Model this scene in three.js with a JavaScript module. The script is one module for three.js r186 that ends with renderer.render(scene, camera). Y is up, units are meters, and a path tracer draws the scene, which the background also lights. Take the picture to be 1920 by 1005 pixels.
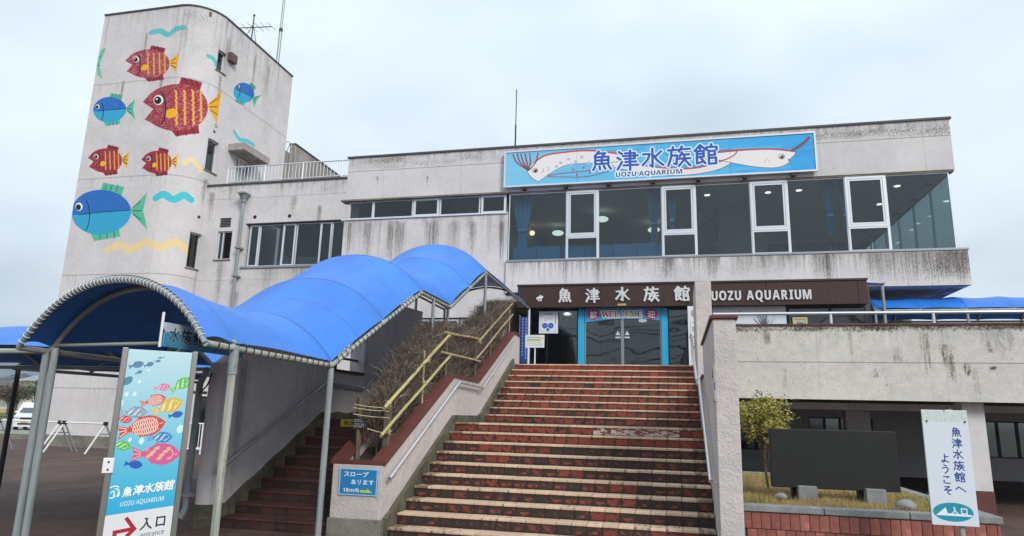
import * as THREE from 'three';
import { mergeGeometries } from 'three/addons/utils/BufferGeometryUtils.js';
import { RoundedBoxGeometry } from 'three/addons/geometries/RoundedBoxGeometry.js';
import { TextGeometry } from 'three/addons/geometries/TextGeometry.js';
import { FontLoader } from 'three/addons/loaders/FontLoader.js';

/* ------------------------------------------------------------------ camera */
const scene = new THREE.Scene();
const rad = Math.PI / 180, YAW = -13.5155 * rad, PITCH = 12.142 * rad, ROLL = 1.442 * rad, FOC = 1281.87;
const V = (x, y, z) => new THREE.Vector3(x, y, z);
const EYE = V(0, 1.66, 0);
const fwd = V(Math.sin(YAW) * Math.cos(PITCH), Math.sin(PITCH), -Math.cos(YAW) * Math.cos(PITCH));
const rt0 = V(Math.cos(YAW), 0, Math.sin(YAW)), up0 = rt0.clone().cross(fwd);
const rt = rt0.clone().multiplyScalar(Math.cos(ROLL)).addScaledVector(up0, Math.sin(ROLL));
const upv = up0.clone().multiplyScalar(Math.cos(ROLL)).addScaledVector(rt0, -Math.sin(ROLL));
const camera = new THREE.PerspectiveCamera(2 * Math.atan(502.5 / FOC) / rad, 1920 / 1005, 0.05, 4000);
camera.position.copy(EYE);
camera.quaternion.setFromRotationMatrix(new THREE.Matrix4().makeBasis(rt, upv, fwd.clone().negate()));
camera.updateMatrixWorld(true);

/* ---------------------------------------------------------------- exposure */
const renderer = new THREE.WebGLRenderer({ antialias: true });
renderer.toneMapping = THREE.LinearToneMapping;
renderer.toneMappingExposure = 1.78;
renderer.shadowMap.enabled = true;

/* --------------------------------------------------------------------- sky */
function rng(seed) { let a = seed >>> 0; return () => { a = (a + 0x6d2b79f5) | 0; let t = Math.imul(a ^ (a >>> 15), 1 | a); t = (t + Math.imul(t ^ (t >>> 7), 61 | t)) ^ t; return ((t ^ (t >>> 14)) >>> 0) / 4294967296; }; }
const R = rng(20240611);
const hashT = new Float32Array(65536); { const r = rng(7); for (let i = 0; i < 65536; i++) hashT[i] = r(); }
function vn(x, y, per = 0) {
  let xi = Math.floor(x), yi = Math.floor(y); const fx = x - xi, fy = y - yi; let x1 = xi + 1, y1 = yi + 1;
  if (per) { xi = ((xi % per) + per) % per; x1 = ((x1 % per) + per) % per; yi = ((yi % per) + per) % per; y1 = ((y1 % per) + per) % per; }
  const h = (a, b) => hashT[((a & 255) * 251 + (b & 255) * 7919 + 13 * (a >> 8)) & 65535];
  const u = fx * fx * (3 - 2 * fx), w = fy * fy * (3 - 2 * fy);
  return (h(xi, yi) * (1 - u) + h(x1, yi) * u) * (1 - w) + (h(xi, y1) * (1 - u) + h(x1, y1) * u) * w;
}
function fbm(x, y, o = 4, per = 0) { let s = 0, a = 0.5, n = 0; for (let i = 0; i < o; i++) { s += a * vn(x, y, per); n += a; x *= 2; y *= 2; x += 17.3; y += 5.1; if (per) { x -= 17.3; y -= 5.1; per *= 2; } a *= 0.5; } return s / n; }
{
  const W = 1024, H = 512, d = new Float32Array(W * H * 4);
  for (let j = 0; j < H; j++) for (let i = 0; i < W; i++) {
    const el = (j + 0.5) / H * Math.PI - Math.PI / 2, az = (i + 0.5) / W * Math.PI * 2;
    const e = Math.max(0, Math.sin(el));
    const cx = Math.cos(el) * Math.cos(az), cz = Math.cos(el) * Math.sin(az);
    const px = cx / (e + 0.22), pz = cz / (e + 0.22);
    const c = fbm(px * 1.5 + 40, pz * 1.5 + 40, 5), c2 = fbm(px * 3.5 + 10, pz * 3.5 + 80, 4);
    let k = (0.54 + 0.32 * (c - 0.5) + 0.12 * (c2 - 0.5)) * (0.82 + 0.62 * e);
    const blue = Math.min(1, Math.max(0, 0.55 - 1.1 * (c - 0.5)));
    let r = k * (0.91 - 0.12 * blue), g = k * (0.985 - 0.04 * blue), b = k * (1.05 + 0.03 * blue);
    const lo = Math.exp(-e / 0.05) * 0.4; r += lo * (0.12); g += lo * 0.08; b += lo * 0.0;
    if (el < 0) { r = 0.22; g = 0.22; b = 0.22; }
    const q = (j * W + i) * 4; d[q] = r; d[q + 1] = g; d[q + 2] = b; d[q + 3] = 1;
  }
  const t = new THREE.DataTexture(d, W, H, THREE.RGBAFormat, THREE.FloatType);
  t.mapping = THREE.EquirectangularReflectionMapping; t.magFilter = THREE.LinearFilter; t.minFilter = THREE.LinearFilter; t.wrapS = THREE.RepeatWrapping; t.needsUpdate = true;
  scene.background = t; scene.environment = t;
}
/* --------------------------------------------------------------------- sun */
const sun = new THREE.DirectionalLight(0xfffaf3, 1.5);
sun.position.set(22, 24, 14); sun.target.position.set(-4, 0, -14); scene.add(sun, sun.target);
sun.castShadow = true; sun.shadow.radius = 34; sun.shadow.mapSize.set(2048, 2048);
Object.assign(sun.shadow.camera, { left: -45, right: 45, top: 45, bottom: -45, near: 1, far: 120 });

/* ------------------------------------------------- pixel -> place (photo 1920x1005) */
function ray(u, v) { return V(0, 0, 0).addScaledVector(rt, (u - 960) / FOC).addScaledVector(upv, -(v - 502.5) / FOC).add(fwd); }
const onZ = (u, v, d) => { const r = ray(u, v); return EYE.clone().addScaledVector(r, -d / r.z); };
const onX = (u, v, X) => { const r = ray(u, v); return EYE.clone().addScaledVector(r, X / r.x); };
const onY = (u, v, h) => { const r = ray(u, v); return EYE.clone().addScaledVector(r, (h - EYE.y) / r.y); };

/* ------------------------------------------------------------------ helpers */
const off = new WeakMap(), used = {};
function numbered(n) { if (!(n in used)) { used[n] = 0; return n; } used[n]++; return n + '_' + String(used[n]).padStart(3, '0'); }
function sh(m) { m.castShadow = true; m.receiveShadow = true; return m; }
function thing(name, label, category, p = [0, 0, 0], group) {
  const o = new THREE.Group(); o.name = numbered(name); o.position.set(...p); scene.add(o); off.set(o, V(...p));
  o.userData.label = label; o.userData.category = category; if (group) o.userData.group = group; return o;
}
// geo in world coordinates (or around `at`); parent may be a thing or a part
function add(name, geo, mat, parent, at) {
  const g = Array.isArray(geo) ? merge(geo) : geo, m = sh(new THREE.Mesh(g, mat)); m.name = name;
  const w = at ? (at.isVector3 ? at.clone() : V(...at)) : V(0, 0, 0);
  m.position.copy(w); if (parent) { m.position.sub(off.get(parent)); parent.add(m); } else { m.name = numbered(name); scene.add(m); }
  off.set(m, w); return m;
}
function solo(name, geo, mat, label, category, group, at) { const m = add(name, geo, mat, null, at); m.userData.label = label; m.userData.category = category; if (group) m.userData.group = group; return m; }
function struct(name, geo, mat, label) { const m = add(name, geo, mat, null); m.userData.kind = 'structure'; if (label) m.userData.label = label; return m; }
function merge(list) {
  const a = list.map((g) => { const q = g.index ? g.toNonIndexed() : g; for (const k of Object.keys(q.attributes)) if (!['position', 'normal', 'uv'].includes(k)) q.deleteAttribute(k); return q; });
  return mergeGeometries(a, false);
}
function box(x0, x1, y0, y1, z0, z1) { return uvm(new THREE.BoxGeometry(Math.abs(x1 - x0), Math.abs(y1 - y0), Math.abs(z1 - z0)).translate((x0 + x1) / 2, (y0 + y1) / 2, (z0 + z1) / 2)); }
function rbox(x0, x1, y0, y1, z0, z1, r = 0.01, seg = 2) { return uvm(new RoundedBoxGeometry(Math.abs(x1 - x0), Math.abs(y1 - y0), Math.abs(z1 - z0), seg, r).translate((x0 + x1) / 2, (y0 + y1) / 2, (z0 + z1) / 2)); }
// uv in metres, by the face's main direction; frame = [x0,y0,W,H] gives 0..1 over that rectangle instead
function uvm(g, fr) {
  const p = g.attributes.position, n = g.attributes.normal, uv = new Float32Array(p.count * 2);
  for (let i = 0; i < p.count; i++) {
    const ax = Math.abs(n.getX(i)), ay = Math.abs(n.getY(i)), az = Math.abs(n.getZ(i)); let u, v;
    if (az >= ax && az >= ay) { u = p.getX(i); v = p.getY(i); } else if (ax >= ay) { u = p.getZ(i); v = p.getY(i); } else { u = p.getX(i); v = p.getZ(i); }
    if (fr) { u = (u - fr[0]) / fr[2]; v = (v - fr[1]) / fr[3]; }
    uv[2 * i] = u; uv[2 * i + 1] = v;
  }
  g.setAttribute('uv', new THREE.BufferAttribute(uv, 2)); return g;
}
function bar(a, b, r, seg = 10, r2 = r) { // round bar between two points
  const d = b.clone().sub(a), L = d.length(); const g = new THREE.CylinderGeometry(r2, r, L, seg, 1);
  g.applyQuaternion(new THREE.Quaternion().setFromUnitVectors(V(0, 1, 0), d.normalize())).translate((a.x + b.x) / 2, (a.y + b.y) / 2, (a.z + b.z) / 2); return g;
}
function tube(pts, r, n = 40, seg = 8, tension = 0.5) { return new THREE.TubeGeometry(new THREE.CatmullRomCurve3(pts, false, 'catmullrom', tension), n, r, seg, false); }
function poly(pts, r, seg = 8) { // pipe through points with ball joints
  const l = []; for (let i = 0; i < pts.length - 1; i++) { l.push(bar(pts[i], pts[i + 1], r, seg)); if (i) l.push(new THREE.SphereGeometry(r, seg, 6).translate(pts[i].x, pts[i].y, pts[i].z)); } return merge(l);
}
function prism(pts, axis, a, b) { // polygon pts extruded from a to b along axis: 'x' pts=(z,y); 'z' pts=(x,y); 'y' pts=(x,z)
  const s = new THREE.Shape(pts.map((q) => new THREE.Vector2(q[0], q[1]))), g = new THREE.ExtrudeGeometry(s, { depth: Math.abs(b - a), bevelEnabled: false }), lo = Math.min(a, b);
  const p = g.attributes.position;
  for (let i = 0; i < p.count; i++) { const x = p.getX(i), y = p.getY(i), z = p.getZ(i) + lo; if (axis === 'x') p.setXYZ(i, z, y, x); else if (axis === 'y') p.setXYZ(i, x, z, y); else p.setXYZ(i, x, y, z); }
  if (axis !== 'z') { const q = g.index ? g.toNonIndexed() : g, a2 = q.attributes.position.array; for (let i = 0; i < a2.length; i += 9) for (let k = 0; k < 3; k++) { const t = a2[i + 3 + k]; a2[i + 3 + k] = a2[i + 6 + k]; a2[i + 6 + k] = t; } q.computeVertexNormals(); return uvm(q); }
  g.computeVertexNormals(); return uvm(g);
}
// wall sheet over (s,h) with rectangular openings; map(s,h,depth) -> Vector3; has a front, a back and reveals
function wallGrid(map, s0, s1, h0, h1, holes, depth, step = 99, uvr) {
  const cut = (a, b, list, st) => { const c = new Set([a, b]); list.forEach((q) => { if (q > a && q < b) c.add(q); }); const o = [...c].sort((x, y) => x - y), r = []; for (let i = 0; i < o.length - 1; i++) { const n = Math.max(1, Math.ceil((o[i + 1] - o[i]) / st)); for (let k = 0; k < n; k++) r.push(o[i] + (o[i + 1] - o[i]) * k / n); } r.push(b); return r; };
  const S = cut(s0, s1, holes.flatMap((q) => [q[0], q[1]]), step), H = cut(h0, h1, holes.flatMap((q) => [q[2], q[3]]), 99), P = [], U = [], [us, uh, uw, uq] = uvr || [s0, h0, s1 - s0, h1 - h0];
  const quad = (a, b, c, d, ua, ub, uc, ud) => { for (const [q, w] of [[a, ua], [b, ub], [c, uc], [a, ua], [c, uc], [d, ud]]) { P.push(q.x, q.y, q.z); U.push((w[0] - us) / uw, (w[1] - uh) / uq); } };
  for (let i = 0; i < S.length - 1; i++) for (let j = 0; j < H.length - 1; j++) {
    const sm = (S[i] + S[i + 1]) / 2, hm = (H[j] + H[j + 1]) / 2;
    if (holes.some((q) => sm > q[0] && sm < q[1] && hm > q[2] && hm < q[3])) continue;
    const c = [[S[i], H[j]], [S[i + 1], H[j]], [S[i + 1], H[j + 1]], [S[i], H[j + 1]]];
    quad(...c.map((q) => map(q[0], q[1], 0)), ...c); quad(...c.map((q) => map(q[0], q[1], depth)).reverse(), ...c.slice().reverse());
  }
  const rim = (a, b) => quad(map(a[0], a[1], 0), map(b[0], b[1], 0), map(b[0], b[1], depth), map(a[0], a[1], depth), a, b, [b[0] + depth, b[1] + depth], [a[0] + depth, a[1] + depth]);
  const ring = (q, inv) => { const ss = S.filter((x) => x >= q[0] - 1e-9 && x <= q[1] + 1e-9); for (let i = 0; i < ss.length - 1; i++) { const e = [[ss[i], q[2]], [ss[i + 1], q[2]]], f = [[ss[i], q[3]], [ss[i + 1], q[3]]]; if (inv) { rim(e[1], e[0]); rim(f[0], f[1]); } else { rim(e[0], e[1]); rim(f[1], f[0]); } } const a = [[q[1], q[2]], [q[1], q[3]]], b = [[q[0], q[2]], [q[0], q[3]]]; if (inv) { rim(a[1], a[0]); rim(b[0], b[1]); } else { rim(a[0], a[1]); rim(b[1], b[0]); } };
  holes.forEach((q) => ring(q, false)); ring([s0, s1, h0, h1], true);
  const g = new THREE.BufferGeometry(); g.setAttribute('position', new THREE.Float32BufferAttribute(P, 3)); g.setAttribute('uv', new THREE.Float32BufferAttribute(U, 2)); g.computeVertexNormals(); return g;
}
const flatZ = (z) => (s, h, d) => V(s, h, z - d), flatX = (x, sg = 1) => (s, h, d) => V(x - d * sg, h, -s);
/* ---------------------------------------------------------------- textures */
const lin = (c) => { const q = c / 255; return q <= 0.04045 ? q / 12.92 : ((q + 0.055) / 1.055) ** 2.4; };
const rgb = (r, g, b) => new THREE.Color().setRGB(lin(r), lin(g), lin(b));
function cv(w, h) { const c = document.createElement('canvas'); c.width = w; c.height = h; return c; }
function ctex(c, srgb = true, rep) { const t = new THREE.CanvasTexture(c); if (srgb) t.colorSpace = THREE.SRGBColorSpace; t.wrapS = t.wrapT = THREE.RepeatWrapping; t.magFilter = THREE.LinearFilter; if (rep) t.repeat.set(...rep); t.needsUpdate = true; return t; }
// a sheet of base colour with fine grain and soft patches, then paint(ctx, X, Y, k) in metres
function sheet(Wm, Hm, ppm, base, o = {}, paint) {
  const w = Math.round(Wm * ppm), h = Math.round(Hm * ppm), c = cv(w, h), x = c.getContext('2d'), im = x.createImageData(w, h), d = im.data, r = rng(o.seed || 5);
  const { grain = 0.05, patch = 0.07, ps = 1.2, tint = [1, 1, 1] } = o;
  for (let j = 0; j < h; j++) for (let i = 0; i < w; i++) {
    const X = i / ppm, Y = j / ppm, n = fbm(X * ps + (o.seed || 0), Y * ps, 4) - 0.5, f = r() - 0.5, m = fbm(X * 9, Y * 9 + 3, 2) - 0.5;
    const k = 1 + grain * f + patch * 2 * n + grain * 0.9 * m, q = (j * w + i) * 4;
    d[q] = base[0] * k * (1 + (tint[0] - 1) * n * 2); d[q + 1] = base[1] * k * (1 + (tint[1] - 1) * n * 2); d[q + 2] = base[2] * k * (1 + (tint[2] - 1) * n * 2); d[q + 3] = 255;
  }
  x.putImageData(im, 0, 0); if (paint) paint(x, (m) => m * ppm, (m) => h - m * ppm, ppm); return ctex(c);
}
// run-off stain: grainy vertical threads of grime, px units
function streak(x, cx, y0, w, len, n, a, col = '60,58,50', r = R) {
  for (let i = 0; i < Math.min(9, 2 + n / 6); i++) { // faint broad runs under the threads
    const u = (r() + r() - 1), px = cx + u * w / 2, ww = 2 + r() * w * 0.3, L = len * (0.3 + 0.7 * r()); let y = y0; while (y < y0 + L) { const s = 3 + r() * 10; x.fillStyle = `rgba(${col},${(a * 0.16 * (0.3 + r()) * (1 - 0.6 * (y - y0) / L)).toFixed(3)})`; x.fillRect(px - ww / 2 + (r() - 0.5) * 3, y, ww * (0.7 + 0.5 * r()), s); y += s; }
  }
  a *= 0.55;
  for (let i = 0; i < n; i++) {
    const u = (r() + r() + r() - 1.5) / 1.5, px = cx + u * w / 2, L = len * (0.25 + 0.75 * r()) * (1 - 0.5 * Math.abs(u)); let y = y0 + r() * len * 0.1;
    const y1 = y + L, sw = 0.6 + r() * 1.5; while (y < y1) { const s = 2 + r() * 12; x.fillStyle = `rgba(${col},${(a * (0.35 + r())).toFixed(3)})`; x.fillRect(px + (r() - 0.5) * 1.5, y, sw, Math.min(s, y1 - y)); y += s * (0.8 + r() * 0.9); }
  }
}
function specks(x, cx, cy, rx, ry, n, a, col = '45,44,38', sz = 2, r = R) {
  for (let i = 0; i < n; i++) { const u = (r() + r() - 1), v = (r() + r() - 1); x.fillStyle = `rgba(${col},${(a * r()).toFixed(3)})`; const s = 0.5 + r() * sz; x.fillRect(cx + u * rx, cy + v * ry, s, s * (0.7 + r())); }
}
function seam(x, x0, y0, x1, y1, a = 0.5, w = 1.4) { x.strokeStyle = `rgba(88,82,80,${a})`; x.lineWidth = w; x.beginPath(); x.moveTo(x0, y0); x.lineTo(x1, y1); x.stroke(); }
const bumpT = (() => { // tileable stucco relief, 1 m
  const n = 512, c = cv(n, n), x = c.getContext('2d'), im = x.createImageData(n, n); for (let j = 0; j < n; j++) for (let i = 0; i < n; i++) { const v = 255 * (0.55 * fbm(i / n * 48, j / n * 48, 3, 48) + 0.45 * fbm(i / n * 12, j / n * 12, 2, 12)); const q = (j * n + i) * 4; im.data[q] = im.data[q + 1] = im.data[q + 2] = v; im.data[q + 3] = 255; }
  x.putImageData(im, 0, 0); return ctex(c, false);
})();
const bump = (rx, ry) => { const t = bumpT.clone(); t.repeat.set(rx, ry); t.needsUpdate = true; return t; };
const std = (col, rough = 0.8, metal = 0, o = {}) => new THREE.MeshStandardMaterial({ color: col, roughness: rough, metalness: metal, ...o });
const PAINT = [202, 197, 197], CONC = [120, 116, 106];
const wallMat = (tex, W, H, bs = 0.004, k = 1) => new THREE.MeshStandardMaterial({ map: tex, roughness: 0.9, bumpMap: bump(W * k, H * k), bumpScale: bs });
// tileable everyday sheets (uv in metres over `size` metres)
function tileMat(base, size, ppm, o = {}, paint, rough = 0.85, bs = 0.003) { const t = sheet(size, size, ppm, base, o, paint); t.repeat.set(1 / size, 1 / size); return new THREE.MeshStandardMaterial({ map: t, roughness: rough, bumpMap: bump(1, 1), bumpScale: bs, metalness: o.metal || 0 }); }
const M = {};
M.stucco = tileMat(PAINT, 4, 160, { seed: 3, grain: 0.07 }, (x, X, Y, k) => { for (let i = 0; i < 26; i++) streak(x, R() * 640, R() * 300, 8 + R() * 20, 60 + R() * 250, 8, 0.10); });
M.stuccoRough = tileMat([188, 180, 177], 2, 256, { seed: 4, grain: 0.09 }, null, 0.92, 0.012);
M.concrete = tileMat(CONC, 2, 200, { seed: 8, grain: 0.16, patch: 0.22, ps: 2.2 }, (x) => { for (let i = 0; i < 60; i++) specks(x, R() * 400, R() * 400, 26, 20, 60, 0.5, i % 3 ? '40,42,32' : '150,148,136', 3); }, 0.95, 0.008);
M.mossConc = tileMat([86, 82, 68], 1.5, 220, { seed: 9, grain: 0.2, patch: 0.35, ps: 3 }, (x) => { for (let i = 0; i < 90; i++) specks(x, R() * 330, R() * 330, 22, 18, 60, 0.6, ['34,36,24', '120,116,98', '52,58,34'][i % 3], 3); }, 0.95, 0.012);
M.cap = tileMat([96, 52, 45], 2, 160, { seed: 11, grain: 0.12, patch: 0.16, ps: 2.5 }, (x) => { for (let i = 0; i < 30; i++) specks(x, R() * 320, R() * 320, 20, 14, 40, 0.4, '60,28,26', 3); }, 0.6, 0.001);
M.brownMetal = tileMat([56, 32, 25], 3, 120, { seed: 12, grain: 0.06, patch: 0.08 }, (x) => { for (let i = 0; i < 30; i++) streak(x, R() * 360, R() * 200, 5, 90, 4, 0.12, '130,110,100'); }, 0.65, 0.0006);
M.coping = std(rgb(74, 70, 68), 0.6);
M.alu = std(rgb(214, 218, 222), 0.38, 0.35);
M.aluGrey = std(rgb(150, 156, 160), 0.4, 0.5);
M.steel = std(rgb(214, 216, 218), 0.34, 0.75);
M.galv = tileMat([138, 146, 148], 1, 220, { seed: 14, grain: 0.12, patch: 0.18, ps: 4 }, (x) => { for (let i = 0; i < 26; i++) specks(x, R() * 220, R() * 220, 12, 18, 30, 0.5, i % 2 ? '96,84,62' : '190,196,196', 3); }, 0.55, 0.0006);
M.rustGalv = tileMat([160, 164, 156], 1, 220, { seed: 15, grain: 0.16, patch: 0.3, ps: 4 }, (x) => { for (let i = 0; i < 40; i++) specks(x, R() * 220, R() * 220, 14, 20, 40, 0.6, ['112,78,44', '176,176,160', '84,78,58'][i % 3], 3); }, 0.65, 0.001);
M.darkSteel = std(rgb(58, 56, 56), 0.45, 0.6);
M.black = std(rgb(24, 24, 26), 0.6);
M.white = std(rgb(222, 222, 222), 0.5);
M.glass = new THREE.MeshPhysicalMaterial({ color: rgb(206, 216, 218), roughness: 0.02, transmission: 1, thickness: 0, ior: 1.52 });
M.glassDark = new THREE.MeshPhysicalMaterial({ color: rgb(176, 184, 188), roughness: 0.03, transmission: 1, thickness: 0, ior: 1.6 });
M.entGlass = new THREE.MeshPhysicalMaterial({ color: rgb(190, 196, 198), roughness: 0.02, transmission: 1, thickness: 0, ior: 1.75, bumpMap: (() => { const n = 128, c = cv(n, n), x = c.getContext('2d'), im = x.createImageData(n, n); for (let j = 0; j < n; j++) for (let i = 0; i < n; i++) { const v = 255 * (0.8 * vn(i / n * 4, j / n * 4, 4) + 0.2 * vn(i / n * 8, j / n * 8, 8)), q = (j * n + i) * 4; im.data[q] = im.data[q + 1] = im.data[q + 2] = v; im.data[q + 3] = 255; } x.putImageData(im, 0, 0); return ctex(c, false, [0.45, 0.45]); })(), bumpScale: 0.005 });
M.inner = std(rgb(168, 172, 170), 0.9); M.innerDark = std(rgb(150, 146, 140), 0.9);
M.ceil = std(rgb(196, 196, 190), 0.9);
const fabricTex = (() => { const t = sheet(2, 2, 256, [34, 112, 204], { seed: 21, grain: 0.07, patch: 0.13, ps: 1.1 }, (x) => { for (let i = 0; i < 60; i++) streak(x, R() * 512, R() * 300, 10, 160, 5, 0.05, '20,40,80'); for (const [y, w, a] of [[128, 2, 0.5], [384, 2, 0.5], [2, 5, 0.42], [257, 5, 0.42], [509, 4, 0.42]]) for (let i = 0; i < 512; i += 3) { x.fillStyle = `rgba(16,44,110,${a * (0.5 + 0.7 * R())})`; x.fillRect(i, y - w / 2 + (R() - 0.5), 4, w); } for (let i = 0; i < 40; i++) specks(x, R() * 512, (i % 4) * 128 + R() * 20, 30, 10, 30, 0.25, i % 2 ? '150,170,200' : '20,40,70', 2); }); t.repeat.set(0.5, 0.5); return t; })();
M.fabric = new THREE.MeshPhysicalMaterial({ map: fabricTex, roughness: 0.48, side: THREE.DoubleSide, bumpMap: bump(1.5, 1.5), bumpScale: 0.0015, clearcoat: 0.15, clearcoatRoughness: 0.5 });
M.asphalt = tileMat([76, 56, 48], 6, 170, { seed: 31, grain: 0.4, patch: 0.34, ps: 1.0 }, (x) => { for (let i = 0; i < 3000; i++) { x.fillStyle = `rgba(${R() > 0.5 ? '120,112,108' : '24,20,20'},${0.2 + R() * 0.4})`; const s = 0.6 + R() * 1.8; x.fillRect(R() * 1020, R() * 1020, s, s); } for (let i = 0; i < 14; i++) specks(x, R() * 1020, R() * 1020, 160, 24, 500, 0.35, i % 2 ? '34,28,28' : '92,82,78', 3); }, 0.8, 0.01);
M.granite = tileMat([132, 134, 134], 1, 300, { seed: 33, grain: 0.3, patch: 0.12 }, (x) => { for (let i = 0; i < 2500; i++) { x.fillStyle = `rgba(${R() > 0.5 ? '70,72,74' : '190,190,188'},0.5)`; x.fillRect(R() * 300, R() * 300, 1 + R(), 1 + R()); } }, 0.7, 0.002);
M.blackGranite = tileMat([15, 17, 16], 1, 300, { seed: 34, grain: 0.35, patch: 0.15, ps: 3 }, (x) => { for (let i = 0; i < 3000; i++) { x.fillStyle = `rgba(${R() > 0.4 ? '8,9,9' : '48,52,50'},0.5)`; x.fillRect(R() * 300, R() * 300, 1, 1); } }, 0.7, 0.0015);
M.wood = tileMat([104, 94, 80], 1, 200, { seed: 35, grain: 0.2, patch: 0.25, ps: 5 }, (x) => { for (let i = 0; i < 60; i++) streak(x, R() * 200, R() * 60, 4, 160, 3, 0.3, '52,46,38'); }, 0.9, 0.004);
M.bamboo = tileMat([184, 170, 120], 1, 200, { seed: 36, grain: 0.1, patch: 0.2, ps: 3 }, (x) => { for (let i = 0; i < 40; i++) specks(x, R() * 200, R() * 200, 12, 20, 20, 0.4, '120,108,60', 3); }, 0.6, 0.001);
M.bambooOld = tileMat([176, 154, 122], 1, 200, { seed: 37, grain: 0.12, patch: 0.2, ps: 3 }, (x) => { for (let i = 0; i < 40; i++) specks(x, R() * 200, R() * 200, 12, 20, 20, 0.4, '104,84,56', 3); }, 0.7, 0.001);
M.rope = std(rgb(206, 196, 150), 0.9); M.darkRope = std(rgb(44, 44, 46), 0.9);

/* stroke lettering (100 x 100 grid, y down) */
const G = {
  '魚': [[38, 4, 20, 28], [33, 15, 66, 15, 52, 30], [22, 33, 22, 66], [22, 33, 80, 33, 80, 66], [22, 49, 80, 49], [51, 33, 51, 66], [22, 66, 80, 66], [22, 76, 13, 95], [41, 78, 43, 93], [60, 77, 66, 92], [80, 75, 91, 94]],
  '津': [[14, 8, 27, 20], [7, 36, 20, 46], [8, 93, 27, 58], [40, 17, 82, 17, 82, 44], [32, 30, 95, 30], [40, 44, 82, 44], [42, 59, 88, 59], [34, 75, 97, 75], [62, 4, 62, 98]],
  '水': [[50, 4, 50, 91, 39, 84], [9, 30, 38, 30, 30, 56, 8, 82], [87, 20, 64, 42], [54, 36, 70, 63, 95, 86]],
  '族': [[26, 3, 26, 16], [5, 18, 49, 18], [20, 18, 18, 52, 5, 92], [20, 44, 43, 44, 40, 86, 30, 82], [64, 3, 52, 27], [58, 16, 97, 16], [64, 31, 54, 50], [60, 42, 93, 42], [50, 61, 98, 61], [74, 42, 72, 66, 50, 95], [74, 66, 97, 95]],
  '館': [[28, 4, 5, 31], [28, 4, 49, 25], [28, 17, 28, 29], [14, 33, 42, 33, 42, 60], [14, 46, 42, 46], [14, 60, 42, 60], [14, 33, 14, 91, 36, 83], [29, 64, 48, 91], [74, 3, 74, 14], [54, 29, 54, 16, 96, 16, 96, 29], [63, 32, 63, 96], [63, 35, 88, 35, 88, 54], [63, 54, 88, 54], [63, 67, 92, 67, 92, 94], [63, 94, 92, 94]],
  '入': [[38, 10, 54, 11, 50, 42, 30, 74, 8, 93], [52, 38, 66, 68, 94, 93]],
  '口': [[18, 16, 18, 90], [18, 20, 82, 20, 82, 90], [18, 82, 82, 82]],
  '歓': [[24, 5, 8, 28], [16, 16, 50, 16], [40, 16, 26, 36], [14, 30, 14, 95], [14, 42, 52, 42], [14, 58, 48, 58], [14, 74, 48, 74], [14, 92, 53, 92], [33, 30, 33, 92], [66, 6, 56, 34], [62, 20, 94, 20, 86, 36], [76, 28, 72, 62, 52, 95], [74, 58, 97, 95]],
  '迎': [[14, 9, 24, 20], [7, 40, 24, 40, 20, 72], [6, 86, 22, 76, 50, 92, 97, 92], [52, 9, 36, 19, 36, 66, 54, 56], [64, 16, 91, 16, 91, 62, 80, 58], [64, 16, 64, 82]],
  'へ': [[5, 58, 33, 33, 95, 77]],
  'よ': [[50, 7, 50, 80, 34, 92, 18, 84, 28, 71, 50, 72, 84, 89], [50, 34, 82, 30]],
  'う': [[36, 8, 62, 16], [20, 43, 54, 31, 75, 44, 68, 72, 40, 96]],
  'こ': [[24, 18, 75, 18, 58, 30], [26, 58, 22, 78, 44, 88, 84, 86]],
  'そ': [[28, 12, 74, 10, 22, 48, 90, 43, 58, 54, 50, 78, 74, 93]],
  'ス': [[18, 18, 78, 18, 60, 54, 14, 91], [56, 54, 88, 89]],
  'ロ': [[20, 18, 20, 86], [20, 22, 80, 22, 80, 86], [20, 80, 80, 80]],
  'ー': [[8, 50, 92, 50]],
  'プ': [[10, 24, 74, 24, 66, 60, 28, 93], [83, 13, 89, 6, 96, 13, 89, 20, 83, 13]],
  'あ': [[18, 26, 80, 22], [43, 8, 43, 60, 52, 86], [66, 40, 48, 76, 28, 88, 16, 73, 34, 53, 64, 48, 88, 64, 84, 84, 62, 95]],
  'り': [[30, 13, 26, 50, 35, 54], [68, 9, 70, 50, 60, 78, 40, 95]],
  'ま': [[18, 22, 82, 22], [22, 44, 78, 44], [50, 6, 50, 76, 36, 90, 20, 82, 30, 70, 50, 72, 84, 91]],
  'す': [[10, 24, 92, 24], [58, 6, 58, 56, 46, 66, 38, 54, 48, 44, 58, 54, 56, 76, 36, 95]],
  '先': [[28, 8, 15, 37], [20, 26, 84, 26], [50, 5, 50, 50], [7, 52, 94, 52], [38, 52, 33, 77, 9, 95], [60, 52, 60, 85, 70, 92, 90, 90, 92, 77]],
  '床': [[50, 3, 50, 15], [14, 18, 92, 18], [18, 18, 16, 60, 5, 95], [56, 26, 56, 97], [28, 44, 93, 44], [56, 44, 26, 83], [56, 46, 92, 82]],
  'が': [[10, 34, 62, 32, 58, 70, 44, 93, 33, 84], [38, 9, 30, 50, 9, 90], [74, 28, 88, 56], [76, 8, 82, 18], [89, 4, 95, 14]],
};
function kanji(x, ch, X, Y, size, w, col, map = (a, b) => [X + a * size / 100, Y + b * size / 100]) {
  x.strokeStyle = col; x.lineWidth = w; x.lineCap = 'round'; x.lineJoin = 'round';
  for (const s of G[ch]) { x.beginPath(); for (let i = 0; i < s.length; i += 2) { const q = map(s[i], s[i + 1]); if (i) x.lineTo(...q); else x.moveTo(...q); } x.stroke(); }
}
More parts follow.
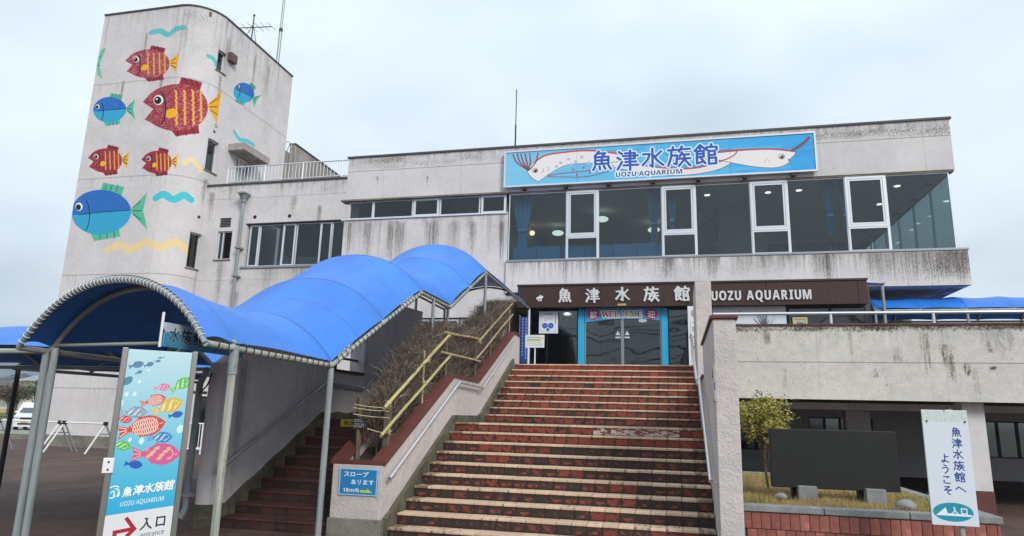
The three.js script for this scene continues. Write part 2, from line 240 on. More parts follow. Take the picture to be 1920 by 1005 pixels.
/* ================================================================ ground */
{
  const g = new THREE.PlaneGeometry(1600, 1600, 1, 1).rotateX(-Math.PI / 2).translate(0, 0, -200); struct('ground', uvm(g), M.asphalt, 'dark worn asphalt forecourt');
  // raised grass strip, far road and field on the left
  const grassT = tileMat([84, 96, 44], 3, 120, { seed: 41, grain: 0.5, patch: 0.3, ps: 2 }, null, 0.95, 0.03);
  const strawT = tileMat([168, 146, 92], 5, 80, { seed: 42, grain: 0.4, patch: 0.3, ps: 1 }, null, 0.95, 0.03);
  const roadT = tileMat([140, 138, 134], 4, 100, { seed: 43, grain: 0.25, patch: 0.1 }, null, 0.9, 0.004);
  struct('road', box(-140, -30.5, 0.004, 0.008, -60, -27.5), roadT, 'pale road beyond the forecourt');
  struct('verge', prism([[-110, -27.0], [-28.6, -27.0], [-27.6, -28.6], [-110, -31.5]], 'y', -0.05, 0.13), grassT, 'low mown grass verge with a kerb');
  struct('verge_kerb', box(-110, -28.5, -0.05, 0.15, -26.98, -26.75), M.concrete, 'kerb of the grass verge');
  struct('far_verge', box(-170, -40, 0.01, 0.22, -76, -61), grassT, 'grass bank beyond the road');
  struct('field', box(-260, -30, 0.012, 0.3, -180, -77), strawT, 'dry straw coloured field');
}
/* ================================================================= tower */
const TZ = 23.25, TX0 = -25.2, TX1 = -19.7, TR = 1.42, TH = 19.2, TB = 30.2; // front depth, left, right face, corner radius, height, back depth
const tF = (TX1 - TR) - TX0, tA = Math.PI / 2 * TR, tL = tF + tA + (TB - TZ - TR);
function towerMap(s, h, d) { // distance along the face from the left front edge
  if (s <= tF) return V(TX0 + s, h, -TZ - d);
  if (s <= tF + tA) { const a = (s - tF) / TR, r = TR - d; return V(TX1 - TR + r * Math.sin(a), h, -TZ - TR + r * Math.cos(a)); }
  return V(TX1 - d, h, -TZ - TR - (s - tF - tA));
}
function towerSH(u, v) { // photo pixel -> (s,h) on the tower face
  const r = ray(u, v), f = onZ(u, v, TZ); if (f.x <= TX1 - TR) return [f.x - TX0, f.y];
  const q = onX(u, v, TX1); if (q.z <= -TZ - TR) return [tF + tA + (-q.z - TZ - TR), q.y];
  const cx = TX1 - TR, cz = -TZ - TR, A = r.x * r.x + r.z * r.z, B = 2 * (r.x * (EYE.x - cx) + r.z * (EYE.z - cz)), C = (EYE.x - cx) ** 2 + (EYE.z - cz) ** 2 - TR * TR, D = Math.max(0, B * B - 4 * A * C), t = (-B - Math.sqrt(D)) / (2 * A), p = EYE.clone().addScaledVector(r, t);
  return [tF + TR * Math.atan2(p.x - cx, p.z - cz), p.y];
}
const rectS = (u0, v0, u1, v1) => { const a = towerSH(u0, v0), b = towerSH(u1, v1); return [Math.min(a[0], b[0]), Math.max(a[0], b[0]), Math.min(a[1], b[1]), Math.max(a[1], b[1])]; };
const tower = thing('stair_tower', 'tall pale tower with rounded corner and painted fish mural', 'tower', [-22.4, 0, -26.7]);
{
  const PPM = 100, W = tL, H = TH;
  const winA = rectS(410, 92, 421, 140), winB = rectS(391, 258, 404, 327), winC = rectS(357, 434, 372, 506), doorS = rectS(428, 292, 444, 340);
  const d0 = tF + tA + 1.75; doorS[0] = d0; doorS[1] = d0 + 0.85; doorS[2] = 11.2; doorS[3] = 13.05;
  const doorLow = [tF - 0.25, tF + 0.65, 0.1, 2.0];
  const map = sheet(W, H, PPM, PAINT, { seed: 51, grain: 0.06, patch: 0.05 }, (x, X, Y, k) => {
    const p = (u, v) => { const q = towerSH(u, v); return [X(q[0]), Y(q[1])]; };
    const line = (pts, col, w) => { x.strokeStyle = col; x.lineWidth = w * k; x.lineCap = 'round'; x.lineJoin = 'round'; x.beginPath(); pts.forEach((q, i) => { const z = p(...q); if (i) x.lineTo(...z); else x.moveTo(...z); }); x.stroke(); };
    const fill = (pts, col) => { x.fillStyle = col; x.beginPath(); pts.forEach((q, i) => { const z = p(...q); if (i) x.lineTo(...z); else x.moveTo(...z); }); x.closePath(); x.fill(); };
    // --- mural
    const ell = (cx, cy, a, b, th, n = 40, t0 = 0, t1 = 2 * Math.PI) => { const o = []; for (let i = 0; i <= n; i++) { const t = t0 + (t1 - t0) * i / n, q = Math.cos(t) * a, w = Math.sin(t) * b; o.push([cx + q * Math.cos(th) - w * Math.sin(th), cy + q * Math.sin(th) + w * Math.cos(th)]); } return o; };
    const mottle = (pts, col, n) => { x.save(); x.beginPath(); pts.forEach((q, i) => { const z = p(...q); if (i) x.lineTo(...z); else x.moveTo(...z); }); x.closePath(); x.clip(); const us = pts.map((q) => q[0]), vs = pts.map((q) => q[1]), u0 = Math.min(...us), u1 = Math.max(...us), v0 = Math.min(...vs), v1 = Math.max(...vs); for (let i = 0; i < n; i++) { const z = p(u0 + R() * (u1 - u0), v0 + R() * (v1 - v0)); x.fillStyle = `rgba(${col},${0.12 + R() * 0.4})`; const s = 1 + R() * 3.4; x.fillRect(z[0], z[1], s * 1.5, s); } x.restore(); };
    const redFish = (nx, cy, L, Hh, th = 0, worn = 1) => {
      const F = (a, b) => [nx + (a * L) * Math.cos(th) - b * Hh * Math.sin(th), cy + a * L * Math.sin(th) + b * Hh * Math.cos(th)];
      const body = []; for (let i = 0; i <= 44; i++) { const t = i / 44 * 2 * Math.PI; const a = 0.5 - 0.5 * Math.cos(t), b = -0.5 * Math.sin(t) * (1 - 0.06 * Math.cos(t)); if (a < 0.1) { continue; } body.push(F(a, b)); } body.push(F(0.02, 0.24), F(0.16, 0.02), F(0.0, -0.13));
      fill([F(0.55, -0.46), F(0.60, -0.64), F(0.92, -0.52), F(0.88, -0.36), F(0.8, -0.3)], '#8f2634'); fill([F(0.42, 0.46), F(0.5, 0.62), F(0.86, 0.56), F(0.84, 0.32)], '#8f2634');
      fill(body, '#932736'); mottle(body, '214,176,178', 520 * worn * worn); mottle(body, '120,20,34', 360);
      for (const [a0, a1, b0, b1] of [[0.64, 0.70, -0.62, -0.5], [0.74, 0.78, -0.6, -0.46], [0.83, 0.85, -0.56, -0.44], [0.52, 0.53, 0.48, 0.6], [0.64, 0.66, 0.48, 0.6], [0.75, 0.78, 0.46, 0.58]]) line([F(a0, b0), F(a1, b1)], '#3a1018', 0.035);
      fill([F(0.985, -0.03), F(1.22, -0.36), F(1.17, 0.0), F(1.13, 0.36)], '#e6a81a'); for (const q of [-0.14, 0, 0.14]) line([F(1.03, q * 0.5), F(1.14, q * 1.2)], '#4a3208', 0.035);
      for (const a of [0.5, 0.63, 0.76, 0.88]) { const pts = []; for (let i = 0; i <= 24; i++) { const b = -0.36 + 0.72 * i / 24; if (Math.abs(b) < 0.46 * Math.sqrt(1 - (2 * a - 1) ** 2) + 0.06) pts.push(F(a + 0.022 * Math.abs(Math.sin(i * 0.9)), b)); } line(pts, '#e2a04c', 0.07 * L / 122 + 0.02); }
      fill(ell(...F(0.43, 0.12), L * 0.1, Hh * 0.1, -0.3), '#e8ab1c'); line(ell(...F(0.25, 0), L * 0.1, Hh * 0.36, 0, 20, -1.2, 1.2), '#241014', 0.05 * L / 122 + 0.015);
      fill(ell(...F(0.24, -0.17), L * 0.075, Hh * 0.105, 0), '#efe9e2'); fill(ell(...F(0.23, -0.165), L * 0.055, Hh * 0.08, 0), '#17141a'); fill(ell(...F(0.215, -0.19), L * 0.016, Hh * 0.02, 0), '#efe9e2');
    };
    const blueFish = (nx, cy, L, Hh, th = 0) => {
      const F = (a, b) => [nx + (a * L) * Math.cos(th) - b * Hh * Math.sin(th), cy + a * L * Math.sin(th) + b * Hh * Math.cos(th)];
      fill([F(0.5, -0.48), F(0.55, -0.66), F(0.9, -0.54), F(0.84, -0.3)], '#55b493'); fill([F(0.3, 0.46), F(0.36, 0.64), F(0.8, 0.56), F(0.78, 0.34)], '#55b493');
      for (const q of [0.6, 0.7, 0.8]) line([F(q, -0.6), F(q - 0.04, -0.44)], '#12303a', 0.03); for (const q of [0.46, 0.58, 0.7]) line([F(q, 0.46), F(q, 0.6)], '#12303a', 0.03);
      const b = []; for (let i = 0; i <= 40; i++) { const t = i / 40 * 2 * Math.PI; b.push(F(0.5 - 0.5 * Math.cos(t), -0.5 * Math.sin(t) * (1 + 0.05 * Math.cos(t)))); }
      fill(b, '#2f9fc6'); fill(b.slice(0, 21).concat([F(1, -0.02), F(0.0, 0.04)]), '#2468b6'); mottle(b, '90,170,220', 120);
      line([F(0.12, 0.04), F(0.5, 0.0), F(0.98, -0.02)], '#0e2440', 0.03); line(ell(...F(0.2, 0.05), L * 0.1, Hh * 0.36, 0, 20, -1.2, 1.2), '#0e1420', 0.04);
      fill([F(0.97, 0), F(1.28, -0.4), F(1.2, 0), F(1.26, 0.44)], '#55b493'); for (const q of [-0.14, 0, 0.14]) line([F(1.03, q * 0.5), F(1.16, q * 1.5)], '#12303a', 0.03);
      fill(ell(...F(0.13, -0.14), L * 0.06, Hh * 0.09, 0), '#eef2f2'); fill(ell(...F(0.12, -0.13), L * 0.042, Hh * 0.066, 0), '#12141a');
    };
    redFish(268, 203, 122, 88, -0.02, 2.4); redFish(235, 121, 83, 54, -0.03, 2.1); redFish(165, 302, 64, 46, -0.03, 0.8); redFish(265, 305, 57, 43, -0.03, 0.5);
    blueFish(134, 400, 112, 84, -0.04); blueFish(175, 207, 62, 48, -0.04); blueFish(440, 164, 40, 36, 0.52);
    fill([[190, 92], [199, 90], [186, 122], [192, 148], [182, 140], [181, 118]], '#6cb89a'); line([[186, 108], [190, 104]], '#12303a', 0.03); line([[184, 122], [188, 124]], '#12303a', 0.03);
    const wave = (pts, col, w) => { const c = new THREE.CatmullRomCurve3(pts.map((q) => V(q[0], q[1], 0))).getPoints(40); line(c.map((q) => [q.x, q.y]), col, w); };
    wave([[284, 61], [300, 58], [316, 65], [330, 54], [344, 51]], '#5fb9bd', 0.26); wave([[391, 105], [400, 110], [407, 124]], '#5fb9bd', 0.2); wave([[439, 247], [450, 262], [462, 264], [476, 272]], '#58bcc8', 0.2); wave([[292, 371], [306, 364], [325, 374], [345, 366], [358, 374]], '#46bcc6', 0.3);
    wave([[345, 306], [358, 298], [368, 308], [378, 320]], '#e3cfa0', 0.22); wave([[202, 468], [222, 460], [245, 467], [275, 454], [300, 463], [330, 454], [350, 468]], '#e3cb98', 0.34);
    x.strokeStyle = '#333'; x.lineWidth = 3; x.beginPath(); x.arc(...p(405, 236), 8, 0, 7); x.stroke(); x.fillStyle = '#222'; for (const q of [[402, 247], [373, 407]]) { x.beginPath(); x.arc(...p(...q), 7, 0, 7); x.fill(); }
    // weathering: runs below the coping, joints, spots
    for (let i = 0; i < 70; i++) { const s = R() * W, c = s > tF - 0.5; streak(x, X(s), Y(H), 6 + R() * 26, (0.5 + R() * (c ? 4 : 2.2)) * k, 9, c ? 0.16 : 0.1); }
    for (const [u, v, w, l, a] of [[480, 100, 14, 3.2, 0.3], [505, 120, 10, 2.5, 0.25], [276, 60, 8, 2, 0.25], [430, 70, 20, 2, 0.25], [232, 150, 12, 1.6, 0.25], [303, 145, 10, 0.8, 0.3], [385, 335, 26, 1.2, 0.4], [370, 508, 20, 1.6, 0.35], [414, 140, 14, 1.5, 0.3], [470, 300, 30, 1.6, 0.2], [345, 50, 40, 1.2, 0.2]]) { const z = p(u, v); streak(x, z[0], z[1], w * 2, l * k, 34, a); }
    for (let i = 0; i < 50; i++) specks(x, X(tF + R() * (W - tF)), Y(H - R() * 2.5), 40, 30, 60, 0.3);
    specks(x, ...p(372, 28), 90, 40, 700, 0.5); specks(x, ...p(385, 335), 60, 60, 500, 0.4);
    for (const h of [15.72, 11.25, 6.98, 2.3]) { seam(x, 0, Y(h), X(W), Y(h), 0.55, 2.2); seam(x, 0, Y(h) + 3, X(W), Y(h) + 3, 0.15, 2); for (let i = 0; i < 14; i++) streak(x, X(R() * W), Y(h), 10, (0.2 + R() * 0.6) * k, 6, 0.16); }
    seam(x, 0, Y(10.85), X(tF + tA), Y(10.55), 0.25, 1.4);
    for (const s of [2.3, 4.3, tF + tA + 2.4]) seam(x, X(s), 0, X(s), Y(0), 0.22, 1.3);
  });
  const g = wallGrid(towerMap, 0, tL, 0.45, TH, [winA, winB, winC, doorS, [doorLow[0], doorLow[1], 0.5, 2.0]], 0.22, 0.16, [0, 0, W, H]);
  add('wall', g, wallMat(map, W, H, 0.003), tower);
  add('wall', box(TX0, TX1 - 0.3, 0, TH - 0.02, -TB, -TB + 0.25), M.stucco, tower); add('wall', box(TX0 + 0.002, TX0 + 0.25, 0, TH - 0.02, -TB + 0.25, -TZ - 0.23), M.stucco, tower);
  add('roof', box(TX0 + 0.2, TX1 - 0.26, TH - 0.3, TH - 0.1, -TB + 0.2, -TZ - 0.5), M.concrete, tower);
  add('plinth', [box(TX0 + 0.03, TX1 - TR, 0, 0.45, -TZ - 0.3, -TZ + 0.02)], M.concrete, tower);
  { const a = []; for (let i = 0; i < 60; i++) { const s0 = tL * i / 60, s1 = tL * (i + 1) / 60; const q = [towerMap(s0, 0, -0.05), towerMap(s1, 0, -0.05), towerMap(s1, 0, 0.2), towerMap(s0, 0, 0.2)].map((w) => [w.x, w.z]); a.push(prism(q, 'y', TH - 0.002, TH + 0.06)); } add('coping', a, M.coping, tower); }
  const win = (q, dark) => { // window on the tower face: frame + pane
    const f = 0.05, m = (s, h, d) => towerMap(s, h, 0.13 + d), gs = []; for (const w of [[q[0], q[1], q[2], q[2] + f], [q[0], q[1], q[3] - f, q[3]], [q[0], q[0] + f, q[2] + f, q[3] - f], [q[1] - f, q[1], q[2] + f, q[3] - f]]) gs.push(wallGrid(m, w[0], w[1], w[2], w[3], [], 0.06, 0.2));
    const fr = add('window', gs, M.alu, tower); add('pane', wallGrid((s, h, d) => towerMap(s, h, 0.17 + d), q[0] + f, q[1] - f, q[2] + f, q[3] - f, [], 0.008, 0.2), M.glassDark, fr);
    add('sill', wallGrid((s, h, d) => towerMap(s, h, d - 0.05), q[0] - 0.05, q[1] + 0.05, q[2] - 0.05, q[2] - 0.002, [], 0.2, 0.2), M.concrete, fr);
  };
  win(winA); win(winB); win(winC);
  add('room', box(TX0 + 0.5, TX1 - 0.6, 0.3, TH - 0.5, -TB + 0.4, -TZ - 1.2), M.innerDark, tower);
  const door = add('door', wallGrid((s, h, d) => towerMap(s, h, 0.12 + d), doorS[0] + 0.02, doorS[1] - 0.02, doorS[2], doorS[3] - 0.02, [], 0.05, 0.3), std(rgb(168, 176, 176), 0.5), tower);
  add('handle', bar(towerMap(doorS[1] - 0.12, 12.2, 0.06), towerMap(doorS[1] - 0.12, 12.4, 0.06), 0.015), M.steel, door);
  const dl = add('door', wallGrid((s, h, d) => towerMap(s, h, 0.14 + d), doorLow[0] + 0.05, doorLow[1] - 0.05, 0.5, 1.95, [], 0.05, 0.2), M.glassDark, tower);
  add('door_frame', [[doorLow[0], doorLow[0] + 0.05], [doorLow[1] - 0.05, doorLow[1]]].map((w) => wallGrid((s, h, d) => towerMap(s, h, 0.1 + d), w[0], w[1], 0.5, 2.0, [], 0.08, 0.2)), M.alu, dl);
  // hood over the roof door, with vent hood and restroom plate
  add('hood', box(TX1 - 0.01, TX1 + 0.85, 13.2, 13.52, -TZ - TR - 3.0, -TZ - TR - 1.0), wallMat(sheet(2, 1, 120, [150, 143, 138], { seed: 61, patch: 0.2, grain: 0.15 }, (x) => { for (let i = 0; i < 40; i++) streak(x, R() * 240, 0, 10, 100, 6, 0.3); }), 0.5, 1, 0.004), tower);
  { const a = towerSH(432, 110), q = towerMap(a[0], a[1], 0); add('vent_hood', prism([[q.z - 0.22, q.y - 0.2], [q.z + 0.22, q.y - 0.2], [q.z + 0.22, q.y + 0.2], [q.z - 0.22, q.y + 0.2]], 'x', TX1 - 0.02, TX1 + 0.22), std(rgb(92, 72, 66), 0.7), tower); }
  { const c = cv(64, 64), x = c.getContext('2d'); x.fillStyle = '#e8e8e4'; x.fillRect(0, 0, 64, 64); x.fillStyle = '#333'; for (const q of [20, 44]) { x.beginPath(); x.arc(q, 16, 6, 0, 7); x.fill(); x.fillRect(q - 6, 24, 12, 18); x.fillRect(q - 4, 42, 3, 14); x.fillRect(q + 2, 42, 3, 14); } const a = towerSH(451, 307), q = towerMap(a[0], a[1], 0); const g2 = box(TX1 + 0.0, TX1 + 0.03, q.y - 0.2, q.y + 0.2, q.z - 0.2, q.z + 0.2); uvm(g2, [q.z + 0.2, q.y - 0.2, -0.4, 0.4]); add('restroom_plate', g2, new THREE.MeshStandardMaterial({ map: ctex(c), roughness: 0.5 }), tower); }
}
// rooftop fittings
{
  const b = towerMap(tF + tA + 2.1, TH, 0.25), t = onX(466, 30, b.x), y0 = TH + 0.05, y1 = t.y;
  const a = thing('tv_antenna', 'rooftop television antenna with thin crossbars on the tower', 'antenna', [b.x, y0, b.z]);
  add('mast', bar(V(b.x, y0, b.z), V(b.x, y1 + 0.25, b.z), 0.03), M.darkSteel, a); add('stay', bar(V(b.x, y0, b.z - 0.5), V(b.x, y1 - 0.2, b.z), 0.015), M.darkSteel, a); add('stay', bar(V(b.x, y0, b.z + 0.5), V(b.x, y1 - 0.2, b.z), 0.015), M.darkSteel, a);
  add('boom', bar(V(b.x - 0.5, y1 - 0.55, b.z + 0.35), V(b.x + 0.7, y1 - 0.1, b.z - 0.5), 0.024), M.darkSteel, a); add('insulator', new THREE.SphereGeometry(0.06, 10, 8).translate(b.x, y1 + 0.3, b.z), M.black, a);
  for (let i = 0; i < 6; i++) { const k = i / 5, c = V(b.x - 0.5 + 1.2 * k, y1 - 0.55 + 0.45 * k, b.z + 0.35 - 0.85 * k), L = 0.75 - 0.3 * Math.abs(k - 0.7); add('element', bar(V(c.x - 0.3 * L, c.y + 0.3 * L, c.z - L), V(c.x + 0.3 * L, c.y - 0.3 * L, c.z + L), 0.012, 6), M.darkSteel, a); }
  const mp = V(TX1 - 0.4, TH - 0.1, -TB + 0.9), m = thing('roof_mast', 'tall slender grey mast rising behind the tower', 'mast', [mp.x, mp.y, mp.z]);
  add('pole', bar(mp, V(mp.x, TH + 2.3, mp.z), 0.085), M.aluGrey, m); add('collar', bar(V(mp.x, TH + 2.2, mp.z), V(mp.x, TH + 2.4, mp.z), 0.1), M.darkSteel, m); add('pole', bar(V(mp.x, TH + 2.4, mp.z), V(mp.x, TH + 7.5, mp.z), 0.065), M.aluGrey, m);
}
/* ============================================================== left wing */
const WZ = 24.65, WH = 11.1;
const wing = thing('side_wing', 'pale two storey wing with ribbon window beside the tower', 'building', [-15.5, 0, -27]);
{
  const x0 = TX1 - 0.05, x1 = -11.2, W = x1 - x0, wr = (u0, v0, u1, v1) => { const a = onZ(u0, v0, WZ), b = onZ(u1, v1, WZ); return [Math.min(a.x, b.x), Math.max(a.x, b.x), Math.min(a.y, b.y), Math.max(a.y, b.y)]; };
  const big = wr(464, 421, 643, 497), sm = wr(409, 434, 430, 486), lv = wr(413, 409, 432, 426); big[1] = Math.min(big[1], x1 - 0.1); const ground = [-18.9, -18.0, 0.1, 2.1];
  const t = sheet(W, WH, 110, PAINT, { seed: 71, patch: 0.06, grain: 0.07 }, (x, X, Y, k) => {
    const p = (u, v) => { const q = onZ(u, v, WZ); return [X(q.x - x0), Y(q.y)]; };
    seam(x, 0, Y(WH - 0.62), X(W), Y(WH - 0.62), 0.45, 2); seam(x, 0, Y(6.9), X(W), Y(6.9), 0.35, 1.6); for (const u of [520, 600]) { const z = p(u, 370); seam(x, z[0], 0, z[0], Y(0), 0.25, 1.3); }
    for (let i = 0; i < 50; i++) streak(x, X(R() * W), Y(WH), 10 + R() * 20, (0.3 + R() * 0.9) * k, 9, 0.15);
    for (const [u, v, w, l, a] of [[553, 368, 26, 0.9, 0.35], [600, 385, 18, 1.4, 0.4], [415, 488, 24, 2.2, 0.35], [398, 360, 30, 1.5, 0.35], [560, 500, 150, 0.8, 0.22], [500, 500, 60, 1.2, 0.25], [612, 500, 60, 1.0, 0.3], [442, 545, 20, 1.4, 0.3]]) { const z = p(u, v); streak(x, z[0], z[1], w * 2, l * k, w * 1.6, a); }
    for (let i = 0; i < 30; i++) specks(x, X(R() * W), Y(WH - R() * 0.4), 40, 16, 60, 0.35);
    x.fillStyle = '#1c1a1a'; for (const q of [[478, 407], [543, 405]]) { x.beginPath(); x.arc(...p(...q), 9, 0, 7); x.fill(); }
  });
  add('wall', wallGrid(flatZ(-WZ), x0, x1, 0, WH, [big, sm, lv, ground], 0.25, 99, [x0, 0, W, WH]), wallMat(t, W, WH, 0.003), wing);
  add('coping', box(x0 + 0.06, x1 + 0.1, WH + 0.001, WH + 0.07, -WZ - 0.35, -WZ + 0.06), M.coping, wing);
  add('roof', box(x0 + 0.3, -9, WH - 0.45, WH - 0.2, -34, -WZ - 0.26), M.concrete, wing);
  add('floor', box(x0 + 0.3, x1, 6.3, 6.5, -30, -WZ - 0.27), M.innerDark, wing); add('back_wall', box(x0 + 0.3, -9, 0, WH - 0.5, -30.4, -30.05), M.inner, wing);
  // ribbon window: six lights
  const px = [[465, 481], [484, 526], [528, 549], [553, 596], [598, 617], [620, 641]];
  px.forEach(([a, b], i) => {
    const xa = onZ(a, 460, WZ).x, xb = Math.min(onZ(b, 460, WZ).x, big[1] - 0.01), n = i % 2 === 0 && i < 5, f = n ? 0.065 : 0.04, y0 = big[2] + 0.06, y1 = big[3] - 0.02, z = -WZ - 0.1 + (n ? 0.02 : 0);
    const w = add('window', [box(xa - 0.03, xb + 0.03, y0, y0 + f, z - 0.06, z), box(xa - 0.03, xb + 0.03, y1 - f, y1, z - 0.06, z), box(xa - 0.03, xa - 0.03 + f, y0 + f, y1 - f, z - 0.06, z), box(xb + 0.03 - f, xb + 0.03, y0 + f, y1 - f, z - 0.06, z)], M.alu, wing);
    add('pane', box(xa - 0.03 + f, xb + 0.03 - f, y0 + f, y1 - f, z - 0.036, z - 0.03), M.glassDark, w);
  });
  add('sill', box(big[0] - 0.1, big[1], big[2] - 0.03, big[2] + 0.05, -WZ - 0.2, -WZ + 0.06), M.aluGrey, wing); add('window_head', box(big[0] - 0.05, big[1], big[3] - 0.012, big[3] + 0.035, -WZ - 0.2, -WZ + 0.03), M.darkSteel, wing);
  for (const [u, v, w] of [[530, 485, 0.5], [575, 486, 0.9]]) { const q = onZ(u, v, WZ + 1.0); add('cushion', rbox(q.x - w / 2, q.x + w / 2, q.y - 0.5, q.y + 0.12, -WZ - 1.2, -WZ - 1.0, 0.05), M.white, wing); }
  // small casement and louvre
  const sw = add('window', [box(sm[0], sm[1], sm[2], sm[2] + 0.05, -WZ - 0.15, -WZ - 0.08), box(sm[0], sm[1], sm[3] - 0.04, sm[3], -WZ - 0.15, -WZ - 0.08), box(sm[0], sm[0] + 0.05, sm[2] + 0.05, sm[3] - 0.04, -WZ - 0.15, -WZ - 0.08), box(sm[1] - 0.05, sm[1], sm[2] + 0.05, sm[3] - 0.04, -WZ - 0.15, -WZ - 0.08), box((sm[0] + sm[1]) / 2 - 0.14, (sm[0] + sm[1]) / 2 - 0.09, sm[2] + 0.05, sm[3] - 0.04, -WZ - 0.13, -WZ - 0.06)], M.alu, wing);
  add('pane', box(sm[0] + 0.05, sm[0] + 0.22, sm[2] + 0.05, sm[3] - 0.04, -WZ - 0.12, -WZ - 0.114), M.glassDark, sw); add('sill', box(sm[0] - 0.05, sm[1] + 0.05, sm[2] - 0.05, sm[2] - 0.002, -WZ - 0.2, -WZ + 0.05), M.concrete, sw);
  for (let i = 0; i < 6; i++) { const y = lv[2] + (lv[3] - lv[2]) * (i + 0.5) / 6; add('louvre_slat', new THREE.BoxGeometry(lv[1] - lv[0] - 0.02, 0.012, 0.09).rotateX(0.6).translate((lv[0] + lv[1]) / 2, y, -WZ - 0.06), M.aluGrey, wing); }
  add('door', box(ground[0] + 0.05, ground[1] - 0.05, 0.1, 2.05, -WZ - 0.16, -WZ - 0.1), M.glassDark, wing);
  // downpipe with hopper head
  const dp = thing('downpipe', 'grey drainpipe with hopper head on the wing wall', 'drainpipe', [-17.6, 0, -WZ + 0.1]), h = onZ(460, 370, WZ - 0.12), dx = h.x;
  add('hopper', [new THREE.CylinderGeometry(0.23, 0.12, 0.26, 4, 1).rotateY(Math.PI / 4).translate(dx, h.y - 0.02, -WZ + 0.22), box(dx - 0.19, dx + 0.19, h.y + 0.1, h.y + 0.16, -WZ + 0.02, -WZ + 0.44), box(dx - 0.09, dx + 0.09, h.y - 0.25, h.y - 0.14, -WZ + 0.14, -WZ + 0.3)], M.galv, dp);
  add('pipe', bar(V(dx, 0.0, -WZ + 0.2), V(dx, h.y - 0.2, -WZ + 0.2), 0.07), M.galv, dp); for (const y of [2.5, 5.6, 7.0, 8.2]) add('bracket', box(dx - 0.13, dx + 0.13, y, y + 0.06, -WZ + 0.003, -WZ + 0.31), M.galv, dp);
  // roof railing
  const ra = onZ(421, 345, WZ).x, rb = -11.6, rl = thing('roof_railing', 'white slim railing along the edge of the wing roof', 'railing', [(ra + rb) / 2, WH + 0.07, -WZ - 0.15]), ry = WH + 0.1;
  add('top_rail', bar(V(ra, ry + 0.78, -WZ - 0.15), V(rb, ry + 0.78, -WZ - 0.15), 0.03), M.alu, rl); add('bottom_rail', bar(V(ra, ry + 0.1, -WZ - 0.15), V(rb, ry + 0.1, -WZ - 0.15), 0.02), M.alu, rl);
  const n = 44; for (let i = 0; i <= n; i++) { const x = ra + (rb - ra) * i / n; if (i % 11 === 0) add('post', bar(V(x, ry - 0.05, -WZ - 0.15), V(x, ry + 0.78, -WZ - 0.15), 0.032), M.alu, rl); else add('baluster', bar(V(x, ry + 0.1, -WZ - 0.15), V(x, ry + 0.78, -WZ - 0.15), 0.012, 6), M.alu, rl); }
  // rear roof parapets with a ladder
  const rp = thing('rear_parapet', 'stained rear parapet walls above the wing roof', 'parapet', [TX1 - 0.6, WH - 0.2, -33]);
  const pm = wallMat(sheet(4, 2, 120, [150, 143, 136], { seed: 77, patch: 0.2, grain: 0.14 }, (x) => { for (let i = 0; i < 90; i++) streak(x, R() * 480, 0, 12, 60 + R() * 160, 7, 0.3); }), 1, 1, 0.004); pm.map.repeat.set(0.25, 0.3);
  add('wall', box(TX1 - 0.25, TX1 + 0.02, WH - 0.2, 15.0, -31.0, -TB - 0.005), pm, rp); add('wall', box(TX1 - 0.25, TX1 + 0.05, WH - 0.2, 15.65, -42, -31.0), pm, rp); add('coping', box(TX1 - 0.3, TX1 + 0.1, 15.652, 15.72, -42, -30.98), M.coping, rp);
  const ld = thing('ladder', 'thin metal ladder with hooped top behind the roof railing', 'ladder', [TX1 + 0.3, WH, -30.6]);
  for (const s of [-0.2, 0.2]) add('rail', tube([V(TX1 + 0.22, WH, -30.6 + s), V(TX1 + 0.22, 14.9, -30.6 + s), V(TX1 + 0.16, 15.45, -30.6 + s), V(TX1 - 0.15, 15.55, -30.6 + s), V(TX1 - 0.35, 15.0, -30.6 + s)], 0.018, 30, 6), M.aluGrey, ld);
  for (let i = 0; i < 10; i++) add('rung', bar(V(TX1 + 0.22, WH + 0.35 + i * 0.38, -30.8), V(TX1 + 0.22, WH + 0.35 + i * 0.38, -30.4), 0.014, 6), M.aluGrey, ld);
}
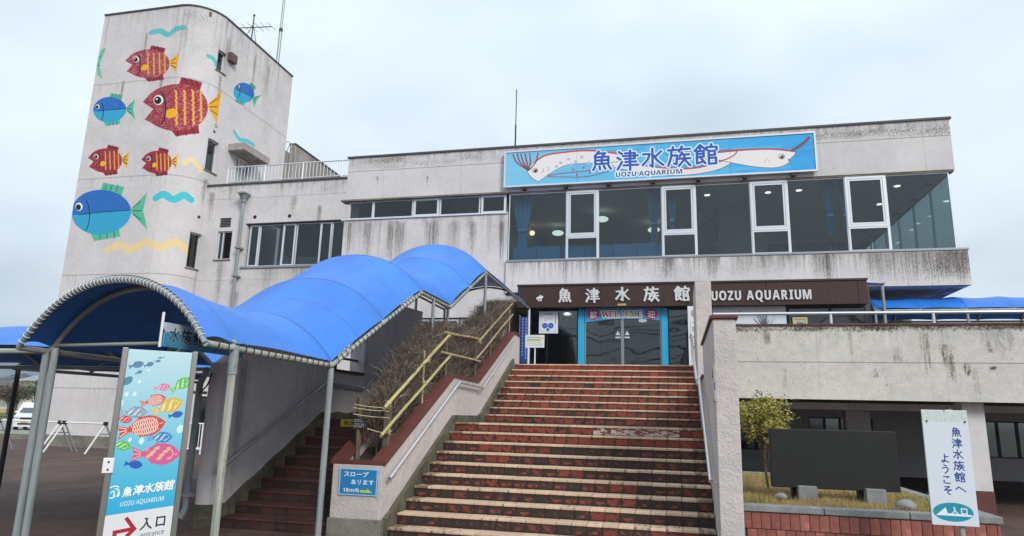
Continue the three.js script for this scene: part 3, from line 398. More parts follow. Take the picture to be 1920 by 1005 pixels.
/* ========================================================== main building */
const FZ = 21.5, BX0 = -11.38, BX1 = 8.16, WX = -5.36, FLOOR = 2.88;
const main = thing('aquarium_building', 'pale concrete aquarium building with glazed upper floor and brown entrance band', 'building', [-1.5, 0, -25.5]);
const font = await new FontLoader().loadAsync('fonts/droid/droid_sans_bold.typeface.json');
{
  const P = (x0, y0, X, Y) => (u, v, d = FZ) => { const q = onZ(u, v, d); return [X(q.x - x0), Y(q.y - y0)]; };
  // parapet band above the windows
  { const W = BX1 - BX0, y0 = 9.06, H = 1.59; const t = sheet(W, H, 100, [202, 197, 197], { seed: 81, patch: 0.05 }, (x, X, Y, k) => {
      seam(x, 0, Y(H - 0.52), X(W), Y(H - 0.52), 0.6, 2); for (let i = 0; i < 7; i++) seam(x, X(1.4 + i * 2.9), 0, X(1.4 + i * 2.9), Y(0), 0.28, 1.3);
      for (let i = 0; i < 130; i++) specks(x, X(R() * W), Y(H - R() * 0.42), 50, 14, 90, 0.36, R() > 0.3 ? '62,60,50' : '92,104,80'); for (let i = 0; i < 260; i++) streak(x, X(R() * W), Y(H), 8 + R() * 20, (0.1 + R() * 0.5) * k, 5, 0.16);
      const p = P(BX0, y0, X, Y); specks(x, ...p(725, 300), 120, 14, 900, 0.5, '70,82,58'); specks(x, ...p(1600, 250), 160, 16, 1400, 0.5, '62,60,52'); specks(x, ...p(1740, 245), 120, 20, 900, 0.5); for (const u of [800, 706, 1645]) streak(x, p(u, 350)[0], p(u, 330)[1], 10, 40, 14, 0.35);
    }); add('parapet', uvm(box(BX0, BX1, y0, y0 + H, -FZ - 0.35, -FZ), [BX0, y0, W, H]), wallMat(t, W, H, 0.003), main);
    add('parapet', uvm(box(BX1 - 0.35, BX1 - 0.002, y0, y0 + H - 0.002, -33, -FZ - 0.36), [-33, y0, W, H]), wallMat(t, W, H, 0.003), main); add('parapet', box(BX0 + 0.002, BX0 + 0.35, 0, y0 + H - 0.002, -33, -FZ - 0.36), M.stucco, main);
    add('coping', [box(BX0 - 0.04, BX1 + 0.05, y0 + H + 0.001, y0 + H + 0.06, -FZ - 0.4, -FZ + 0.05), box(BX1 - 0.38, BX1 + 0.05, y0 + H + 0.001, y0 + H + 0.06, -33, -FZ - 0.41)], M.coping, main); }
  add('roof', box(BX0 + 0.36, BX1 - 0.36, 10.0, 10.2, -32.9, -FZ - 0.36), M.concrete, main);
  add('ceiling', box(BX0 + 0.36, BX1 - 0.36, 9.08, 9.2, -32.9, -FZ - 0.36), M.ceil, main);
  add('floor_slab', box(WX + 0.3, BX1 - 0.03, 5.62, 5.9, -32, -FZ - 0.3), M.concrete, main); add('soffit', box(WX + 0.3, BX1 - 0.3, 5.585, 5.618, -31.9, -FZ - 0.36), M.stucco, main);
  add('back_wall', box(BX0 + 0.4, 3.2, 5.95, 9.05, -29.2, -29), M.inner, main); add('back_wall', box(BX0 + 0.3, 5.3, 0, 5.58, -28.4, -28.2), M.innerDark, main); add('partition', box(1.6, 3.2, 5.95, 9.05, -28.98, -24.2), M.inner, main);
  add('partition', box(-5.6, -5.45, 2.9, 5.58, -28, -FZ - 0.3), M.inner, main); add('partition', box(-5.62, -5.47, 5.95, 9.05, -28.9, -FZ - 0.4), M.inner, main);
  // left wall under the clerestory
  { const x0 = BX0, W = WX - x0, H = 8.3, low = [-8.75, -5.8, 3.45, 4.78]; const t = sheet(W, H, 130, PAINT, { seed: 82, patch: 0.07 }, (x, X, Y, k) => {
      const p = P(x0, 0, X, Y); seam(x, 0, Y(5.7), X(W), Y(5.7), 0.35, 1.8); for (let i = 0; i < 40; i++) streak(x, X(R() * W), Y(H), 20 + R() * 30, (0.3 + R() * 1.8) * k, 12, 0.16);
      for (const [u, l, w, a] of [[690, 1.7, 34, 0.42], [735, 1.9, 40, 0.45], [752, 1.6, 26, 0.4], [812, 1.9, 36, 0.4], [886, 1.3, 26, 0.3], [850, 1.5, 40, 0.25], [655, 1.5, 24, 0.35], [940, 1.6, 14, 0.3]]) streak(x, p(u, 420)[0], p(u, 414)[1], w * 2.4, l * k, 70, a, '66,62,54');
      for (let i = 0; i < 30; i++) specks(x, X(R() * W), Y(H - R() * 1.4), 50, 50, 80, 0.25);
    }); add('wall', wallGrid(flatZ(-FZ), x0, WX, 0, H, [low], 0.3, 99, [x0, 0, W, H]), wallMat(t, W, H, 0.003), main);
    for (const [a, b] of [[-8.7, -8.0], [-7.95, -6.95], [-6.9, -6.2], [-6.15, -5.85]]) { const w = add('window', [box(a, b, 3.5, 3.56, -FZ - 0.16, -FZ - 0.08), box(a, b, 4.68, 4.74, -FZ - 0.16, -FZ - 0.08), box(a, a + 0.07, 3.56, 4.68, -FZ - 0.16, -FZ - 0.08), box(b - 0.07, b, 3.56, 4.68, -FZ - 0.16, -FZ - 0.08)], M.alu, main); add('pane', box(a + 0.07, b - 0.07, 3.56, 4.68, -FZ - 0.13, -FZ - 0.124), M.glassDark, w); }
    // clerestory
    add('window_head', box(x0 - 0.15, WX, 9.0, 9.058, -FZ - 0.3, -FZ + 0.08), M.concrete, main); add('sill', box(x0 - 0.1, WX, 8.302, 8.35, -FZ - 0.3, -FZ + 0.05), M.alu, main);
    [[653, 698, 0], [698, 773, 0], [774, 822, 1], [823, 899, 0], [901, 948, 1]].forEach(([a, b, o]) => { const xa = onZ(a, 395, FZ).x, xb = Math.min(WX - 0.02, onZ(b, 395, FZ).x), f = o ? 0.075 : 0.045, z = -FZ - 0.07 + o * 0.02; const w = add('window', [box(xa, xb, 8.352, 8.352 + f, z - 0.06, z), box(xa, xb, 9.0 - f, 8.998, z - 0.06, z), box(xa, xa + f, 8.352 + f, 9.0 - f, z - 0.06, z), box(xb - f, xb, 8.352 + f, 9.0 - f, z - 0.06, z)], M.alu, main); add('pane', box(xa + f, xb - f, 8.352 + f, 9.0 - f, z - 0.036, z - 0.03), M.glassDark, w); });
    add('blind', box(x0 + 0.1, WX - 0.1, 8.3, 9.05, -FZ - 0.5, -FZ - 0.45), std(rgb(78, 78, 80), 0.9), main); }
  // band below the big windows
  { const x0 = WX, x1 = BX1 + 0.06, W = x1 - x0, y0 = 5.58, H = 1.02; const t = sheet(W, H, 130, [206, 202, 203], { seed: 83, patch: 0.06 }, (x, X, Y, k) => {
      const p = P(x0, y0, X, Y, 21.42); for (let i = 0; i < 330; i++) streak(x, X(R() * W), Y(H), 8 + R() * 26, (0.12 + R() * 0.75) * k, 7, 0.2, '74,70,62');
      for (const [u, l, w, a] of [[1545, 1, 60, 0.5], [1549, 1, 30, 0.4], [1650, 1, 110, 0.4], [1700, 1, 90, 0.36], [1745, 1, 120, 0.4], [1790, 1, 120, 0.6], [1800, 1, 60, 0.5], [1060, 1, 14, 0.5], [1120, 0.9, 20, 0.5], [1250, 0.7, 50, 0.35], [1335, 0.8, 50, 0.35], [1430, 0.6, 90, 0.22]]) streak(x, p(u, 480)[0], 0, w * 2.2, l * H * k, w * 1.3, a, '68,62,58');
      specks(x, ...p(1775, 500), 150, 50, 2600, 0.6, '48,44,38'); specks(x, ...p(1400, 500), 160, 40, 500, 0.5); specks(x, ...p(1250, 505), 120, 40, 400, 0.5); specks(x, ...p(1170, 490), 90, 30, 300, 0.5);
    }); add('spandrel', uvm(box(x0, x1, y0, y0 + H, -FZ - 0.3, -FZ + 0.08), [x0, y0, W, H]), wallMat(t, W, H, 0.004), main); add('spandrel', uvm(box(x1 - 0.3, x1 - 0.002, y0 + 0.002, y0 + H - 0.002, -31.9, -FZ - 0.31), [-31.9, y0, W, H]), wallMat(t, W, H, 0.004), main);
    add('sill', box(WX, BX1 + 0.09, 6.602, 6.66, -FZ - 0.2, -FZ + 0.11), M.aluGrey, main); }
  // strip of wall between parapet and windows (trim below the sign)
  add('window_head', box(WX, BX1 - 0.02, 9.0, 9.057, -FZ - 0.25, -FZ - 0.02), M.concrete, main);
  // big upper windows
  const X = (u) => onZ(u, 420, FZ).x, y0 = 6.662, y1 = 8.998, yt = onZ(1090, 443, FZ).y, zz = -FZ - 0.06;
  const frame = (xa, xb, ya, yb, f, z) => [box(xa, xb, ya, ya + f, z - 0.07, z), box(xa, xb, yb - f, yb, z - 0.07, z), box(xa, xa + f, ya + f, yb - f, z - 0.07, z), box(xb - f, xb, ya + f, yb - f, z - 0.07, z)];
  [[953, 1062, 0], [1062, 1121, 1], [1121, 1242, 0], [1242, 1305, 1], [1305, 1410, 0], [1410, 1480, 1], [1480, 1591, 0], [1591, 1668, 1], [1668, 1791, 0]].forEach(([a, b, o]) => {
    const xa = X(a), xb = Math.min(X(b), BX1 - 0.06);
    if (o) { const up = add('window', frame(xa, xb, yt, y1, 0.075, zz + 0.03), M.alu, main); add('sash', frame(xa + 0.085, xb - 0.085, yt + 0.085, y1 - 0.085, 0.045, zz + 0.02), M.alu, up); add('pane', box(xa + 0.12, xb - 0.12, yt + 0.12, y1 - 0.12, zz - 0.02, zz - 0.014), M.glass, up); const lo = add('window', frame(xa, xb, y0, yt - 0.003, 0.05, zz + 0.02), M.alu, main); add('pane', box(xa + 0.05, xb - 0.05, y0 + 0.05, yt - 0.05, zz - 0.02, zz - 0.014), M.glass, lo); }
    else { const w = add('window', [box(xa, xb, y0, y0 + 0.04, zz - 0.05, zz), box(xa, xb, y1 - 0.03, y1, zz - 0.05, zz), box(xa, xa + 0.03, y0 + 0.04, y1 - 0.03, zz - 0.05, zz), box(xb - 0.03, xb, y0 + 0.04, y1 - 0.03, zz - 0.05, zz)], M.alu, main); add('pane', box(xa + 0.03, xb - 0.03, y0 + 0.04, y1 - 0.03, zz - 0.03, zz - 0.024), M.glass, w); }
  });
  // glazed return on the right
  for (let i = 0; i < 5; i++) { const za = -FZ - 0.12 - i * 1.62, zb = za - 1.6, x = BX1 - 0.1; const w = add('window', [box(x - 0.06, x, y0, y0 + 0.05, zb, za), box(x - 0.06, x, y1 - 0.05, y1, zb, za), box(x - 0.06, x, y0 + 0.05, y1 - 0.05, zb, zb + 0.06)], M.aluGrey, main); add('pane', box(x - 0.035, x - 0.029, y0 + 0.05, y1 - 0.05, zb + 0.06, za), M.glass, w); }
  for (let i = 0; i < 3; i++) { const xa = 3.25 + i * 1.6, w = add('window', frame(xa, xa + 1.55, y0, y1, 0.06, -29.8), M.aluGrey, main); add('pane', box(xa + 0.06, xa + 1.49, y0 + 0.06, y1 - 0.06, -29.84, -29.835), M.glass, w); }
  // wall under the overhang right of the entrance
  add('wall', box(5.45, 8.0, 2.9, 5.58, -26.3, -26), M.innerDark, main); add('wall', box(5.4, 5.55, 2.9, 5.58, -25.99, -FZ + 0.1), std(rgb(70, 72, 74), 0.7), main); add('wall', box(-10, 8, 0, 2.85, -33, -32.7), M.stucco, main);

  /* ---- entrance: brown band with raised lettering */
  const bz = -20.9, fx0 = -4.82, fx1 = 5.38, fy0 = 4.99, fy1 = 5.73;
  const fas = add('entrance_band', box(fx0 + 0.01, fx1 - 0.01, fy0 + 0.01, fy1 - 0.01, -21.38, bz - 0.03), M.brownMetal, main);
  const jn = [fx0, onZ(1128, 550, 20.9).x, onZ(1290, 550, 20.9).x, onZ(1436, 550, 20.9).x, onZ(1609, 550, 20.9).x, fx1]; for (let i = 0; i < jn.length - 1; i++) add('cladding_panel', rbox(jn[i] + 0.004, jn[i + 1] - 0.004, fy0, fy1 - 0.06, bz - 0.035, bz, 0.006), M.brownMetal, fas);
  add('top_trim', box(fx0 - 0.02, fx1 + 0.02, fy1 - 0.055, fy1, bz - 0.06, bz + 0.03), std(rgb(50, 30, 26), 0.5), fas);
  const letterM = std(rgb(206, 208, 208), 0.42, 0.1);
  const strokeGeo = (ch, cx, cy, size, w, z, brush) => { const l = []; for (const s of G[ch]) for (let i = 0; i < s.length - 2; i += 2) { const a = V((s[i] - 50) / 100 * size, (50 - s[i + 1]) / 100 * size, 0), b = V((s[i + 2] - 50) / 100 * size, (50 - s[i + 3]) / 100 * size, 0), d = b.clone().sub(a), L = d.length(), ww = w * (brush ? (Math.abs(d.x) > Math.abs(d.y) ? 0.85 : 1.15) : 1); const g = new THREE.BoxGeometry(L + ww * 0.7, ww, 0.04).rotateZ(Math.atan2(d.y, d.x) + (brush ? 0.03 : 0)); l.push(g.translate(cx + (a.x + b.x) / 2, cy + (a.y + b.y) / 2, z + 0.02 + 0.0006 * l.length)); } return merge(l); };
  for (const [ch, u, v] of [['魚', 1059, 554], ['津', 1111, 554], ['水', 1167, 552], ['族', 1221, 552], ['館', 1278, 551]]) { const q = onZ(u, v, 20.9); add('letter', strokeGeo(ch, q.x, q.y, 0.45, 0.054, bz - 0.004, true), letterM, fas); }
  { const a = onZ(1334, 556, 20.88), b = onZ(1524, 553, 20.88), cap = 0.205, words = 'UOZU AQUARIUM', adv = []; let tot = 0; for (const c of words) { const w = c === ' ' ? 0.5 : (() => { const g = new TextGeometry(c, { font, size: 1, depth: 0.01, curveSegments: 4 }); g.computeBoundingBox(); return (g.boundingBox.max.x - g.boundingBox.min.x) + 0.22; })(); adv.push(w); tot += w; }
    const sc = (b.x - a.x) / tot; let x = a.x; [...words].forEach((c, i) => { if (c !== ' ') { const g = new TextGeometry(c, { font, size: 1, depth: 0.1, curveSegments: 5, bevelEnabled: true, bevelSize: 0.02, bevelThickness: 0.02, bevelSegments: 1 }); g.computeBoundingBox(); g.translate(-g.boundingBox.min.x, 0, 0).scale(sc, cap / 1.0 * 1.35, 0.35).translate(x, (a.y + b.y) / 2 - 0.12, bz + 0.002); add('letter', g, letterM, fas); } x += adv[i] * sc; }); }
  { const q = onZ(1012, 560, 20.9), l = []; for (const [dx, dy, r] of [[-0.07, 0.0, 0.045], [-0.02, 0.03, 0.04], [0.03, 0.01, 0.05], [0.08, 0.05, 0.035], [-0.03, -0.06, 0.03], [0.04, -0.06, 0.03], [0.02, 0.08, 0.03]]) l.push(new THREE.SphereGeometry(r, 10, 8).scale(1, 1.1, 0.4).translate(q.x + dx, q.y + dy, bz + 0.01)); add('emblem', l, letterM, fas); }
  { const q = onZ(1166, 571, 20.9); add('maker_plate', box(q.x - 0.13, q.x + 0.13, q.y - 0.03, q.y + 0.03, bz - 0.01, bz + 0.008), std(rgb(176, 160, 110), 0.5), fas); }
  /* ---- entrance glazing */
  const gz = 21.3, E = (u) => onZ(u, 630, gz).x, gt = fy0, fr = 0.035;
  const glaz = [[994, 1084], [1253, 1330], [1330, 1396], [1396, 1478], [1480, 1560], [1560, 1628]];
  for (const [a, b] of glaz) { const w = add('window', frame(E(a), E(b) - 0.004, FLOOR + 0.02, gt, fr, -gz + 0.02), M.darkSteel, main); add('pane', box(E(a) + fr, E(b) - fr, FLOOR + 0.05, gt - fr, -gz - 0.02, -gz - 0.012), M.entGlass, w); }
  const blue = std(rgb(34, 168, 214), 0.5); for (const [a, b] of [[1084.5, 1096], [1241, 1252.5]]) add('door_jamb', box(E(a), E(b), FLOOR, gt, -gz - 0.05, -gz + 0.06), blue, main);
  for (const [a, b] of [[1096.5, 1167], [1167.4, 1240.6]]) { const w = add('door', frame(E(a), E(b), FLOOR + 0.02, gt - 0.02, 0.04, -gz + 0.01), M.aluGrey, main); add('pane', box(E(a) + 0.04, E(b) - 0.04, FLOOR + 0.06, gt - 0.06, -gz - 0.03, -gz - 0.022), M.entGlass, w); const q = onZ((a + b) / 2 + (a < 1150 ? 27 : -28), 627, gz); add('sticker', [new THREE.CircleGeometry(0.09, 3, Math.PI / 2).translate(q.x, q.y + 0.02, -gz + 0.016), box(q.x - 0.08, q.x + 0.08, q.y - 0.12, q.y - 0.07, -gz + 0.012, -gz + 0.016)], std(rgb(178, 200, 210), 0.6), w); }
  // lobby
  add('lobby_floor', box(-5.4, 5.38, 2.7, 2.88, -28.1, -FZ - 0.05), M.innerDark, main); add('lobby_ceiling', box(-5.4, 5.38, 5.3, 5.5, -28.1, -FZ - 0.05), M.ceil, main);
  add('counter', rbox(-2.2, 0.2, 2.885, 3.95, -26.6, -25.9, 0.03), std(rgb(88, 82, 74), 0.6), main); add('partition', box(-4.4, -2.6, 2.885, 4.9, -24.6, -24.4), std(rgb(140, 140, 136), 0.8), main); add('display_case', rbox(-1.9, -0.6, 2.885, 4.5, -24.4, -23.6, 0.02), std(rgb(40, 46, 50), 0.4), main);
}

/* entrance panels and notices */
const printMat = (c, rough = 0.5) => new THREE.MeshStandardMaterial({ map: ctex(c), roughness: rough });
// flat board facing +z with a printed front; sides take the border colour
function board(x0, x1, y0, y1, z, th, c) { return uvm(box(x0, x1, y0, y1, z - th, z), [x0, y0, x1 - x0, y1 - y0]); }
{
  const a = onZ(1097.5, 577, 21.26), b = onZ(1238, 604, 21.26), W = b.x - a.x, H = a.y - b.y, c = cv(1024, 200), x = c.getContext('2d');
  x.fillStyle = '#3aa4d2'; x.fillRect(0, 0, 1024, 200); x.fillStyle = '#d8dadb'; x.fillRect(0, 0, 1024, 12);
  for (const [u, ch] of [[112, '歓'], [906, '迎']]) { x.fillStyle = '#b5346f'; x.beginPath(); x.ellipse(u, 92, 86, 74, 0, 0, 7); x.fill(); kanji(x, ch, u - 50, 44, 100, 13, '#f4eef0'); }
  x.font = 'bold 112px serif'; x.textAlign = 'center'; x.textBaseline = 'middle'; const cols = ['#c33', '#d2489a', '#3f9a4a', '#3a72c8', '#d98a28', '#54a04a', '#3560b0']; x.lineJoin = 'round'; [...'WELCOME'].forEach((ch, i) => { const px = 282 + i * 77; x.strokeStyle = '#f6f4ee'; x.lineWidth = 28; x.strokeText(ch, px, 92); x.fillStyle = cols[i]; x.fillText(ch, px, 92); });
  const s = new THREE.Shape(); s.moveTo(a.x, a.y); s.lineTo(b.x, a.y); s.lineTo(b.x, b.y + 0.05); s.quadraticCurveTo((a.x + b.x) / 2, b.y + H * 0.42, a.x, b.y); s.closePath();
  const g = uvm(new THREE.ExtrudeGeometry(s, { depth: 0.006, bevelEnabled: false, curveSegments: 20 }).translate(0, 0, -21.27), [a.x, b.y, W, H]);
  solo('welcome_banner', g, printMat(c), 'arched blue WELCOME banner across the top of the entrance doors', 'banner');
}
{ // notice poster with three blue discs
  const a = onZ(1011, 584, 21.22), b = onZ(1046, 625, 21.22), c = cv(320, 380), x = c.getContext('2d'); x.fillStyle = '#d9dfe8'; x.fillRect(0, 0, 320, 380); x.strokeStyle = '#cf9a92'; x.lineWidth = 6; x.strokeRect(34, 84, 250, 270); x.fillStyle = '#dfe4ea'; x.fillRect(60, 78, 190, 20);
  x.fillStyle = '#49527a'; for (let i = 0; i < 6; i++) x.fillRect(96 + i * 22, 34, 15, 16); x.fillStyle = '#8890a4'; for (let i = 0; i < 14; i++) x.fillRect(24 + i * 19, 40, 9, 9); x.strokeStyle = '#556'; x.lineWidth = 4; for (let i = 0; i < 12; i++) { x.beginPath(); x.arc(100 + (i % 6) * 24, 118 + Math.floor(i / 6) * 30, 9, i, i + 4); x.stroke(); }
  x.fillStyle = '#1f5cae'; for (const q of [[100, 248, 48], [200, 248, 48], [152, 316, 28]]) { x.beginPath(); x.arc(...q, 0, 7); x.fill(); } x.fillStyle = '#8fb2dc'; for (const q of [[74, 236], [74, 254], [178, 240], [186, 256], [138, 312]]) x.fillRect(q[0], q[1], 44, 5); x.fillStyle = '#c44'; x.fillRect(272, 90, 9, 130);
  solo('notice_poster', board(a.x, b.x, b.y, a.y, -21.22, 0.02), printMat(c), 'white notice poster with three blue discs left of the entrance doors', 'poster');
}
{ // opening hours board on a stand
  const p = onZ(1003, 640, 17.0), w = 0.245, h = 0.16, t = thing('information_stand', 'white printed board on a thin stand at the stair head', 'notice stand', [p.x, FLOOR, -17]); const c = cv(320, 220), x = c.getContext('2d'); x.fillStyle = '#d8dcda'; x.fillRect(0, 0, 320, 220); x.fillStyle = '#5fae9c'; x.fillRect(20, 70, 240, 18); x.fillStyle = '#cdb45c'; x.fillRect(20, 90, 240, 14); x.fillStyle = '#b9c08a'; x.fillRect(20, 106, 240, 12); x.fillStyle = '#8a9098'; for (let j = 0; j < 4; j++) for (let i = 0; i < 14; i++) x.fillRect(22 + i * 19, 132 + j * 18, 13, 7); x.fillStyle = '#4a505a'; for (let i = 0; i < 9; i++) x.fillRect(30 + i * 26, 34, 18, 14); x.fillStyle = '#d2a640'; x.beginPath(); x.arc(288, 60, 18, 0, 7); x.fill();
  add('board', board(p.x - w, p.x + w, p.y - h, p.y + h, -16.98, 0.02), printMat(c), t); add('pole', bar(V(p.x, FLOOR, -17.02), V(p.x, p.y, -17.02), 0.018), M.white, t); add('base', new THREE.CylinderGeometry(0.17, 0.18, 0.03, 20).translate(p.x, FLOOR + 0.015, -17.02), M.white, t);
}
function textStripe(x, X, Y, s, n, col) { const keys = Object.keys(G); for (let i = 0; i < n; i++) kanji(x, keys[(i * 7 + 3) % keys.length], X, Y + i * s * 1.18, s, s * 0.11, col); }
{ // blue standing banner beside the canopy
  const a = onZ(976, 594, 20.2), b = onZ(990, 658, 20.2), t = thing('standing_banner', 'narrow blue banner with two columns of white writing', 'banner', [a.x, FLOOR, -20.2]), c = cv(120, 480), x = c.getContext('2d'); x.fillStyle = '#1d4fa0'; x.fillRect(0, 0, 120, 480); x.fillStyle = '#d5dbe6';
  for (const [u, n] of [[74, 14], [24, 13]]) for (let i = 0; i < n; i++) { x.strokeStyle = '#d5dbe6'; x.lineWidth = 3.4; const y = 22 + i * 31; x.beginPath(); x.moveTo(u, y); x.lineTo(u + 22, y); x.moveTo(u + 11, y - 8); x.lineTo(u + 11, y + 14); x.moveTo(u + 2, y + 12); x.lineTo(u + 20, y + 8); x.stroke(); }
  add('cloth', board(a.x, b.x, b.y - 0.35, a.y, -20.2, 0.012), printMat(c, 0.8), t); add('pole', bar(V(a.x - 0.02, FLOOR, -20.2), V(a.x - 0.02, a.y + 0.05, -20.2), 0.015), M.aluGrey, t); add('base', rbox(a.x - 0.2, a.x + 0.2, FLOOR, FLOOR + 0.06, -20.4, -20.0, 0.02), M.black, t);
}
{ // white vertical welcome board by the right jamb
  const a = onZ(1289, 574, 20.6), b = onZ(1330, 686, 20.6), c = cv(300, 820), x = c.getContext('2d'); x.fillStyle = '#d6d8da'; x.fillRect(0, 0, 300, 820); x.fillStyle = '#b6a888'; x.beginPath(); x.arc(90, 90, 40, 0, 7); x.fill(); x.strokeStyle = '#5c584c'; x.lineWidth = 6; x.stroke(); x.lineWidth = 4; x.beginPath(); x.moveTo(70, 80); x.lineTo(110, 80); x.moveTo(76, 104); x.lineTo(104, 104); x.stroke(); x.strokeStyle = '#555'; x.strokeRect(40, 200, 240, 590); textStripe(x, 60, 250, 62, 6, '#44474c');
  const t = thing('upright_board', 'tall white upright board with round emblem right of the doors', 'board', [(a.x + b.x) / 2, FLOOR, -20.6]); add('panel', board(a.x, b.x, FLOOR + 0.05, a.y, -20.6, 0.03), printMat(c), t); add('foot', box(a.x + 0.05, a.x + 0.1, FLOOR, FLOOR + 0.05, -20.9, -20.4), M.black, t); add('foot', box(b.x - 0.1, b.x - 0.05, FLOOR, FLOOR + 0.05, -20.9, -20.4), M.black, t);
}
{ // white printed window panel right of the pillar, and a small framed picture
  const a = onZ(1336, 572, 21.24), b = onZ(1477, 640, 21.24), c = cv(900, 430), x = c.getContext('2d'); x.fillStyle = '#ccd9e4'; x.fillRect(0, 0, 900, 430); const r = rng(5); x.strokeStyle = '#33414c'; for (const cx of [130, 640]) for (let i = 0; i < 60; i++) { const t = -2.6 + 2.1 * r(), L = 60 + r() * 130; x.lineWidth = 1 + r() * 5; x.beginPath(); x.moveTo(cx + Math.cos(t) * L * 0.3, 290 + Math.sin(t) * L * 0.3); x.lineTo(cx + Math.cos(t) * L, 290 + Math.sin(t) * L * 1.2); x.stroke(); } x.fillStyle = '#33414c'; for (let i = 0; i < 40; i++) { x.beginPath(); x.arc(60 + r() * 700, 30 + r() * 90, 1 + r() * 4, 0, 7); x.fill(); } x.strokeStyle = '#6f98b8'; x.lineWidth = 4; x.beginPath(); x.moveTo(230, 240); x.bezierCurveTo(270, 210, 380, 230, 420, 236); x.stroke();
  solo('window_graphic', board(a.x, b.x, b.y, a.y, -21.24, 0.012), printMat(c), 'white panel with inky splash drawings in the window under the band', 'panel');
  const p = onZ(1486, 595, 21.2), q = onZ(1515, 616, 21.2), t = thing('framed_picture', 'small picture in a pale yellow frame behind the terrace railing', 'picture', [p.x, q.y, -21.2]); add('frame', [box(p.x, q.x, p.y - 0.05, p.y, -21.24, -21.2), box(p.x, q.x, q.y, q.y + 0.05, -21.24, -21.2), box(p.x, p.x + 0.05, q.y + 0.05, p.y - 0.05, -21.24, -21.2), box(q.x - 0.05, q.x, q.y + 0.05, p.y - 0.05, -21.24, -21.2)], std(rgb(196, 186, 126), 0.5), t);
  const c2 = cv(96, 64), y = c2.getContext('2d'); y.fillStyle = '#b8b4a4'; y.fillRect(0, 0, 96, 64); y.fillStyle = '#5c6a6c'; y.fillRect(20, 26, 56, 26); y.fillStyle = '#8a8a7a'; y.fillRect(30, 18, 20, 14); add('print', board(p.x + 0.05, q.x - 0.05, q.y + 0.05, p.y - 0.05, -21.22, 0.01), printMat(c2), t);
}
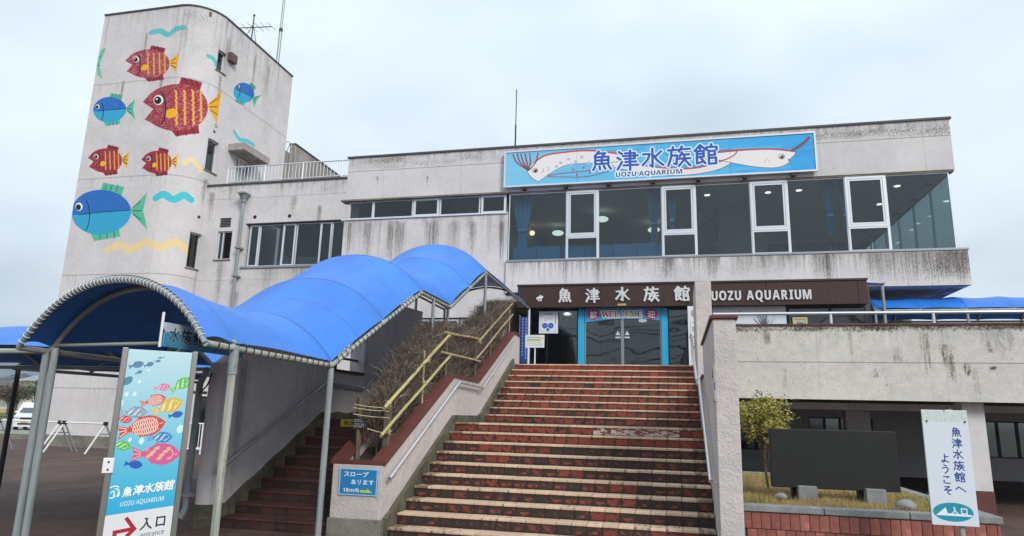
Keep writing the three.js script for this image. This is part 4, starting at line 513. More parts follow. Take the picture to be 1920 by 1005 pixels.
/* ------------------------------------------------------- rooftop sign board */
{
  const z = 21.34, A = onZ(946, 287, z), x0 = A.x, x1 = onZ(1531, 285, z).x, y0 = 9.17, y1 = 10.46, W = x1 - x0, H = y1 - y0, PP = 200, c = cv(Math.round(W * PP), Math.round(H * PP)), x = c.getContext('2d');
  const p = (u, v) => { const q = onZ(u, v, z); return [(q.x - x0) * PP, (y1 - q.y) * PP]; };
  const gr = x.createLinearGradient(0, 0, c.width, 0); gr.addColorStop(0, '#7cc0dc'); gr.addColorStop(0.5, '#4fb4e2'); gr.addColorStop(1, '#1e9cdb'); x.fillStyle = gr; x.fillRect(0, 0, c.width, c.height);
  const r = rng(3); for (let i = 0; i < 26; i++) { x.strokeStyle = `rgba(${i % 2 ? '150,208,232' : '20,120,190'},0.25)`; x.lineWidth = 8 + r() * 20; x.beginPath(); const y = r() * c.height, q = r() * c.width; x.moveTo(q, y); x.bezierCurveTo(q + 150, y - 24, q + 260, y + 26, q + 420, y - 8); x.stroke(); }
  const path = (pts) => { const cr = new THREE.CatmullRomCurve3(pts.map((q) => V(q[0], q[1], 0))).getPoints(60); x.beginPath(); cr.forEach((q, i) => { const w = p(q.x, q.y); if (i) x.lineTo(...w); else x.moveTo(...w); }); };
  const shape = (pts, col, st = '#33262c', w = 3) => { x.beginPath(); pts.forEach((q, i) => { const v = p(...q); if (i) x.lineTo(...v); else x.moveTo(...v); }); x.closePath(); x.fillStyle = col; x.fill(); if (st) { x.strokeStyle = st; x.lineWidth = w; x.stroke(); } };
  const cu = (pts) => new THREE.CatmullRomCurve3(pts.map((q) => V(q[0], q[1], 0))).getPoints(40).map((q) => [q.x, q.y]);
  const body = (top, bot, col) => shape(cu(top).concat(cu(bot)), col);
  // middle of the ribbon body
  body([[1150, 300], [1210, 312], [1290, 318], [1340, 308], [1385, 288]], [[1388, 296], [1350, 318], [1280, 330], [1210, 326], [1140, 312]], '#e0dad8'); path([[1150, 299], [1210, 311], [1290, 316], [1340, 306], [1384, 287]]); x.strokeStyle = '#c0454e'; x.lineWidth = 9; x.stroke();
  // left fish
  body([[986, 318], [1000, 304], [1020, 292], [1060, 285], [1100, 282], [1145, 285], [1180, 292]], [[1180, 300], [1140, 305], [1100, 306], [1060, 310], [1030, 326], [1018, 335], [1008, 341], [998, 336], [990, 328]], '#e4e0de');
  path([[1003, 302], [1020, 291], [1060, 284], [1100, 281], [1150, 286], [1185, 294]]); x.strokeStyle = '#c0454e'; x.lineWidth = 12; x.stroke();
  for (const [a, b, e] of [[960, 288, 975], [968, 287, 980], [975, 287, 985], [983, 286, 990], [992, 286, 994], [1008, 285, 998]]) { path([[990, 320], [(a + e) / 2, 304], [a, b]]); x.strokeStyle = '#3a2024'; x.lineWidth = 9; x.stroke(); x.strokeStyle = '#b5424c'; x.lineWidth = 5; x.stroke(); }
  for (const [a, b] of [[1050, 305], [1065, 298], [1078, 303], [1090, 294], [1042, 312], [1103, 305], [1070, 308]]) { x.fillStyle = '#bdb4cc'; x.beginPath(); x.ellipse(...p(a, b), 12, 10, 0.4, 0, 7); x.fill(); }
  for (const o of [0, 8]) { path([[1026, 330 + o * 0.3], [1060, 325 + o], [1100, 321 + o * 1.4], [1150, 311 + o]]); x.strokeStyle = '#5a2830'; x.lineWidth = 6; x.stroke(); x.strokeStyle = '#b5424c'; x.lineWidth = 3; x.stroke(); } for (const q of [[1073, 322], [1093, 317], [1080, 332], [1104, 327]]) { path([q, [q[0] + 1, q[1] - 4], [q[0] + 3, q[1] - 5]]); x.strokeStyle = '#b5424c'; x.lineWidth = 9; x.stroke(); }
  const eye = (u, v) => { x.fillStyle = '#eee'; x.beginPath(); x.arc(...p(u, v), 17, 0, 7); x.fill(); x.strokeStyle = '#222'; x.lineWidth = 3; x.stroke(); x.fillStyle = '#17161c'; x.beginPath(); x.arc(...p(u + 0.4, v + 0.4), 12, 0, 7); x.fill(); x.fillStyle = '#eee'; x.beginPath(); x.arc(...p(u - 1.2, v - 1.6), 4, 0, 7); x.fill(); };
  eye(1002, 320); path([[1014, 325], [1018, 320], [1017, 316]]); x.strokeStyle = '#4a4040'; x.lineWidth = 3; x.stroke(); path([[1026, 322], [1030, 317], [1027, 313], [1026, 319]]); x.strokeStyle = '#c49aa0'; x.stroke();
  // right fish
  body([[1330, 288], [1380, 283], [1430, 280], [1475, 281], [1494, 285]], [[1492, 290], [1484, 298], [1479, 300], [1482, 304], [1476, 309], [1460, 315], [1420, 314], [1370, 305], [1330, 296]], '#e4e0de'); path([[1330, 284], [1400, 280], [1450, 279], [1488, 283]]); x.strokeStyle = '#b5424c'; x.lineWidth = 12; x.stroke();
  path([[1486, 283], [1500, 274], [1512, 264], [1520, 255]]); x.strokeStyle = '#3a2024'; x.lineWidth = 17; x.stroke(); x.strokeStyle = '#8f4450'; x.lineWidth = 10; x.stroke();
  path([[1340, 304], [1362, 299], [1378, 290], [1384, 282]]); x.strokeStyle = '#b5424c'; x.lineWidth = 8; x.stroke(); eye(1467, 294); path([[1434, 306], [1440, 298], [1446, 306]]); x.strokeStyle = '#c49aa0'; x.lineWidth = 3; x.stroke();
  // lettering with pale outline
  const kz = [['魚', 1106, 282], ['津', 1154, 281], ['水', 1201, 277], ['族', 1250, 274], ['館', 1300, 270]], S = 44 * (onZ(1200, 300, z).x - onZ(1199, 300, z).x) * PP;
  for (const pass of [0, 1]) for (const [ch, u, v] of kz) { const q = p(u, v); kanji(x, ch, q[0], q[1], S, pass ? 16 : 32, pass ? '#1e4fae' : '#dfe6ee'); }
  x.font = 'bold 46px sans-serif'; x.textAlign = 'left'; x.textBaseline = 'alphabetic'; const q = p(1153, 334), q2 = p(1281, 326), tw = x.measureText('UOZU AQUARIUM').width; x.save(); x.translate(q[0], (q[1] + q2[1]) / 2); x.scale((q2[0] - q[0]) / tw, 1); x.lineJoin = 'round'; x.strokeStyle = '#dfe6ee'; x.lineWidth = 14; x.strokeText('UOZU AQUARIUM', 0, 0); x.fillStyle = '#27366c'; x.fillText('UOZU AQUARIUM', 0, 0); x.restore();
  for (const u of [1081, 1370]) { const w = p(u, 300); seam(x, w[0], 0, w[0], c.height, 0.5, 2); }
  const t = thing('roof_sign', 'long blue billboard with two oarfish and large kanji lettering', 'sign', [(x0 + x1) / 2, y0, -z]);
  add('panel', board(x0 + 0.03, x1 - 0.03, y0 + 0.03, y1 - 0.03, -z, 0.05), printMat(c, 0.45), t);
  for (const [a, b, d, e] of [[x0, x1, y0, y0 + 0.05], [x0, x1, y1 - 0.05, y1], [x0, x0 + 0.05, y0 + 0.05, y1 - 0.05], [x1 - 0.05, x1, y0 + 0.05, y1 - 0.05]]) add('frame_bar', box(a, b, d, e, -z - 0.08, -z + 0.025), M.alu, t);
  for (let i = 0; i < 7; i++) { const bx = x0 + 0.7 + i * (W - 1.4) / 6; add('bracket', box(bx - 0.06, bx + 0.06, y0 - 0.1, y0 - 0.002, -FZ, -z + 0.02), M.darkSteel, t); }
}
{ const b = onZ(966, 276, 22.4), m = thing('lightning_rod', 'thin lightning rod rising above the main roof', 'lightning rod', [b.x, 10.2, -22.4]); add('rod', bar(V(b.x, 10.2, -22.4), V(b.x, 11.9, -22.4), 0.03, 8), M.darkSteel, m); add('tip', bar(V(b.x, 11.9, -22.4), V(b.x, onZ(968, 168, 22.4).y, -22.4), 0.018, 6), M.darkSteel, m); }
/* --------------------------------------------- what stands behind the upper glass */
function curtain(u0, u1, v0, v1, z, tie, label) { // gathered drape: wide at the top, tied in, flaring again
  const a = onZ(u0, v0, z), b = onZ(u1, v1, z), W = b.x - a.x, H = a.y - b.y, nx = 60, ny = 24, P = [], I = [];
  for (let j = 0; j <= ny; j++) for (let i = 0; i <= nx; i++) { const t = j / ny, s = i / nx, k = t < tie ? 1 - 0.58 * Math.pow(t / tie, 1.5) : 0.42 + 0.1 * (t - tie) / (1 - tie); P.push(a.x + W * (0.5 + (s - 0.5) * k), a.y - H * t, -z + 0.05 * Math.sin(s * 40 + t) * (0.5 + 0.5 * k)); }
  for (let j = 0; j < ny; j++) for (let i = 0; i < nx; i++) { const q = j * (nx + 1) + i; I.push(q, q + nx + 1, q + 1, q + 1, q + nx + 1, q + nx + 2); }
  const g = new THREE.BufferGeometry(); g.setAttribute('position', new THREE.Float32BufferAttribute(P, 3)); g.setIndex(I); g.computeVertexNormals(); uvm(g);
  const t = thing('curtain', label, 'curtain', [(a.x + b.x) / 2, b.y, -z], 'tied blue curtains behind the upper windows'); add('drape', g, M.curtain, t); const y = a.y - H * tie; add('tieback', box((a.x + b.x) / 2 - W * 0.23, (a.x + b.x) / 2 + W * 0.23, y - 0.04, y + 0.04, -z - 0.08, -z + 0.08), M.curtain, t);
}
M.curtain = new THREE.MeshStandardMaterial({ color: rgb(110, 182, 226), roughness: 0.95, side: THREE.DoubleSide });
curtain(963, 998, 366, 474, 21.95, 0.62, 'blue tied curtain at the end window nearest the clerestory'); curtain(1212, 1241, 352, 452, 21.95, 0.68, 'blue tied curtain left of the second casement'); curtain(1249, 1271, 352, 440, 21.95, 0.7, 'blue curtain seen through the second casement'); curtain(1538, 1572, 336, 440, 22.0, 0.66, 'blue curtain of the pair left of the last casement'); curtain(1568, 1600, 336, 440, 22.0, 0.66, 'blue curtain touching the last casement frame');
{ // scalloped blue panel along the window foot
  const x0 = onZ(963, 470, 21.8).x, x1 = onZ(1241, 470, 21.8).x, s = new THREE.Shape(); s.moveTo(x0, 6.3); const yb = onZ(1100, 462, 21.8).y, n = 90; for (let i = 0; i <= n; i++) { const t = i / n; s.lineTo(x0 + (x1 - x0) * t, yb + 0.07 * Math.abs(Math.sin(t * Math.PI * 9))); } s.lineTo(x1, 6.3); s.closePath();
  const t = thing('wave_panel', 'blue scalloped panel standing along the foot of the upper windows', 'panel', [(x0 + x1) / 2, 6.3, -21.8]); add('board', uvm(new THREE.ExtrudeGeometry(s, { depth: 0.03, bevelEnabled: false }).translate(0, 0, -21.83)), std(rgb(70, 140, 190), 0.8), t); for (const k of [0.16, 0.33, 0.5, 0.68, 0.84]) add('seam', box(x0 + (x1 - x0) * k - 0.008, x0 + (x1 - x0) * k + 0.008, 6.6, yb, -21.8, -21.792), M.darkSteel, t);
}
{ // lattice screen
  const a = onZ(1306, 395, 23.2), b = onZ(1352, 480, 23.2), t = thing('lattice_screen', 'brown wooden lattice screen behind the upper window', 'screen', [(a.x + b.x) / 2, 5.9, -23.2]), w = std(rgb(112, 96, 84), 0.8); add('frame', [box(a.x, b.x, a.y - 0.04, a.y, -23.22, -23.18), box(a.x, a.x + 0.04, 5.9, a.y - 0.04, -23.22, -23.18), box(b.x - 0.04, b.x, 5.9, a.y - 0.04, -23.22, -23.18)], w, t);
  const W = b.x - a.x, H = a.y - 5.9; for (let k = 0; k < 24; k++) for (const s of [1, -1]) { const c0 = -W + k * 0.16; let p0 = V(a.x, 5.9 + c0, 0), L = W; const pts = []; for (const m of [0, 1]) pts.push(V(s > 0 ? a.x + m * W : b.x - m * W, 5.9 + Math.min(H, Math.max(0, c0 + m * W)), -23.2 + s * 0.012)); if (pts[0].y !== pts[1].y && c0 >= 0 && c0 + W <= H) add('slat', bar(pts[0], pts[1], 0.012, 4), w, t); }
}
{ // lamps on and below the ceiling
  const em = new THREE.MeshStandardMaterial({ color: 0xffffff, emissive: new THREE.Color(1, 0.98, 0.92), emissiveIntensity: 1.6, roughness: 0.5 }), rimM = M.alu;
  [[1326, 366], [1440, 361], [1498, 357], [1649, 383], [1682, 349], [1773, 377], [1709, 431], [1745, 405], [1721, 419], [1683, 455]].forEach(([u, v], i) => { const q = onY(u, v, 9.06); if (-q.z > 32 || -q.z < 21.8) return; const t = thing('downlight', 'small lit downlight in the upper floor ceiling', 'ceiling light', [q.x, 9.08, q.z], 'recessed downlights of the upper floor'); add('rim', new THREE.TorusGeometry(0.1, 0.012, 6, 20).rotateX(Math.PI / 2).translate(q.x, 9.075, q.z), rimM, t); add('lens', new THREE.CylinderGeometry(0.09, 0.09, 0.03, 20).translate(q.x, 9.065, q.z), em, t); });
  [[998, 437, 8.75, 0], [1046, 437, 8.75, 1], [1129, 411, 8.75, 1], [1226, 431, 8.75, 1], [1064, 589, 4.85, 2], [1205, 601, 4.85, 2]].forEach(([u, v, h, k]) => { const q = onY(u, v, h); const top = h > 6 ? 9.08 : 5.3; const t = thing('pendant_lamp', k === 0 ? 'small warm bulb lamp behind the upper window' : k === 1 ? 'flat oval pendant lamp hanging behind the upper windows' : 'round white lamp glimpsed inside the entrance lobby', 'lamp', [q.x, h, q.z], k === 1 ? 'oval pendant lamps' : k === 2 ? 'lobby lamps' : undefined); const lm = new THREE.MeshStandardMaterial({ color: 0xffffff, emissive: k === 0 ? new THREE.Color(1, 0.62, 0.3) : new THREE.Color(0.86, 0.94, 0.84), emissiveIntensity: k === 0 ? 2 : 0.9 }); add('shade', new THREE.SphereGeometry(k === 0 ? 0.1 : k === 1 ? 0.23 : 0.14, 20, 10).scale(1, k === 0 ? 1 : 0.42, 1).translate(q.x, h, q.z), lm, t); add('stem', bar(V(q.x, h + 0.05, q.z), V(q.x, top, q.z), 0.012, 6), M.black, t); });
}
/* ================================================================= stairs */
const stepZ = (k) => k <= 10 ? -9.03 - 0.308 * (k - 1) : -13.78 - 0.314 * (k - 11), stepY = (k) => 0.1516 * k; // nosing line of step k
const profile = (z) => { // walking line along the flights
  const a = -9.03, b = stepZ(10), c = stepZ(11) + 0.3, d = stepZ(19); z = Math.max(d, Math.min(a, z)); if (z > b) return stepY(1) + (stepY(10) - stepY(1)) * (a - z) / (a - b); if (z > c) return stepY(10); return stepY(10) + (stepY(19) - stepY(10)) * (c - z) / (c - d);
};
// atlas of tile faces: glazed red with dark algae creeping in from the joints
function tileAtlas(red, dark, seed, heavy, nosing) {
  const cw = 96, chh = 56, c = cv(cw * 8, chh * 4), x = c.getContext('2d'), im = x.createImageData(c.width, c.height), d = im.data, r = rng(seed);
  for (let cy = 0; cy < 4; cy++) for (let cx = 0; cx < 8; cx++) {
    const cover = cy === 0 ? 0.22 + 0.18 * r() : cy === 1 ? 0.42 + 0.2 * r() : cy === 2 ? 0.72 + 0.3 * r() : 0.3, cov = nosing ? [0.02, 0.2, 0.62, 0.1][cy] + 0.1 * r() : cover, wh = heavy ? 0 : (cy === 3 ? 1 : 0), ox = r() * 90, oy = r() * 90, tone = nosing ? 0.95 + 0.1 * r() : 0.85 + 0.3 * r();
    for (let j = 0; j < chh; j++) for (let i = 0; i < cw; i++) {
      const u = i / cw, v = j / chh, e = Math.min(u, 1 - u) * 1.7, f = Math.min(v * 1.1, (1 - v) * 1.6), edge = nosing ? 0.35 : Math.min(e, f) * 1.6, n = fbm(u * 5 + ox, v * 3.5 + oy, 4), m = fbm(u * 16 + ox, v * 10 + oy, 3);
      let k = 1 / (1 + Math.exp(-(cov * 1.7 - edge * 0.9 - 0.62 + (n - 0.5) * 2.4 + (m - 0.5) * 0.9) * 9)); const g = 0.88 + 0.24 * r();
      let q = [0, 1, 2].map((w) => (red[w] * tone * (1 - k) + dark[(r() > 0.8 ? 1 : 0)][w] * k) * g);
      if (wh) { const w2 = 1 / (1 + Math.exp(-(fbm(u * 3 + ox, v * 4 + oy + 9, 4) - 0.5 + 0.25 * (v - 0.35)) * 40)); q = q.map((w, ii) => w * (1 - w2) + [186, 180, 172][ii] * w2 * g); }
      const p = ((cy * chh + j) * c.width + cx * cw + i) * 4; d[p] = q[0]; d[p + 1] = q[1]; d[p + 2] = q[2]; d[p + 3] = 255;
    }
  }
  x.putImageData(im, 0, 0); return new THREE.MeshStandardMaterial({ map: ctex(c), roughness: 0.7 });
}
const cellGeo = (w, h, dp, bev, cx, cy, face = 'z') => { const g = new RoundedBoxGeometry(w, h, dp, 1, bev), p = g.attributes.position, uv = g.attributes.uv; for (let i = 0; i < p.count; i++) { const u = p.getX(i) / w + 0.5, v = face === 'z' ? p.getY(i) / h + 0.5 : 0.5 - p.getZ(i) / dp; uv.setXY(i, (cx + 0.03 + 0.94 * u) / 8, 1 - (cy + 1 - (0.04 + 0.92 * v)) / 4); } return g; };
function flight(t, x0, x1, tw, riserM, nosM, o) {
  const n = Math.round((x1 - x0) / tw), w = (x1 - x0) / n; let rc = 0, nc = 0; const restR = [], restN = [], rg = {}, ng = {};
  // concrete core
  const pts = [[stepZ(1) - 0.02, -0.05]]; for (let k = 1; k <= 19; k++) { pts.push([stepZ(k) - 0.02, stepY(k - 1) - 0.03]); pts.push([stepZ(k) - 0.02, stepY(k) - 0.03]); } pts.push([-17.2, stepY(19) - 0.03], [-17.2, -0.05]); pts[1] = [stepZ(1) - 0.02, 0];
  add('core', prism(pts.slice(1), 'x', x0, x1), M.mossConc, t);
  for (let k = 1; k <= 19; k++) {
    const z = stepZ(k), y = stepY(k), zn = k === 19 ? -16.75 : k === 10 ? stepZ(11) + 0.02 : stepZ(k + 1), dp = k === 10 || k === 19 ? 0.3 : z - zn - 0.006;
    if (k === 10) add('landing', uvm(box(x0, x1, y - 0.03, y - 0.004, zn, z - 0.31)), M.mossConc, t);
    for (let i = 0; i < n; i++) {
      const cx = x0 + (i + 0.5) * w, rowsel = o.row(k, i, n), cc = Math.floor(R() * 8), kr = rowsel * 8 + cc, rgk = rg[kr] || (rg[kr] = cellGeo(w - 0.006, 0.112, 0.012, 0.003, cc, rowsel)), jit = (R() - 0.5) * 0.003;
      const pr = V(cx, y - 0.03 - 0.06, z - 0.017 + jit); if (rc < 300) { add('riser_tile', rgk, riserM, t, pr); rc++; } else restR.push(rgk.clone().translate(pr.x, pr.y, pr.z));
      const nr = o.nrow(k, i, n), c2 = Math.floor(R() * 8), kn = (nr * 8 + c2) + (dp < 0.31 ? '' : 'b') + dp.toFixed(2), ngk = ng[kn] || (ng[kn] = cellGeo(w - 0.006, 0.032, dp, 0.006, c2, nr, 'y')), pn = V(cx, y - 0.016 + jit, z - dp / 2 + 0.004); if (nc < 300) { add('nosing_tile', ngk, nosM, t, pn); nc++; } else restN.push(ngk.clone().translate(pn.x, pn.y, pn.z));
    }
  }
  if (restR.length) add('upper_riser_tiles', restR, riserM, t).userData.kind = 'stuff'; if (restN.length) add('upper_nosing_tiles', restN, nosM, t).userData.kind = 'stuff';
}
const redTiles = tileAtlas([130, 57, 42], [[40, 29, 26], [60, 52, 44]], 91, false), beigeTiles = tileAtlas([200, 172, 146], [[128, 104, 84], [92, 74, 62]], 92, true, true), brownTiles = tileAtlas([62, 33, 28], [[36, 22, 20], [52, 38, 34]], 93, true), brownNos = tileAtlas([76, 42, 36], [[50, 31, 27], [66, 50, 45]], 94, true, true);
const stairs = thing('main_staircase', 'broad red tiled staircase with beige nosings leading to the entrance', 'staircase', [-1.67, 0, -12.8]);
flight(stairs, -3.79, 0.45, 0.2, redTiles, beigeTiles, { row: (k, i, n) => { if (k === 10 && i > n * 0.56 && i < n * 0.95) return R() > 0.25 ? 3 : 0; const v = (k >= 18 ? 0.2 : k >= 11 ? 1.05 : k >= 9 ? 0.5 : 2.0) + 2.4 * (fbm(i * 0.28 + 3, k * 0.9, 3) - 0.5) + 0.5 * (R() - 0.5); return Math.max(0, Math.min(2, Math.round(v))); }, nrow: (k, i, n) => (k === 10 && (i < 2 || i > n - 3)) ? 2 : (i === n - 1 || i === 0) && R() > 0.4 ? 2 : R() > 0.8 ? 1 : 0 });
const side = thing('side_staircase', 'narrow dark maroon tiled stairs under the blue canopy', 'staircase', [-5.5, 0, -12.8]);
flight(side, -6.34, -4.63, 0.215, brownTiles, brownNos, { row: () => Math.floor(R() * 3), nrow: () => Math.floor(R() * 2.4) });
// floor at the stair head
struct('upper_landing', box(-6.3, 6.0, 2.5, FLOOR - 0.004, -21.36, -17.2), M.cap, 'tiled floor at the stair head');
/* -------------------------------------------------------- planter between the flights */
const planterTop = [[-8.95, 0.95], [-11.81, 2.3], [-13.4, 2.28], [-16.47, 3.63], [-17.1, 3.63]];
const pTop = (z) => { const a = planterTop; if (z >= a[0][0]) return a[0][1]; for (let i = 0; i < a.length - 1; i++) if (z >= a[i + 1][0]) return a[i][1] + (a[i + 1][1] - a[i][1]) * (a[i][0] - z) / (a[i][0] - a[i + 1][0]); return a[a.length - 1][1]; };
{
  const t = thing('stair_planter', 'white stepped planter wall with red brown caps between the two stairs', 'planter', [-4.2, 0, -12.9]), PX0 = -4.61, PX1 = -3.86;
  const poly2 = planterTop.concat([[-17.1, 0], [-8.95, 0]]); const whiteM = M.stuccoRough;
  add('wall', prism(poly2.slice(0, 5).concat([[-17.1, 0.26], [-8.95, 0.26]]), 'x', PX1 - 0.13, PX1), whiteM, t); add('wall', prism(poly2.slice(0, 5).concat([[-17.1, 0.26], [-8.95, 0.26]]), 'x', PX0, PX0 + 0.13), whiteM, t);
  add('end_wall', rbox(PX0 + 0.003, PX1 - 0.003, 0.24, 0.952, -9.1, -8.93, 0.02), whiteM, t); add('plinth', rbox(PX0 - 0.02, PX1 + 0.02, -0.02, 0.25, -9.4, -8.91, 0.015), M.concrete, t);
  add('soil', prism(planterTop.map((q) => [Math.min(q[0], -9.1), q[1] - 0.12]).concat([[-17.1, 0.2], [-9.1, 0.2]]), 'x', PX0 + 0.135, PX1 - 0.135), tileMat([58, 48, 40], 1, 160, { seed: 97, grain: 0.5, patch: 0.3, ps: 4 }, null, 0.95, 0.02), t);
  const cap = (xa, xb) => { for (let i = 0; i < planterTop.length - 1; i++) { const a = planterTop[i], b = planterTop[i + 1], e = i === 0 ? 0.02 : 0; add('cap', prism([[a[0] + e, a[1] + 0.001], [a[0] + e, a[1] + 0.055], [b[0], b[1] + 0.055], [b[0], b[1] + 0.001]], 'x', xa, xb), M.cap, t); } };
  cap(PX1 - 0.19, PX1 + 0.03); cap(PX0 - 0.03, PX0 + 0.19); add('cap', rbox(PX0 + 0.192, PX1 - 0.192, 0.953, 1.003, -9.14, -8.93, 0.006), M.cap, t);
  // grimy skirting where the wall meets the steps
  const sk = (xa, xb, mat) => { const pts = []; for (let z = -9.0; z > -16.3; z -= 0.2) pts.push([z, Math.min(profile(z) + 0.12, 2.98)]); pts.push([-16.3, profile(-16.3) + 0.12]); pts.push([-16.3, profile(-16.3) - 0.25]); for (let z = -16.3; z < -9.0; z += 0.4) pts.push([z, profile(z) - 0.28]); pts.push([-9.0, 0.0]); return prism(pts, 'x', xa, xb); };
  add('skirting', sk(PX1 + 0.002, PX1 + 0.065), M.mossConc, t); add('skirting', sk(PX0 - 0.022, PX0 - 0.002), M.mossConc, t);
  // sign on the end wall
  const a = onZ(637.5, 877, 8.91), b = onZ(706, 931, 8.91), c = cv(560, 440), x = c.getContext('2d'); x.fillStyle = '#1f7db8'; x.fillRect(0, 0, 560, 440); x.strokeStyle = '#9fc4da'; x.lineWidth = 18; x.strokeRect(9, 9, 542, 422);
  [...'スロープ'].forEach((ch, i) => kanji(x, ch, 60 + i * 92, 50, 88, 13, '#dfe8ee')); [...'あります'].forEach((ch, i) => kanji(x, ch, 170 + i * 86, 178, 84, 11, '#dfe8ee')); x.font = 'bold 84px sans-serif'; x.fillStyle = '#dfe8ee'; x.textBaseline = 'alphabetic'; x.fillText('18m', 62, 388); kanji(x, '先', 234, 318, 72, 9, '#dfe8ee');
  x.fillStyle = '#c9c94a'; x.beginPath(); x.moveTo(318, 350); x.lineTo(420, 350); x.lineTo(410, 318); x.lineTo(500, 388); x.lineTo(318, 388); x.closePath(); x.fill();
  solo('slope_sign', board(a.x, b.x, b.y, a.y, -8.91, 0.018), printMat(c), 'blue slope notice with yellow arrow on the planter end wall', 'sign');
}
/* ------------------------------------------------------------ right hand stair wall */
{
  const t = thing('stair_side_wall', 'white textured wall stepping up along the right side of the stairs', 'wall', [0.6, 0, -12.5]), X0 = 0.46, X1 = 0.735;
  add('wall', rbox(X0, X1, -0.02, 2.88, -11.9, -8.7, 0.02), M.stuccoRough, t); add('wall', box(X0 + 0.002, X1 - 0.003, -0.02, 2.36, -15.2, -11.9), M.stuccoRough, t); add('wall', rbox(X0 + 0.004, X1 + 0.07, -0.02, 4.62, -16.9, -15.2, 0.02), M.stuccoRough, t);
  add('cap', rbox(X0 - 0.03, X1 + 0.03, 2.881, 2.925, -11.95, -8.67, 0.008), M.cap, t); add('cap', rbox(X0 - 0.03, X1 + 0.03, 2.361, 2.405, -15.19, -11.96, 0.008), M.cap, t);
  // round painted mark on the stair side of the wall
  const c = cv(160, 320), x = c.getContext('2d'); x.fillStyle = '#bab5b2'; x.fillRect(0, 0, 160, 320); x.fillStyle = '#d4d8dc'; x.beginPath(); x.ellipse(80, 190, 62, 110, 0, 0, 7); x.fill(); x.strokeStyle = '#3a4668'; x.lineWidth = 12; x.stroke(); x.fillStyle = '#3a4668'; x.beginPath(); x.ellipse(80, 80, 22, 60, 0, 0, 7); x.fill(); x.fillStyle = '#8a94a8'; for (const q of [[50, 170], [100, 190], [70, 230], [104, 250], [56, 262]]) { x.beginPath(); x.arc(...q, 12, 0, 7); x.fill(); }
  const q = onX(1337, 718, X0 - 0.01), g = uvm(box(X0 - 0.012, X0 - 0.002, q.y - 0.22, q.y + 0.2, q.z - 0.28, q.z + 0.28), [q.z - 0.28, q.y - 0.22, 0.56, 0.42]); add('painted_plaque', g, printMat(c), t);
}
/* ------------------------------------------------------------------ handrails */
function handrail(label, X, sgn, legs, brackets, wallX) {
  const t = thing('handrail', label, 'handrail', [X, legs[0][0].y, legs[0][0].z]); legs.forEach((p) => add('rail', poly(p, 0.025, 12), M.steel, t)); brackets.forEach((b) => add('bracket', tube([V(X, b.y, b.z), V(X + sgn * 0.005, b.y - 0.06, b.z), V(X + sgn * 0.03, b.y - 0.09, b.z), V(wallX, b.y - 0.09, b.z)], 0.01, 12, 6), M.steel, t));
}
{
  const L = (X, o) => [V(X, 0.93 + o, -8.98), V(X, 2.3 + o - 0.12, -11.9), V(X, 2.3 + o - 0.14, -13.45), V(X, 3.52 + o, -16.3)];
  const X = -3.77, p = [onX(731, 897, X), onX(862, 717, X), onX(906, 727, X), onX(964, 640, X)]; handrail('stainless handrail on the white planter wall beside the red steps', X, -1, [p], [p[0].clone().lerp(p[1], 0.06), p[0].clone().lerp(p[1], 0.55), p[0].clone().lerp(p[1], 0.94), p[1].clone().lerp(p[2], 0.92), p[2].clone().lerp(p[3], 0.5), p[2].clone().lerp(p[3], 0.92)], -3.86);
  const Xl = -6.31, q = [onX(407, 883, Xl), onX(613, 716, Xl), onX(682, 728, Xl), V(Xl, 3.65, -16.4)]; handrail('stainless handrail along the grey wall of the side stairs', Xl, -1, [q], [q[0].clone().lerp(q[1], 0.05), q[0].clone().lerp(q[1], 0.6), q[0].clone().lerp(q[1], 0.95), q[1].clone().lerp(q[2], 0.1), q[2].clone().lerp(q[3], 0.4)], -6.4);
  const Xr = 0.38; const r1 = [V(Xr, 0.95, -8.8), V(Xr, 2.3, -11.75), V(Xr, 2.33, -12.3)], r2 = [V(Xr, 2.25, -12.35), V(Xr, 2.42, -13.4), V(Xr, 3.62, -16.6), V(Xr, 3.6, -17.1)]; handrail('two stainless handrail lengths along the right hand stair wall', Xr, 1, [r1, r2], [r1[0].clone().lerp(r1[1], 0.05), r1[0].clone().lerp(r1[1], 0.5), r1[0].clone().lerp(r1[1], 0.95), r2[1].clone().lerp(r2[2], 0.1), r2[1].clone().lerp(r2[2], 0.6)], 0.46);
  const Xp = -4.70, s = [onX(631, 886, Xp), V(Xp, 2.15, -11.8)]; handrail('short stainless handrail on the stair side of the planter', Xp, 1, [s], [s[0].clone().lerp(s[1], 0.05), s[0].clone().lerp(s[1], 0.5)], -4.61);
}
